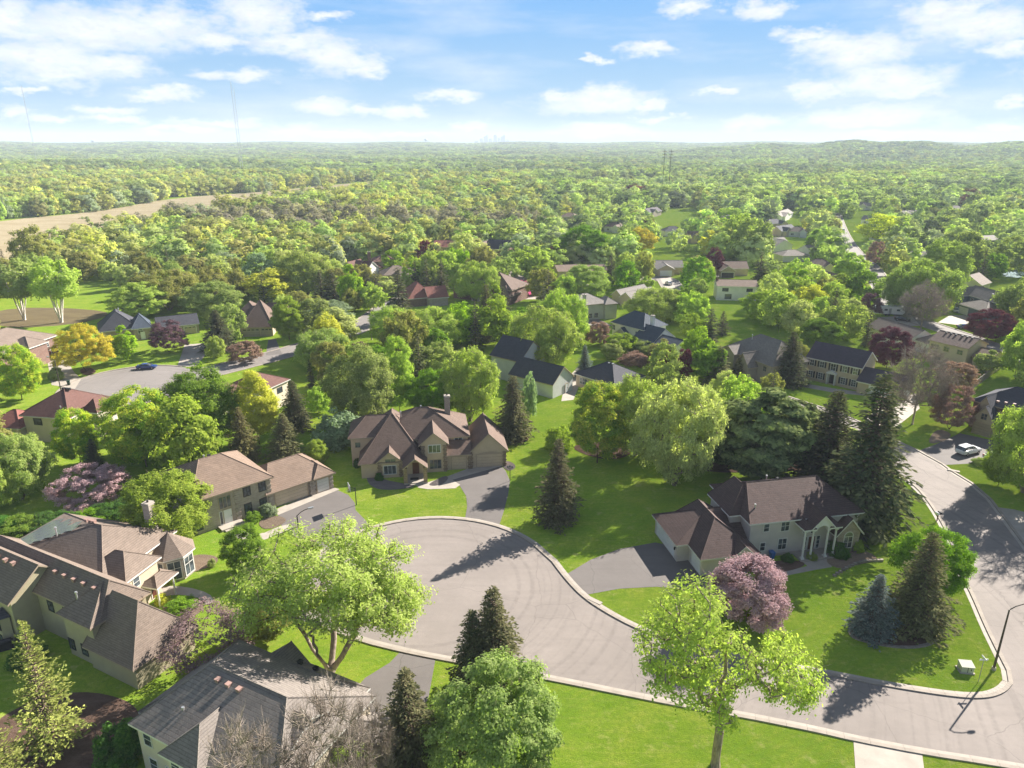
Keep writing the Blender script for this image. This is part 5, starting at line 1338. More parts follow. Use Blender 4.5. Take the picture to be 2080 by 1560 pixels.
h = house2((1332, 545), (1392, 545), 3.0, 'tan gabled bungalow with white garage door and grey roof', [(0, 1.0, 2, 11, 3.1, 2.4, 'gx'), (0, .62, -3, 6, 3.0, 2.0, 'gy')], 'tan', 'pale', 'trim',
       [('g', 'F', -2.7, .12, .5, 2.2, 'white')])
h = house2((1458, 548), (1525, 548), 3.0, 'brown roofed bungalow with dark garage door next to the dark red tree', [(0, 1.0, 2, 11, 3.1, 2.6, 'gx'), (.02, .5, -3, 6, 3.0, 2.0, 'gy', dict(wall='brick'))], 'tan', 'tan', 'trim',
       [('g', 'F', -2.7, .07, .44, 2.2, 'black')])
house2((1575, 500), (1612, 497), 3.6, 'white gabled house with hip roof beside the long street', [(0, 1, 0, 9, 3.6, 2.8, 'gy'), (.3, 1.2, 5, 14, 3.6, 2.8, 'gx')], 'white', 'pale', 'trim')
house2((1590, 520), (1645, 519), 3.0, 'low grey roofed house behind dark round trees', [(0, 1, 0, 10, 3.0, 2.2, 'hip')], 'palegrey', 'grey', 'trim')
h = house2((1776, 668), (1868, 697), 3.2, 'ranch house with taupe roof and white gable end in front of the parked camper', [(-.2, .8, 0, 9, 3.2, 2.4, 'gx', dict(wall='white')), (.75, 1.25, 2, 9, 3.0, 2.2, 'hip')], 'white', 'taupe', 'trim',
       [('w', 'R', .78, (2.5,), 1.2, 1.4, .9, dict(frame='dark'))])
h = house2((1943, 596), (2000, 612), 5.4, 'dark blue grey house with white trimmed windows and grey roof at the street', [(0, .3, -.5, 8, 5.4, 2.6, 'gy'), (0.05, 1.5, 1.5, 10, 5.5, 2.7, 'gx'), (.4, 1.4, -3.5, 6, 3.2, 2.2, 'hip')], 'blue', 'grey', 'trim',
       [('w', 'F', -.2, (.15,), 3.3, 1.6, 1.6, dict(nx=3)), ('w', 'F', -.2, (.15,), .7, 1.6, 1.5, dict(nx=3)), ('w', 'F', 1.95, (.4,), 3.6, 1.2, 1.1, dict(nx=2)), ('g', 'F', -3.05, .5, .8, 2.2, 'white')])
h.vents([(11, 4.0, 7.2), (13, 4.2, 7.2), (12, 5.0, 7.6)], 1, 'steel'); h.chimney(18, 6, 5, 9.2, 1, 1, 'blue', 1)
house2((1935, 572), (1995, 580), 3.4, 'pale brown gable roof behind the dark blue grey house', [(0, 1, 0, 10, 3.4, 3.2, 'gy')], 'grey', 'taupe', 'trim')
house2((1980, 490), (2034, 487), 4.4, 'blue grey walled house near the pond at the right edge', [(0, 1, 0, 10, 4.4, 2.0, 'gx')], 'blue', 'grey', 'trim')
# small far houses along the long street and in the woods
far_h = [((1003, 411), (1026, 411), 'dark barn-like house in the middle of the far wood', 'blue', 'grey'), ((1068, 352), (1090, 353), 'far white and dark house standing alone above the treetops', 'white', 'charcoal'),
         ((1458, 448), (1490, 446), 'grey roofed house left of the yellow green trees', 'taupe', 'violet'), ((1398, 482), (1436, 482), 'low pink brown roofed house behind the round trees', 'tan', 'tan'),
         ((1588, 440), (1612, 432), 'white gabled house close to the far end of the street', 'white', 'grey'), ((1605, 410), (1622, 408), 'smallest brown roofed house at the far end of the street', 'tan', 'redbrown'),
         ((1742, 418), (1782, 420), 'grey gabled house right of the far street', 'palegrey', 'grey'), ((1320, 432), (1345, 428), 'dark gabled house beside the far green lawn', 'taupe', 'violet'),
         ((1588, 470), (1620, 466), 'tan house with dark roof left of the street trees', 'tan', 'charcoal'), ((1650, 512), (1672, 508), 'low white roofed house hard by the street', 'white', 'pale'),
         ((1655, 566), (1690, 575), 'tan roofed house half hidden left of the street', 'tan', 'tan')]
for A_, B_, lb, wl_, rf in far_h:
    house2(A_, B_, 3.4, lb, [(0, 1, 0, 9, 3.4, 2.8, 'gx'), (.1, .5, -2, 5, 3.3, 2.2, 'gy')], wl_, rf, 'trim', [('w', 'F', .45, (.7,), 1, 1.4, 1.1)])

FARH_ = [(1600, 470), (1560, 455), (1530, 402), (1480, 396), (1420, 402), (1575, 386), (1640, 392), (1748, 446), (1765, 476), (1805, 402), (1838, 436), (1852, 520), (1885, 470), (1795, 382), (1872, 392), (1932, 425), (1965, 402), (2012, 412), (1400, 382), (1300, 398), (1245, 412), (1350, 470), (1640, 540), (1520, 470), (1225, 460), (1140, 440), (1900, 520), (1860, 560)]
hr_ = random.Random(12)
for k, (x_, y_) in enumerate(FARH_):
    wl_ = hr_.choice(['white', 'tan', 'cream', 'palegrey', 'beige']); rf = hr_.choice(['grey', 'tan', 'taupe', 'charcoal', 'pale', 'brown', 'pale']); L_ = 13 * FPX / (P(x_, y_)[1] * .947 + 17)
    hx = house2((x_, y_), (x_ + L_, y_ + hr_.uniform(-2, 3) * (1 if y_ > 430 else .3)), 3.2, 'small %s walled house with %s roof among the far trees on the right' % ({'palegrey': 'pale grey'}.get(wl_, wl_), {'pale': 'pale', 'taupe': 'grey brown'}.get(rf, rf)),
                [(0, 1, 0, 9, 3.2, 2.6, hr_.choice(['gx', 'hip'])), (.55, .95, -3, 5, 3.0, 2.0, 'gy')], wl_, rf, 'trim', [('w', 'F', .45, (.25,), 1, 1.6, 1.1)], group='small %s %s houses among the far trees on the right' % (wl_, rf))
# ------------------------------------------------------------------ trees, one by one
T('big', 672, 1362, 1045, 410, 'elm', 'huge airy light green elm with forked trunk beside the turning circle', var='airy_a', rz=0.0)
T('round', 1010, 1640, 1285, 300, 'sage', 'dense round blue green maple at the bottom, right of the brown spruce', var='round_a')
T('ragged', 1453, 1556, 1122, 390, 'lime', 'tall ragged yellow green ash on the near lawn, its trunk bare to the grass', rz=0.0, name='ash_tree')
T('spruce', 1003, 1392, 1188, 120, 'spruce', 'brown green spruce tip rising behind the round blue green maple', var='spruce_b')
T('spruce', 962, 1400, 1235, 90, 'dsp', 'smaller dark spruce left of the tip behind the round maple', var='spruce_b')
T('spruce', 838, 1640, 1355, 175, 'spruce', 'spruce between the bare shrubs and the round blue green maple', var='spruce_a')
T('spruce', 938, 1640, 1492, 90, 'spruce', 'low brown spruce at the bottom edge before the round maple', var='spruce_a')
T('ysp', 112, 1520, 1250, 165, 'ysp', 'open yellow green spruce before the long olive house', var='spruce_c')
T('ysp', 12, 1620, 1400, 130, 'ysp', 'yellow brown spruce in the bottom left corner', var='spruce_c')
T('vase', 1516, 1262, 1108, 185, 'pink', 'pink flowering crabapple in front of the grey siding house', var='round_b')
T('spruce', 1768, 1288, 1165, 92, 'blue', 'compact blue spruce on the stone edged mulch island', var='spruce_a')
T('spruce', 1856, 1278, 1078, 130, 'spruce', 'taller brown green spruce behind the blue one on the mulch island', var='spruce_a')
T('round', 1885, 1205, 1052, 165, 'green', 'bright green maple beside the right hand street above the mulch island', var='round_a')
T('spruce', 1745, 1075, 752, 170, 'dsp', 'tallest dark spruce behind the grey siding house', var='spruce_b')
T('spruce', 1672, 1008, 790, 155, 'dsp', 'broad dark spruce left of the tallest one', var='spruce_a')
T('spruce', 1775, 1000, 800, 75, 'dsp', 'slim dark spruce between the tallest spruce and the street', var='spruce_b')
T('pine', 1545, 985, 768, 200, 'pine', 'large layered white pine behind the grey roof', var='pine_a')
T('pine', 1475, 955, 850, 120, 'pine', 'smaller shaded pine at the edge of the big lawn', var='pine_a')
T('pine', 1620, 960, 800, 120, 'pine', 'pine wedged between the large pine and the dark spruces', var='pine_a')
T('airy', 1370, 985, 745, 190, 'pale', 'drooping pale willow above the shaded lawn', var='airy_b')
T('airy', 1290, 925, 742, 150, 'lime', 'light willow crown left of the drooping pale one', var='airy_b')
T('airy', 1420, 905, 770, 110, 'pale', 'pale willow crown next to the white pine', var='airy_b')
T('oval', 1213, 940, 756, 130, 'tip', 'bright green maple with yellow tip at the lawn edge', var='oval_a')
T('bush', 1135, 915, 862, 62, 'vivid', 'small vivid green bush left of the yellow tipped maple')
T('spruce', 1132, 1062, 888, 92, 'spruce', 'lone dark spruce on the open lawn casting shadow on the turning circle', var='spruce_a')
T('spruce', 1042, 893, 760, 76, 'spruce', 'spruce with bare lower trunk behind the stucco house garage', var='spruce_b')
T('airy', 1075, 850, 750, 38, 'silver', 'thin silvery tree against the dark barn roof')
T('round', 880, 850, 738, 112, 'green', 'dense vivid green maple behind the stucco house chimney', var='round_a')
T('airy', 955, 855, 690, 130, 'lime', 'airy light tree right of the dense vivid maple', var='airy_b')
T('round', 740, 868, 688, 145, 'mid', 'dark green tree in the shaded yard left of the stucco house', var='round_b')
T('oval', 812, 838, 668, 75, 'lime', 'tall slim lime tree behind the dark green one', var='oval_a')
T('bush', 690, 905, 828, 95, 'silver', 'silvery olive shrub beside the stucco house')
T('bush', 765, 880, 820, 60, 'mid', 'green shrub in the shade behind the stucco house corner')
T('round', 298, 948, 766, 178, 'tip', 'left one of two big bright green maples behind the brick house', var='round_a')
T('round', 418, 915, 730, 162, 'green', 'right one of two big bright green maples, behind the brick house roof', var='round_b')
T('oval', 527, 902, 735, 92, 'yellow', 'tall yellow green tree between the maples and the cream house', var='oval_a')
T('spruce', 497, 938, 825, 68, 'cedar', 'olive cedar behind the brick house ridge', var='spruce_a')
T('spruce', 582, 935, 838, 76, 'spruce', 'green spruce behind the garage wing of the brick house', var='spruce_a')
T('spruce', 602, 872, 770, 62, 'dsp', 'dark spruce in front of the cream house corner', var='spruce_b')
T('oval', 645, 948, 885, 52, 'vivid', 'small round bright tree behind the brick garage', var='oval_a')
T('round', 350, 1110, 935, 180, 'vivid', 'bright lime maple in front of the brick house left end', var='round_b')
T('vase', 190, 1025, 935, 150, 'pink', 'pink blossoming tree left of the bright lime maple', var='vase_a')
T('airy', 45, 1015, 858, 140, 'mid', 'soft green tree at the left edge below the red brown roof', var='airy_b')
T('airy', -10, 1040, 900, 110, 'lime', 'light green tree cut by the left edge of the photo', var='airy_b')
T('oval', 165, 945, 815, 95, 'tip', 'yellow green tree before the cream wall of the left house', var='oval_a')
T('spruce', 198, 965, 890, 46, 'dsp', 'little dark spruce beside the pink blossoming tree', var='spruce_a')
hk = 0
for bx_, by_, ty_, w_, lf in ((0, 1125, 1040, 120, 'dark'), (45, 1120, 1036, 115, 'green'), (95, 1112, 1033, 115, 'dark'), (140, 1104, 1030, 110, 'dark'), (185, 1094, 1026, 105, 'green'), (225, 1080, 1012, 95, 'dark'), (262, 1060, 1000, 90, 'dark')):
    T('round', bx_, by_, ty_, w_, lf, 'dark green tree in the shaded hedge row behind the solar panel roof', var='round_b', group='hedge row of dark trees behind the solar panels')
T('round', 503, 1160, 1055, 100, 'green', 'green tree between the brick house steps and the huge elm', var='round_b')
T('sparse', 430, 1345, 1215, 215, 'mauve', 'sparse maroon plum tree over the long olive house garage', var='sparse_a', name='plum_tree')
T('round', 545, 1300, 1190, 100, 'olive', 'olive cedar between the maroon plum and the huge elm', var='oval_a', name='cedar_tree')
T('bare', 690, 1800, 1375, 240, 'mid', 'leafless multi-stemmed tree over the grey roof at the bottom', var='bare_a')
T('bare', 545, 1860, 1435, 220, 'mid', 'leafless shrubby tree against the dark grey roof slope', var='bare_b')
T('bare', 765, 1700, 1400, 120, 'mid', 'leafless tree beside the driveway at the bottom', var='bare_b')
T('round', 722, 1640, 1495, 125, 'lime', 'small lime tree cut by the bottom edge', var='round_b')
T('bush', 250, 1545, 1455, 100, 'dark', 'dark bush beside the wall of the grey roofed house')
T('bush', 60, 1345, 1300, 70, 'dark', 'dark bush against the olive house wall')
# right side
T('airy', 2078, 1000, 795, 170, 'lime', 'light yellow green tree at the right edge over the white car', var='airy_b')
T('oval', 2028, 985, 898, 75, 'vivid', 'small green tree in a mulch ring beside the white cars', var='oval_a')
T('airy', 1822, 1044, 985, 42, 'silver', 'tiny leaning olive tree on the strip of lawn by the street', var='airy_m')
T('bare', 1853, 862, 690, 125, 'mid', 'big leafless tree on the lawn across the street', var='bare_b')
T('vase', 1928, 872, 775, 100, 'bronze', 'reddish bronze tree beside the driveway of the brick house', var='vase_a')
T('vase', 1935, 790, 730, 95, 'bronze', 'brownish tree between the leafless tree and the cream house', var='vase_m')
T('round', 1800, 748, 655, 88, 'red', 'dark red maple behind the colonial house gable', var='round_a')
T('round', 2005, 692, 620, 92, 'red', 'dark red maple above the cream split-level roof', var='round_a')
T('oval', 2001, 760, 705, 50, 'mid', 'small round green tree at the gable of the cream split-level house')
T('airy', 2062, 770, 640, 85, 'lime', 'tall light green tree at the right edge above the brick house')
T('spruce', 1600, 782, 672, 76, 'dsp', 'dark spruce left of the colonial house', var='spruce_a')
T('round', 1664, 704, 640, 84, 'green', 'dark vivid green maple behind the violet gable roof', var='round_b')
T('airy', 1712, 690, 605, 90, 'lime', 'light tree right of the dark vivid maple')
T('round', 1560, 655, 583, 125, 'vivid', 'broad bright green tree above the steep grey roof')
T('airy', 1640, 640, 575, 90, 'yellow', 'pale yellow tree right of the broad bright green one')
T('vase', 1765, 645, 592, 46, 'plum', 'small mauve tree at the street bend')
T('vase', 1345, 765, 695, 48, 'red', 'left one of two dark red shrubby trees below the slate blue roof')
T('vase', 1385, 775, 705, 44, 'red', 'right one of two dark red shrubby trees, beside the oval green tree')
T('bush', 1290, 740, 712, 62, 'bronze', 'low bronze shrub right of the dark hip roof')
T('round', 1265, 715, 673, 66, 'vivid', 'rounded green tree before the white walls of the slate blue house')
T('round', 1310, 722, 690, 50, 'mid', 'pale green tree right of the rounded green one')
T('oval', 1435, 775, 680, 70, 'green', 'oval green tree left of the small spruces')
T('spruce', 1457, 780, 700, 60, 'spruce', 'green spruce in front of the oval green tree')
T('spruce', 1503, 770, 720, 44, 'cedar', 'small yellowish spruce before the steep grey roofed house')
T('spruce', 1187, 762, 700, 36, 'blue', 'small blue spruce beside the dark barn roof', var='spruce_a')
T('vase', 1213, 702, 650, 58, 'bronze', 'brown pink blossoming tree left of the slate blue roof')
T('airy', 1105, 752, 605, 145, 'lime', 'big light yellow green willow behind the barn-like house', var='airy_b')
T('airy', 1140, 700, 575, 120, 'lime', 'light green willow behind and right of the big one')
T('spruce', 988, 690, 576, 58, 'spruce', 'tall brown spruce standing before the vivid oval tree', var='spruce_a')
T('oval', 1003, 665, 570, 52, 'vivid', 'vivid green oval tree behind the tall brown spruce')
T('airy', 880, 712, 615, 145, 'lime', 'wide light green tree in the middle block, right half')
T('airy', 800, 700, 612, 105, 'lime', 'wide light green tree in the middle block, left half')
T('airy', 655, 752, 655, 125, 'mid', 'soft green tree over the bend of the back street')
T('round', 672, 662, 603, 104, 'silver', 'round grey green tree behind the soft green one')
T('oval', 588, 690, 594, 70, 'vivid', 'vivid green tree right of the steep shingled roof', var='oval_a')
T('spruce', 447, 712, 628, 72, 'dsp', 'dark spruce left of the steep shingled roof', var='spruce_a')
T('vase', 500, 735, 690, 68, 'bronze', 'brown flowering tree before the three-bay garage')
T('vase', 344, 715, 648, 82, 'plum', 'dark purple plum beside the stone fronted house', var='vase_a')
T('oval', 258, 735, 655, 46, 'vivid', 'small upright bright green tree before the stone fronted house')
T('vase', 176, 754, 655, 110, 'gold', 'golden yellow tree by the left turning circle', var='vase_a')
T('round', 45, 812, 687, 110, 'tip', 'bright green maple at the left edge above the red brown roof', var='round_a')
T('round', 290, 645, 565, 122, 'lime', 'broad lime crown above the slate roof')
T('airy', 345, 630, 538, 140, 'olive', 'olive green crown behind the broad lime one')
T('round', 440, 650, 562, 120, 'mid', 'broad green crown behind the dark spruce')
T('vase', 555, 612, 540, 108, 'yellow', 'broad golden green crown above the steep shingled roof', var='round_n')
T('birch', 125, 655, 520, 105, 'lime', 'clump of white stemmed birches by the brushy ground', var='birch_m')
T('birch', 50, 650, 525, 100, 'mid', 'left clump of tall thin stemmed trees at the left edge', var='birch_m')
T('round', 75, 565, 460, 85, 'olive', 'tall olive oak standing before the tan marsh')
T('airy', 625, 600, 498, 118, 'lime', 'large soft lime crown in front of the wood')
T('airy', 545, 575, 502, 95, 'lime', 'light crown left of the large soft one')
T('oval', 715, 628, 530, 50, 'vivid', 'narrow vivid green tree between dark spruces')
T('airy', 757, 632, 570, 65, 'lime', 'small light tree right of the narrow vivid one')
for k, (bx_, by_, ty_, w_, d_) in enumerate(((812, 652, 538, 56, 'tall dark spruce left of the red hip roof'), (765, 610, 548, 40, 'dark spruce behind the small light tree'), (750, 605, 552, 30, 'thin spruce before the brick chimney house'),
        (845, 590, 525, 36, 'dark spruce behind the red hip roof, left of two'), (868, 600, 522, 34, 'dark spruce behind the red hip roof, middle one'), (898, 598, 524, 40, 'dark spruce nearest the brown brick house'),
        (655, 622, 545, 50, 'dark spruce below the large soft lime crown'), (680, 620, 550, 45, 'second dark spruce below the large soft lime crown'), (1022, 645, 580, 36, 'spruce at the corner of the brown brick house'),
        (1440, 690, 622, 46, 'dark spruce above the oval green tree'), (1466, 680, 630, 34, 'small dark spruce left of the steep grey roof'), (1540, 584, 508, 42, 'dark columnar spruce right of the brown bungalow'), (1240, 560, 512, 26, 'small dark spruce above the low tan house'))):
    T('spruce', bx_, by_, ty_, w_, 'dsp', d_)
T('vase', 868, 548, 487, 46, 'red', 'dark purple round tree at the edge of the wood')
T('round', 848, 540, 505, 30, 'vivid', 'small vivid tree left of the dark purple one')
T('round', 800, 560, 505, 50, 'vivid', 'vivid tree right of the brick chimney house')
T('round', 875, 562, 512, 46, 'vivid', 'vivid round tree below the dark purple one')
T('round', 942, 560, 470, 74, 'pale', 'pale yellow green oak in front of the wood')
T('airy', 965, 612, 522, 98, 'lime', 'lime crown left above the brown brick roof')
T('airy', 1020, 592, 515, 85, 'mid', 'green crown above the brown brick roof')
T('airy', 1075, 575, 498, 90, 'lime', 'lime crown above the small grey roof')
T('oval', 1102, 592, 520, 52, 'vivid', 'vivid upright tree right of the hot pink one')
T('vase', 1064, 603, 568, 32, 'hotpink', 'small hot pink blossoming tree')
T('vase', 1128, 548, 498, 40, 'red', 'dark red tree behind the vivid upright one')
T('round', 1186, 540, 452, 105, 'green', 'large dark green tree right of the dark red one')
T('column', 1278, 535, 464, 40, 'vivid', 'vivid green columnar tree before the orange yellow one')
T('vase', 1300, 520, 458, 62, 'gold', 'orange yellow tree behind the columnar one', var='round_n')
T('round', 1316, 488, 440, 34, 'red', 'small dark red tree above the orange yellow one')
T('round', 1272, 595, 526, 52, 'green', 'round vivid tree on the lawn above the garage row')
T('round', 1411, 592, 520, 66, 'green', 'round vivid tree between the two gabled bungalows')
T('round', 1450, 560, 500, 34, 'red', 'narrow dark red tree beside the brown bungalow')
T('round', 1190, 608, 532, 108, 'mid', 'wide green crown above the white chimney house')
T('airy', 1330, 652, 573, 135, 'lime', 'large light crown above the slate blue roof')
T('airy', 1402, 665, 590, 80, 'lime', 'light crown right of the large one')
T('airy', 1525, 535, 440, 85, 'mid', 'tall green crown above the brown bungalow')
T('round', 1749, 620, 545, 76, 'green', 'round dark green tree at the left side of the street bend')
T('airy', 1860, 640, 515, 150, 'mid', 'great spreading green tree at the right of the street')
T('bare', 1870, 668, 570, 90, 'mid', 'leafless brown tree at the street bend', var='bare_b')
T('round', 1790, 492, 435, 92, 'yellow', 'broad yellow green tree just right of the long street')
T('airy', 1620, 600, 520, 80, 'lime', 'lime crown left of the street')
T('vase', 1776, 545, 488, 40, 'bronze', 'bronze tree at the right kerb of the street')
T('round', 1480, 475, 420, 80, 'lime', 'lime crown left of the small white houses')
T('airy', 1500, 520, 432, 80, 'lime', 'tall lime crown before the brown bungalow')
T('oval', 1683, 520, 470, 38, 'green', 'dark round tree at the left kerb of the street')
T('oval', 1655, 520, 462, 40, 'green', 'dark round tree beside the low grey roofed house')
T('round', 1905, 600, 480, 110, 'mid', 'large crown at the right behind the great spreading tree')
T('airy', 2070, 660, 560, 90, 'mid', 'soft green tree at the right edge beside the dark blue grey house')
T('round', 2045, 560, 480, 80, 'mid', 'green crown at the right edge near the pond')
T('round', 1955, 560, 465, 80, 'mid', 'green crown near the blue grey walled house')
tree_at('bare', 85, 96, 16, 13, 'mid', 'leafless tree beyond the right edge throwing branch shadows on the street', var='bare_a')
tree_at('vase', 90, 84, 13, 12, 'mid', 'tree at the right of the side driveway', var='vase_m')
HAND = list(TREES)
print('hand trees', len(HAND))

# ------------------------------------------------------------------ the other countable trees between houses
def in_poly(x, y, poly):
    c = False; n = len(poly); j = n - 1
    for i in range(n):
        xi, yi = poly[i][:2]; xj, yj = poly[j][:2]
        if (yi > y) != (yj > y) and x < (xj - xi) * (y - yi) / (yj - yi) + xi: c = not c
        j = i
    return c


OPEN = [road_pts, circ, PP((140, 575), (235, 575), (235, 640), (120, 660), (-20, 680), (-20, 620)), PP((705, 985), (1040, 900), (1110, 810), (1160, 815), (1180, 960), (1320, 930), (1340, 1060), (1150, 1160), (740, 1090)),
        PP((620, 900), (700, 870), (720, 960), (660, 960)), PP((2030, 555), (2080, 545), (2120, 600), (2050, 600)), PP((1130, 910), (1330, 930), (1380, 1060), (1200, 1100)),
        PP((1800, 830), (1880, 850), (1880, 905), (1790, 880)), PP((1470, 585), (1540, 590), (1480, 640), (1440, 620)), PP((1350, 425), (1420, 420), (1420, 440), (1345, 440))] + list(DRV.values())
MARSH = PP((-120, 470), (0, 448), (200, 430), (350, 402), (520, 391), (700, 373), (775, 369), (770, 392), (680, 410), (560, 432), (450, 455), (240, 482), (120, 520), (60, 560), (-60, 590), (-260, 560))
MARSH2 = PP((700, 352), (1000, 352), (1050, 362), (880, 372), (720, 372))


FARH = [(1600, 470), (1560, 455), (1530, 402), (1480, 396), (1420, 402), (1575, 386), (1640, 392), (1748, 446), (1765, 476), (1805, 402), (1838, 436), (1852, 520), (1885, 470), (1795, 382), (1872, 392), (1932, 425), (1965, 402), (2012, 412), (1400, 382), (1300, 398), (1245, 412), (1350, 470), (1640, 540), (1520, 470), (1225, 460), (1140, 440), (1900, 520), (1860, 560)]
PROT = [(x - 8, y - 8, x + 34, y + 3) for x, y in FARH] + [(140, 742, 480, 812), (0, 640, 118, 740), (205, 625, 420, 735), (480, 595, 560, 720), (110, 572, 240, 660), (0, 785, 225, 880), (465, 725, 620, 800), (540, 690, 610, 740), (720, 640, 775, 690),
        (830, 565, 930, 622), (915, 555, 1075, 618), (690, 515, 810, 545), (1035, 545, 1080, 590), (965, 690, 1180, 850), (1165, 725, 1285, 790), (1230, 630, 1390, 690), (1165, 588, 1290, 645),
        (1455, 658, 1600, 745), (1635, 690, 1870, 840), (1870, 665, 2040, 740), (1430, 560, 1545, 650), (1325, 520, 1400, 590), (1455, 522, 1530, 560), (1570, 478, 1650, 530), (1780, 600, 2080, 670),
        (1935, 558, 2045, 640), (1715, 440, 1742, 520), (1755, 525, 1790, 560), (1780, 560, 1830, 640), (1960, 760, 2080, 960), (1975, 462, 2040, 500), (878, 485, 930, 510), (1130, 530, 1240, 558),
        (1345, 420, 1425, 442), (1800, 800, 1900, 900), (590, 565, 645, 592), (1450, 430, 1490, 452), (1585, 400, 1625, 445), (2040, 550, 2080, 600), (1310, 425, 1345, 440), (1740, 405, 1785, 425), (1000, 400, 1030, 412), (1060, 345, 1092, 358)]


def proj(X, Y, Z):
    dz = CAMH - Z; dp = Y * math.cos(PITCH) + dz * math.sin(PITCH); dn = -Y * math.sin(PITCH) + dz * math.cos(PITCH)
    return 1040 + FPX * X / dp, 780 + FPX * dn / dp


def hides(x, y, r, h):
    if y > 900: return False
    x0, yb = proj(x - r * .5, y - r * .4, h * .45); x1, yt = proj(x + r * .5, y, h * .85)
    return any(x0 < q[2] and x1 > q[0] and yt < q[3] and yb > q[1] for q in PROT)


def clear(x, y, r):
    for (hx, hy, hr) in HOUSES:
        d = math.hypot(x - hx, y - hy)
        if d < hr + r + 1.0: return False
        if hy < 300: continue
        # keep some sight of the front of each house
        if hy - (19 + 0.05 * hy) < y < hy and abs(x - hx * y / max(hy, 1)) < hr * 0.8 and hy < 420: return False
    for p in OPEN:
        if in_poly(x, y, p): return False
    for st_ in STREETS:
        for q in st_:
            if math.hypot(x - q[0], y - q[1]) < 4.2 + r * 0.35: return False
        for q, q2 in zip(st_, st_[1:]):
            m_ = ((q[0] + q2[0]) / 2, (q[1] + q2[1]) / 2)
            if math.hypot(x - m_[0], y - m_[1]) < 4.2 + r * 0.35: return False
    return not (in_poly(x, y, MARSH) or in_poly(x, y, MARSH2))


STREETS.append([(-11 + 17 * math.cos(k * .3), 78.5 + 17 * math.sin(k * .3)) for k in range(21)])
LBL = {'round': 'round crowned', 'airy': 'soft crowned', 'oval': 'upright', 'spruce': 'dark conical'}
COLW = {'lime': 'light yellow green', 'mid': 'mid green', 'green': 'deep green', 'vivid': 'vivid green', 'olive': 'olive green', 'pale': 'pale green', 'yellow': 'yellowish', 'plum': 'purple brown', 'dsp': 'blackish green', 'silver': 'grey green', 'bronze': 'bronze'}
arng = random.Random(21); nauto = 0
cells = []
gy = 112.0
while gy < 330:
    gx = -0.80 * gy - 10
    while gx < 0.80 * gy + 10:
        cells.append((gx + arng.uniform(-3.2, 3.2), gy + arng.uniform(-3.2, 3.2))); gx += 7.4
    gy += 7.4
for (x, y) in cells:
    if nauto >= 290: break
    if y < 150 and abs(x) < 40: continue
    r = arng.uniform(3.6, 6.2)
    if any(math.hypot(x - t[0], y - t[1]) < (t[2] + r) * 0.6 for t in TREES): continue
    if not clear(x, y, r * .8): continue
    azd = math.degrees(math.atan2(x, y)); u = arng.random()
    kind = 'spruce' if u < .12 else 'oval' if u < .28 else 'airy' if u < .62 else 'round'
    wood = azd < -8 and y > 215
    lf = 'dsp' if kind == 'spruce' else arng.choice(['olive', 'olive', 'mid', 'lime', 'pale', 'olive', 'silver'] if wood else ['lime', 'lime', 'mid', 'green', 'mid', 'pale', 'vivid', 'lime', 'olive', 'lime'] + (['plum', 'yellow'] if arng.random() < .25 else []))
    hh = r * arng.uniform(1.9, 2.6) if kind != 'spruce' else r * 3.0
    if kind == 'spruce': r *= .6
    zone = 'in the wood along the tan marsh' if wood else ('among the houses left of the back street' if azd < -12 else 'among the houses in the middle' if azd < 8 else 'among the houses and gardens on the right')
    if hides(x, y, r, min(hh, 15)):
        r *= .55; hh *= .55
        if hides(x, y, r, hh): continue
    tree_at(kind, x, y, min(hh, 15), 2 * r, lf, '%s %s tree %s' % (LBL[kind], COLW[lf], zone), near=False, group='%s %s trees %s' % (LBL[kind], COLW[lf], zone)); nauto += 1
print('auto trees', nauto)
YMAX_AUTO = max(t[1] for t in TREES[len(HAND):])

# ------------------------------------------------------------------ the woods beyond, too many to count: one object of instances
def far_proto(name, seed, env, R, cb, ncl, per, size, cr):
    C, segs, rng, tips = grow(seed, env, 10, R, cb, ncl, lobes=.25)
    Q = leaves(rng, C, R, per, size, cr, rnd=.2, dk=.35, ok=1.0); V, F = tubes_mesh(segs[:9], 4)
    me = np_mesh(name, np.concatenate([Q[0], V]), np.concatenate([Q[1], F + len(Q[0])]), [FARLEAF, BARK], [0] * len(Q[1]) + [1] * len(F))
    return bpy.data.objects.new(name, me)


fp = [far_proto('far_tree', 301, 'round', 4.4, .05, 30, 60, .52, 1.25), far_proto('far_tree', 302, 'spread', 4.8, .05, 30, 60, .52, 1.3), far_proto('far_tree', 303, 'oval', 3.6, .05, 28, 55, .5, 1.1)]
s_, q_ = conifer(304, whorls=13, nb=8, per=6, size=.85); fp.append(bpy.data.objects.new('far_spruce', np_mesh('far_spruce', q_[0], q_[1], [FARLEAF])))
pts, tin, scl, idx_ = [], [], [], []
fr_ = random.Random(5)
pal = {'lime': (0.29, 0.35, 0.12), 'mid': (0.22, 0.275, 0.11), 'dark': (0.13, 0.175, 0.09), 'olive': (0.28, 0.29, 0.115), 'pale': (0.33, 0.38, 0.18), 'yel': (0.36, 0.36, 0.12), 'gold': (0.38, 0.36, 0.08), 'brown': (0.235, 0.22, 0.16), 'grey': (0.235, 0.275, 0.175), 'red': (0.12, 0.055, 0.05), 'sp': (0.09, 0.11, 0.07)}
def wnoise(x, y): return math.sin(x * .011 + 1.3 * math.sin(y * .007)) + math.sin(y * .013 + 2 + math.sin(x * .017)) + .6 * math.sin(x * .041 + y * .033)
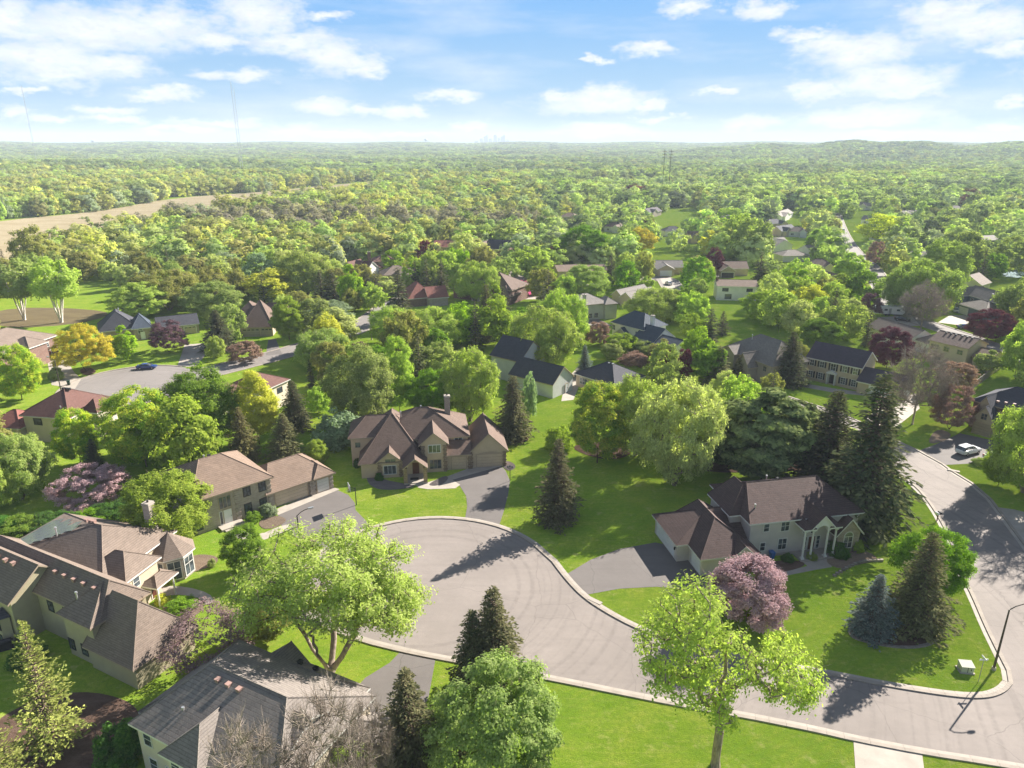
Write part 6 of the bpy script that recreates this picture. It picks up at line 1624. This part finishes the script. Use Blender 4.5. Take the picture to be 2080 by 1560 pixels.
def scatter(y0, y1, step, rmin, rmax, hf):
    y = y0
    while y < y1:
        lim = 0.86 * y + 30; x = -lim
        while x < lim:
            px, py = x + fr_.uniform(-.45, .45) * step, y + fr_.uniform(-.45, .45) * step; x += step
            azd = math.degrees(math.atan2(px, py)); r = fr_.uniform(rmin, rmax)
            if y < 1100:
                if in_poly(px, py, MARSH) or in_poly(px, py, LAKE) or any(in_poly(px, py, q_) for q_ in MEADS): continue
                if in_poly(px, py, MARSH2) and fr_.random() < .93: continue
                if py < 700 and not clear(px, py, r * .35): continue
                if py < YMAX_AUTO + 14 and any(abs(px - t[0]) < 9 and math.hypot(px - t[0], py - t[1]) < (t[2] + r) * .68 for t in TREES): continue
                w = wnoise(px, py)
                if azd > 6 and w > 1.9 and py < 700: continue
            wv_ = wnoise(px * .6 + 300, py * .6)
            if -30 < azd < 4 and 425 + 15 * math.sin(px * .02) < py < 492: c = fr_.choice(['brown', 'brown', 'brown', 'brown', 'olive', 'grey', 'brown']) 
            elif azd < 2 and py < 1150: c = fr_.choice(['olive', 'olive', 'yel', 'mid', 'lime', 'olive', 'lime', 'yel', 'mid', 'grey'])
            elif py > 1150: c = fr_.choice(['mid', 'dark', 'grey', 'olive', 'dark', 'mid']) if wv_ < .5 else fr_.choice(['lime', 'mid', 'grey'])
            else: c = fr_.choice(['lime', 'lime', 'mid', 'mid', 'pale', 'grey', 'olive', 'lime', 'dark', 'pale']) if wv_ < .9 else fr_.choice(['dark', 'mid', 'sp', 'grey'])
            u = fr_.random()
            if u < .012 and py < 900 and azd > 0: c = fr_.choice(['gold', 'red', 'yel'])
            k = 3 if c == 'sp' or (fr_.random() < .05 and azd > -5) else fr_.randrange(3)
            if k == 3: c = 'sp'
            if py < 620 and hides(px, py, r, min(r * 2, 15)): continue
            j = fr_.uniform(.82, 1.2); t = pal[c]
            if py > 500: r *= 1 + .22 * math.sin(px * .013 + 2 * math.sin(py * .009)) + fr_.uniform(-.12, .2)
            hgt_ = r * hf * fr_.uniform(1.6, 2.7)
            if hgt_ > 17: hgt_ = 17 + (hgt_ - 17) * .2
            if azd < -8 and 450 < py < 1100: hgt_ = max(hgt_, 14) * 1.1
            pts.append((px, py, ground_z(px, py) - .3)); tin.append((t[0] * j, t[1] * j, t[2] * j, 1)); scl.append((r / 4.4, r / 4.4, hgt_ / 10)); idx_.append(k)
        y += step * .92
scatter(YMAX_AUTO - 70, 620, 8.8, 4.2, 8.0, .95)
scatter(620, 1250, 11.5, 5.4, 10.0, .8)
scatter(1250, 2600, 17, 8.5, 12.5, .62)
scatter(2600, 6400, 34, 17, 26, .36)
print('far trees', len(pts))
me = bpy.data.meshes.new('distant_woods'); me.vertices.add(len(pts)); me.vertices.foreach_set('co', np.array(pts, np.float32).ravel())
at_ = me.attributes.new('tint', 'FLOAT_COLOR', 'POINT'); at_.data.foreach_set('color', np.array(tin, np.float32).ravel())
at_ = me.attributes.new('sc', 'FLOAT_VECTOR', 'POINT'); at_.data.foreach_set('vector', np.array(scl, np.float32).ravel())
at_ = me.attributes.new('pick', 'INT', 'POINT'); at_.data.foreach_set('value', np.array(idx_, np.int32))
wo = tag(link('distant_woods', me), 'endless woods and tree filled suburbs reaching to the horizon', 'wood', kind='stuff')
ng = bpy.data.node_groups.new('scatter_trees', 'GeometryNodeTree'); ng.interface.new_socket('Geometry', in_out='INPUT', socket_type='NodeSocketGeometry'); ng.interface.new_socket('Geometry', in_out='OUTPUT', socket_type='NodeSocketGeometry')
gi, go = ng.nodes.new('NodeGroupInput'), ng.nodes.new('NodeGroupOutput'); q = ng.nodes
join = q.new('GeometryNodeGeometryToInstance')
for o_ in fp:
    oi = q.new('GeometryNodeObjectInfo'); oi.inputs['Object'].default_value = o_; oi.inputs['As Instance'].default_value = True; ng.links.new(oi.outputs['Geometry'], join.inputs[0])
# pick by index needs a plain list of instances, so join the four object instances in order
jn = q.new('GeometryNodeJoinGeometry'); q.remove(join)
ois = [n for n in q if n.bl_idname == 'GeometryNodeObjectInfo']
for n in reversed(ois): ng.links.new(n.outputs['Geometry'], jn.inputs[0])
def na(nm, t):
    n = q.new('GeometryNodeInputNamedAttribute'); n.data_type = t; n.inputs[0].default_value = nm; return n.outputs['Attribute']
ip = q.new('GeometryNodeInstanceOnPoints'); ip.inputs['Pick Instance'].default_value = True
rv = q.new('FunctionNodeRandomValue'); rv.data_type = 'FLOAT_VECTOR'; rv.inputs[0].default_value = (0, 0, 0); rv.inputs[1].default_value = (0, 0, 6.283)
ng.links.new(gi.outputs[0], ip.inputs['Points']); ng.links.new(jn.outputs[0], ip.inputs['Instance']); ng.links.new(na('pick', 'INT'), ip.inputs['Instance Index'])
ng.links.new(na('sc', 'FLOAT_VECTOR'), ip.inputs['Scale'])
ng.links.new(rv.outputs[0], ip.inputs['Rotation']); ng.links.new(ip.outputs[0], go.inputs[0])
md = wo.modifiers.new('scatter', 'NODES'); md.node_group = ng


# ------------------------------------------------------------------ street furniture, vehicles, far landmarks
def street_lamp(X, Y, h, ang, label, arm=2.4, mat='lampm'):
    r = empty('street_lamp', (X, Y, 0), ang); tag(r, label, 'street lamp')
    mb = MB(); mb.tube((0, 0, 0), (0, 0, h), .13, .075, 10); mb.build('pole', M[mat], r)
    mb = MB(); mb.tube((0, 0, 0), (0, 0, .35), .24, .2, 10); mb.build('base', M['concrete'], r)
    mb = MB(); p = [(0, 0, h - .05), (arm * .3, 0, h + .32), (arm * .65, 0, h + .5), (arm, 0, h + .55)]
    for a_, b_ in zip(p, p[1:]): mb.tube(a_, b_, .055, .05, 8)
    am = mb.build('arm', M[mat], r)
    mb = MB(); mb.prism([(arm - .1, -.1), (arm + .25, -.17), (arm + .62, -.12), (arm + .68, 0), (arm + .62, .12), (arm + .25, .17), (arm - .1, .1)], h + .48, h + .64); hd = mb.build('lamp_head', M['grey'], r)
    mb = MB(); mb.prism([(arm + .12, -.1), (arm + .52, -.09), (arm + .52, .09), (arm + .12, .1)], h + .42, h + .48); mb.build('lens', M['glass'], hd)
    return r


X, Y = P(2018, 1360); street_lamp(X, Y, 7.7, math.radians(8), 'tall brown cobra-head street lamp on the corner lawn')
X, Y = P(612, 1128); street_lamp(X, Y, 6.2, math.radians(35), 'dark street lamp standing at the brick house driveway', 1.7, 'dark')
X, Y = P(128, 812); street_lamp(X, Y, 9.0, math.radians(150), 'street lamp beside the left turning circle', 2.2)
X, Y = P(755, 690); street_lamp(X, Y, 7.5, math.radians(60), 'street lamp at the bend of the back street', 2.0)

def hoop(X, Y, ang, label):
    r = empty('basketball_hoop', (X, Y, 0), ang); tag(r, label, 'basketball hoop')
    mb = MB(); mb.tube((0, 0, 0), (0, 0, 3.1), .07, .06, 8); mb.build('pole', M['dark'], r)
    mb = MB(); mb.tube((0, 0, 2.9), (.9, 0, 3.3), .035, .035, 6); mb.tube((0, 0, 2.5), (.9, 0, 3.0), .035, .035, 6); mb.build('bracket', M['dark'], r)
    mb = MB(); mb.box(.9, .94, -.8, .8, 2.85, 3.85); mb.build('backboard', M['white'], r)
    mb = MB()
    for i in range(12):
        t0, t1 = 2 * math.pi * i / 12, 2 * math.pi * (i + 1) / 12
        mb.tube((1.2 + .23 * math.cos(t0), .23 * math.sin(t0), 3.05), (1.2 + .23 * math.cos(t1), .23 * math.sin(t1), 3.05), .015, .015, 4)
    rm_ = mb.build('rim', M['taillight'], r)
    mb = MB()
    for i in range(12):
        t0 = 2 * math.pi * i / 12; t1 = t0 + .35; mb.tube((1.2 + .23 * math.cos(t0), .23 * math.sin(t0), 3.04), (1.2 + .13 * math.cos(t1), .13 * math.sin(t1), 2.62), .01, .01, 3)
    mb.build('net', M['white'], rm_); return r
X, Y = P(724, 1026); hoop(X, Y, math.radians(205), 'basketball hoop with white backboard beside the brick house driveway')

r = empty('yard_lamp', (*P(1036, 977), 0)); tag(r, 'black lamp post with lantern cluster beside the stucco house driveway', 'lamp post')
mb = MB(); mb.tube((0, 0, 0), (0, 0, 2.5), .06, .05, 8); mb.tube((-.35, 0, 2.35), (.35, 0, 2.35), .03, .03, 6); mb.build('pole', M['dark'], r)
for dx in (-.35, 0, .35):
    mb = MB(); z0 = 2.35 if dx else 2.5; mb.lathe([(.05, z0), (.12, z0 + .08), (.15, z0 + .32), (.03, z0 + .45)], dx, 0, 8); mb.build('lantern', M['glass'], r)
# utility box, street sign, mailbox, bins, storm drains
X, Y = P(1960, 1362); r = empty('utility_box', (X, Y, 0), math.radians(-8)); tag(r, 'beige metal utility cabinet on the corner lawn', 'utility box')
mb = MB(); mb.box(-.75, .75, -.6, .6, 0, .12); mb.build('pad', M['concrete'], r)
mb = MB(); q0 = [(-.62, -.5), (.62, -.5), (.62, .5), (-.62, .5)]; mb.prism(q0, .12, .85); mb.poly([(-.68, -.56, .85), (.68, -.56, .85), (.68, .5, 1.02), (-.68, .5, 1.02)]); mb.poly([(-.68, -.56, .85), (-.68, .5, 1.02), (-.68, .5, .85)]); mb.poly([(.68, -.56, .85), (.68, .5, .85), (.68, .5, 1.02)]); mb.poly([(.68, .5, .85), (-.68, .5, .85), (-.68, .5, 1.02), (.68, .5, 1.02)])
mb.build('cabinet', WALL['greenish'], r)
mb = MB(); mb.box(-.02, .02, -.53, -.5, .15, .82); mb.box(.3, .36, -.55, -.5, .4, .6); mb.build('door_latch', M['dark'], r)
X, Y = P(1987, 1385); r = empty('street_sign', (X, Y, 0)); tag(r, 'street name sign on a thin post at the corner', 'street sign')
mb = MB(); mb.tube((0, 0, 0), (0, 0, 3.0), .035, .03, 6); mb.build('post', M['grey'], r)
mb = MB(); mb.box(-.45, .45, -.012, .012, 2.75, 2.95); mb.build('sign_plate', M['white'], r)
mb = MB(); mb.box(-.012, .012, -.4, .4, 2.97, 3.15); mb.build('sign_plate', M['white'], r)
X, Y = P(1903, 1058); r = empty('mailbox', (X, Y, 0), math.radians(20)); tag(r, 'double mailbox, one black and one white, at the kerb of the right street', 'mailbox')
mb = MB(); mb.box(-.06, .06, -.06, .06, 0, 1.1); mb.box(-.5, .5, -.08, .08, 1.05, 1.13); mb.build('post', M['wood'], r)
for dx, mt in ((-.27, 'white'), (.27, 'black')):
    mb = MB(); q = [(dx + .18 * math.cos(math.pi * i / 8), 1.33 + .18 * math.sin(math.pi * i / 8)) for i in range(9)] + [(dx - .18, 1.14), (dx + .18, 1.14)]
    n = len(q); mb.poly([(a_, -.28, b_) for a_, b_ in q]); mb.poly([(a_, .28, b_) for a_, b_ in q[::-1]])
    for i in range(n): j = (i + 1) % n; mb.poly([(q[i][0], -.28, q[i][1]), (q[i][0], .28, q[i][1]), (q[j][0], .28, q[j][1]), (q[j][0], -.28, q[j][1])])
    mb.build('box', M[mt], r)
def bin_(X, Y, ang, label, mat):
    r = empty('wheelie_bin', (X, Y, 0), ang); tag(r, label, 'bin')
    mb = MB(); b = len(mb.v); lo, hi = .24, .31
    mb.v += [(x * lo, y * lo, .06) for x, y in ((-1, -1), (1, -1), (1, 1), (-1, 1))] + [(x * hi, y * hi * 1.15, 1.0) for x, y in ((-1, -1), (1, -1), (1, 1), (-1, 1))]
    for f in ((0, 3, 2, 1), (4, 5, 6, 7), (0, 1, 5, 4), (1, 2, 6, 5), (2, 3, 7, 6), (3, 0, 4, 7)): mb.f.append(tuple(b + i for i in f)); mb.m.append(0)
    mb.build('body', M[mat], r)
    mb = MB(); mb.box(-.34, .34, -.4, .4, 1.0, 1.07); mb.build('lid', M[mat], r)
    for s_ in (-1, 1): mb = MB(); mb.tube((s_ * .25, .3, .12), (s_ * .31, .3, .12), .12, .12, 10); mb.build('wheel', M['tyre'], r)
M['binblue'] = m_plain('blue_plastic', (0.05, 0.16, 0.42), .5); M['bingreen'] = m_plain('dark_green_plastic', (0.015, 0.05, 0.035), .5)
p_ = HA.world(3.5, -.35); bin_(p_[0], p_[1], .2, 'blue recycling bin against the grey siding wall', 'binblue')
bin_(*P(140, 782), .4, 'dark green bin at the driveway mouth of the left turning circle', 'bingreen')
for (px, py, ang, lb) in ((1209, 1222, -40, 'dark storm drain slot in the kerb of the turning circle road'), (1937, 957, -32, 'dark storm drain slot in the far kerb of the right street')):
    r = empty('storm_drain', (*P(px, py), 0), math.radians(ang)); tag(r, lb, 'storm drain')
    mb = MB(); mb.box(-.9, .9, -.32, .3, .02, .165); mb.build('hood', M['concrete'], r)
    mb = MB(); mb.box(-.5, .5, -.36, -.3, .03, .13)
    for k in range(6): mb.box(-.45 + k * .16, -.39 + k * .16, -.75, -.36, .025, .045)
    mb.build('grate', M['dark'], r)

# cars
M['bluecar'] = m_plain('blue_car_paint', (0.02, 0.05, 0.20), .22, .03, spec=.7); M['whitecar'] = m_plain('white_car_paint', (0.75, 0.75, 0.76), .22, .02, spec=.6)
M['blackcar'] = m_plain('black_car_paint', (0.015, 0.017, 0.02), .2, .05, spec=.7); M['chrome'] = m_plain('wheel_alloy', (0.5, 0.5, 0.5), .3, .05, metal=.9)


def car(X, Y, ang, label, mat='whitecar', kind='suv', name='parked_car'):
    """body lofted from cross sections along x (front at +x)"""
    r = empty(name, (X, Y, 0.02), math.radians(ang)); tag(r, label, 'car')
    if kind == 'suv': L_, Wd = 4.9, 1.95; prof = [(-2.45, .55, .95), (-2.38, .38, 1.08), (-1.7, .3, 1.1), (0, .3, 1.1), (1.1, .3, 1.08), (2.1, .34, 1.0), (2.4, .42, .86), (2.47, .5, .7)]; cab = [(-2.3, 1.08, 0.9), (-2.05, 1.68, .74), (-1.2, 1.76, .74), (.1, 1.74, .74), (1.15, 1.1, .88)]
    else: L_, Wd = 4.7, 1.84; prof = [(-2.35, .5, .85), (-2.25, .35, .98), (-1.4, .28, 1.0), (0, .27, .93), (1.0, .27, .9), (2.0, .3, .8), (2.3, .38, .68), (2.37, .45, .6)]; cab = [(-1.95, .97, .84), (-1.1, 1.34, .64), (-.4, 1.4, .64), (.25, 1.37, .64), (1.15, .92, .82)]
    def loft(mb, secs, m=0):
        b = len(mb.v); k = len(secs[0])
        for s_ in secs: mb.v += s_
        for i in range(len(secs) - 1):
            for j in range(k): jj = (j + 1) % k; mb.f.append((b + i * k + j, b + (i + 1) * k + j, b + (i + 1) * k + jj, b + i * k + jj)); mb.m.append(m)
        mb.f.append(tuple(b + j for j in range(k))); mb.m.append(m); mb.f.append(tuple(b + (len(secs) - 1) * k + j for j in reversed(range(k)))); mb.m.append(m)
    w = Wd / 2; mb = MB(); secs = []
    for x, z0, z1 in prof:
        ww = w * (0.86 if abs(x) > 2.3 else .95 if abs(x) > 2.0 else 1.0)
        secs.append([(x, -ww * .9, z0), (x, -ww, z0 + .15), (x, -ww, z0 + (z1 - z0) * .75), (x, -ww * .88, z1), (x, ww * .88, z1), (x, ww, z0 + (z1 - z0) * .75), (x, ww, z0 + .15), (x, ww * .9, z0)])
    loft(mb, secs); body = mb.build('body', M[mat], r, smooth=False)
    mb = MB(); secs = [[(x, -w * f, z), (x, w * f, z)] for x, z, f in cab]
    # glasshouse: glass sides, painted roof
    for i in range(len(cab) - 1):
        (x0, z0, f0), (x1, z1, f1) = cab[i], cab[i + 1]; zb = cab[0][1] - .02 + (cab[-1][1] - cab[0][1]) * ((x0 - cab[0][0]) / (cab[-1][0] - cab[0][0])); zb1 = cab[0][1] - .02 + (cab[-1][1] - cab[0][1]) * ((x1 - cab[0][0]) / (cab[-1][0] - cab[0][0]))
        for s_ in (-1, 1):
            q = [(x0, s_ * w * .9, zb), (x1, s_ * w * .9, zb1), (x1, s_ * w * f1, z1), (x0, s_ * w * f0, z0)]; mb.poly(q if s_ < 0 else q[::-1], 0)
        q = [(x0, -w * f0, z0), (x1, -w * f1, z1), (x1, w * f1, z1), (x0, w * f0, z0)]; mb.poly(q, 0 if i in (0, len(cab) - 2) else 1)
    mb.build('glasshouse', [M['glass'], M[mat]], r)
    mb = MB()
    for x in ((-1.15, .05) if kind == 'suv' else (-.5,)):
        for s_ in (-1, 1): mb.tube((x, s_ * w * .9, 1.05), (x, s_ * w * .74, 1.66 if kind == 'suv' else 1.36), .04, .04, 5)
    if kind == 'suv':
        for s_ in (-1, 1): mb.tube((-1.9, s_ * w * .68, 1.8), (-.1, s_ * w * .68, 1.8), .025, .025, 5)
    mb.build('pillar', M[mat], r)
    for x in (-1.42, 1.42):
        for s_ in (-1, 1):
            mb = MB(); mb.tube((x, s_ * (w - .2), .34), (x, s_ * (w + .01), .34), .34, .34, 18); t = mb.build('wheel', M['tyre'], r)
            mb = MB(); mb.tube((x, s_ * (w + .0), .34), (x, s_ * (w + .03), .34), .2, .17, 12); mb.build('rim', M['chrome'], t)
    for s_ in (-1, 1):
        mb = MB(); mb.box(2.28, 2.4, s_ * w * .62 - .18, s_ * w * .62 + .18, .62, .78); mb.build('headlight', M['chrome'], r)
        mb = MB(); mb.box(-2.43, -2.3, s_ * w * .68 - .13, s_ * w * .68 + .13, .78, .98); mb.build('taillight', M['taillight'], r)
        mb = MB(); mb.box(.85, 1.02, s_ * (w + .08) - .07, s_ * (w + .08) + .07, .95, 1.1); mb.build('mirror', M[mat], r)
    return r


car(*P(1966, 921), 22, 'white car with roof rails parked before the brick garage', 'whitecar', 'suv')
car(*P(2022, 932), 18, 'second white car, half hidden by the small green tree', 'whitecar', 'sedan')
car(*P(299, 749), 8, 'blue coupe parked at the kerb of the left turning circle', 'bluecar', 'sedan')
car(*P(1952, 636), -20, 'white pickup size car on the driveway of the dark blue grey house', 'whitecar', 'suv')
car(*P(1974, 640), -20, 'black car on the driveway of the dark blue grey house', 'blackcar', 'suv')
car(*P(1833, 652), -35, 'black car parked by the camper trailer', 'blackcar', 'sedan')
for (px, py, ang, lb, mt, kd) in ((1728, 503, 62, 'white car parked on the long far street', 'whitecar', 'sedan'), (1752, 545, 58, 'black car parked nearer on the long street', 'blackcar', 'suv'), (1712, 470, 70, 'small silver car farthest up the long street', 'whitecar', 'suv'),
        (1358, 578, 95, 'white car on the driveway of the bungalow with white garage door', 'whitecar', 'sedan'), (1088, 600, 10, 'white car on the pale driveway by the hot pink tree', 'whitecar', 'suv'), (616, 583, 5, 'white van like car on the pale driveway left of the spruces', 'whitecar', 'suv'), (1960, 668, -15, 'blue car on the street before the dark red tree', 'bluecar', 'sedan')):
    car(*P(px, py), ang, lb, mt, kd)
# camper trailer
X, Y = P(1803, 640); r = empty('camper_trailer', (X, Y, 0), math.radians(-12)); tag(r, 'long white camper trailer on the drive behind the ranch house', 'camper')
mb = MB(); q = [(-4.5, .6), (4.2, .6), (4.7, 1.2), (4.6, 2.6), (4.2, 3.1), (-4.3, 3.1), (-4.6, 2.8)]
mb.poly([(a_, -1.2, b_) for a_, b_ in q]); mb.poly([(a_, 1.2, b_) for a_, b_ in q[::-1]])
for i in range(len(q)): j = (i + 1) % len(q); mb.poly([(q[i][0], -1.2, q[i][1]), (q[i][0], 1.2, q[i][1]), (q[j][0], 1.2, q[j][1]), (q[j][0], -1.2, q[j][1])])
mb.build('body', M['white'], r)
mb = MB(); [mb.box(x, x + 1.0, -1.23, -1.19, 1.7, 2.3) for x in (-3.6, -1.6, 2.2)]; mb.build('window', M['glass'], r)
mb = MB(); mb.box(-.2, .6, -1.23, -1.19, .7, 2.5); mb.build('door', M['grey'], r)
mb = MB(); mb.box(-2.4, -1.7, -.35, .35, 3.1, 3.32); mb.box(1.4, 2.3, -.4, .4, 3.1, 3.35); mb.build('roof_unit', M['grey'], r)
for x in (-.9, .0):
    for s_ in (-1, 1): mb = MB(); mb.tube((x, s_ * .95, .38), (x, s_ * 1.15, .38), .38, .38, 14); mb.build('wheel', M['tyre'], r)
# fence behind the brick house at the right
A_, B_ = P(1962, 800), P(2040, 742); mb = MB(); d = Vector((B_[0] - A_[0], B_[1] - A_[1])); n_ = int(d.length / 2.4); r = empty('board_fence', (A_[0], A_[1], 0), math.atan2(d.y, d.x)); tag(r, 'long weathered board fence behind the brick house', 'fence')
for k in range(n_ + 1): pb = MB(); pb.box(k * 2.4 - .06, k * 2.4 + .06, -.06, .06, 0, 2.0); pb.build('post', M['rock'], r)
for k in range(int(n_ * 2.4 / .16)): mb.box(k * .16, k * .16 + .145, -.11, -.065, .05, 1.85)
mb.build('boards', WALL['taupe'], r)
# patio things by the olive house
X, Y = P(14, 1318); r = empty('covered_grill', (X, Y, 0), .5); tag(r, 'black covered grill beside the long olive house', 'grill')
mb = MB(); mb.prism([(-.7, -.35), (.7, -.35), (.7, .35), (-.7, .35)], 0, .95); mb.build('cover', M['black'], r)
mb = MB(); mb.tube((-.6, 0, 1.0), (.6, 0, 1.0), .3, .3, 12); mb.build('lid', M['black'], r)
# shrubs by the hero houses
for (px, py, ty, w_, lf, lb) in ((545, 1046, 1022, 34, 'silver', 'hosta clump before the brick house corner'), (515, 1060, 1036, 30, 'green', 'low shrub before the brick house windows'), (1700, 1128, 1098, 44, 'dark', 'dark shrub beside the white columns'), (1600, 1140, 1122, 26, 'dark', 'small dark shrub before the grey siding wall'),
        (1648, 1136, 1120, 22, 'mid', 'small shrub left of the white columns'), (1742, 1120, 1096, 26, 'vivid', 'little green shrub before the brick gable'), (345, 1183, 1160, 26, 'vivid', 'round green shrub beside the arched bay'), (372, 1155, 1135, 26, 'green', 'green shrub in the pale bed'),
        (330, 1226, 1205, 30, 'yellow', 'yellow green shrub at the path'), (370, 1236, 1212, 60, 'green', 'low spreading juniper inside the path curve'), (770, 975, 960, 18, 'dark', 'small shrub at the stucco house corner'), (726, 948, 930, 18, 'dark', 'dark shrub at the left wall of the stucco house'),
        (430, 1150, 1140, 18, 'mid', 'tiny shrub in the pale mulch'), (115, 770, 745, 30, 'mid', 'small shrub by the peach brick house'), (1995, 945, 930, 40, 'mid', 'low shrub in the ring under the small green tree')):
    T('bush', px, py, ty, w_, lf, lb)
eg = MB(); er = random.Random(3)
for k in range(17):
    t = k / 16; x, y = P(1695 + 95 * t, 1170 - 30 * t - 10 * math.sin(t * 3.1)); eg.box(x - .22, x + .22, y - .16, y + .16, 0, .24 + er.random() * .08)
tag(eg.build('stone_edging', M['rock']), 'row of round edging stones before the brick gable bed', 'edging')
# masts, pylon, water tower, skyline
def mast(px, pt, d, label, rad=.7):
    u = px - 1040; v = 300 - 780; h_ = FPX * math.cos(PITCH) - v * math.sin(PITCH); X, Y = u * d / h_, d; H_ = hgt(pt, Y); zg = ground_z(X, Y)
    r = empty('radio_mast', (X, Y, zg)); tag(r, label, 'mast'); mb = MB(); H_ -= zg
    for k in range(3): t = 2 * math.pi * k / 3; mb.tube((rad * math.cos(t), rad * math.sin(t), 0), (rad * math.cos(t), rad * math.sin(t), H_), .11, .1, 4)
    n = int(H_ / 3)
    for k in range(n):
        for q_ in range(3):
            t, t2 = 2 * math.pi * q_ / 3, 2 * math.pi * (q_ + 1) / 3; mb.tube((rad * math.cos(t), rad * math.sin(t), k * 3), (rad * math.cos(t2), rad * math.sin(t2), k * 3 + 3), .05, .05, 3, 0, False)
    mb.build('lattice', M['white'], r); mb = MB(); mb.tube((0, 0, H_), (0, 0, H_ + 4), .12, .05, 5); mb.build('antenna', M['grey'], r)
mast(69, 174, 1250, 'thin guyed radio mast at the far left horizon'); mast(484, 166, 1200, 'tallest thin radio mast above the left horizon, nearer of two'); mast(488.5, 178, 1215, 'second thin radio mast just right of the tallest one', .6)
for px, lb in ((1349, 'left one of two dark power poles on the far treetops'), (1362, 'right one of two dark power poles on the far treetops')):
    u, v = px - 1040, 330 - 780; h_ = FPX * math.cos(PITCH) - v * math.sin(PITCH); Y = 700; X = u * Y / h_; r = empty('power_pole', (X, Y, 0)); tag(r, lb, 'power pole'); H_ = hgt(303, Y)
    mb = MB(); mb.tube((0, 0, 0), (0, 0, H_), .3, .18, 6); mb.build('pole', M['lampm'], r)
    for k in range(3): mb = MB(); mb.box(-2.0, 2.0, -.15, .15, H_ - 2 - 3 * k, H_ - 1.6 - 3 * k); mb.build('crossarm', M['lampm'], r)
X, Y = P(1905, 590)[0] + 8, P(1905, 590)[1]; r = empty('power_pole', (X, Y, 0)); tag(r, 'leaning wooden pole near the pond at the right', 'power pole'); mb = MB(); mb.tube((0, 0, 0), (1.5, 0, 15), .16, .11, 6); mb.build('pole', M['lampm'], r); mb = MB(); mb.box(.3, 2.6, -.08, .08, 14, 14.2); mb.build('crossarm', M['lampm'], r)
for px, wd, H0, lb in ((865, 9, 282, 'dark water tower on the horizon left of the skyline'), (189, 7, 285, 'small dark water tower on the left horizon')):
    u, v = px - 1040, 290 - 780; h_ = FPX * math.cos(PITCH) - v * math.sin(PITCH); Y = 5800; X = u * Y / h_; zt = hgt(H0, Y); r = empty('water_tower', (X, Y, ground_z(X, Y))); tag(r, lb, 'water tower'); zt -= ground_z(X, Y)
    mb = MB(); mb.tube((0, 0, 0), (0, 0, zt - 14), 3, 3, 10); mb.build('stem', M['grey'], r); mb = MB(); mb.lathe([(3, zt - 16), (13, zt - 10), (15, zt - 5), (11, zt - .5), (1, zt)], 0, 0, 16); mb.build('tank', M['grey'], r)
for k, (px, wd, ty) in enumerate(((978, 6, 281), (985, 5, 277), (989, 4, 274), (996, 6, 282), (1006, 7, 274), (1013, 4, 280), (1020, 6, 277), (1024, 4, 274), (1031, 6, 284), (968, 8, 286))):
    u, v = px - 1040, 285 - 780; h_ = FPX * math.cos(PITCH) - v * math.sin(PITCH); Y = 9000; X = u * Y / h_; zt = hgt(ty, Y) ; w = wd * Y / FPX / 2
    r = empty('skyscraper', (X, Y, 0)); tag(r, 'pale office tower in the faint city skyline on the horizon', 'skyscraper', 'towers of the far city skyline')
    mb = MB(); mb.box(-w, w, -w, w, 0, zt * .93); mb.build('shaft', M['grey'], r); mb = MB(); mb.box(-w * .7, w * .7, -w * .7, w * .7, zt * .93, zt); mb.build('crown', M['grey'], r)

# ------------------------------------------------------------------ air
hb = MB(); hb.box(-7600, 7600, -7600, 9800, -3, 172)
hm, hnt, ho = newmat('air_haze'); hg = G(hnt)
pv = hg.node('ShaderNodeVolumePrincipled', {'Color': (0.70, 0.80, 0.93, 1), 'Density': 0.00014, 'Anisotropy': 0.0})
hg.l.new(pv.outputs[0], ho.inputs['Volume'])
tag(hb.build('haze', hm), 'thin bright summer haze over the woods', 'haze', kind='stuff')
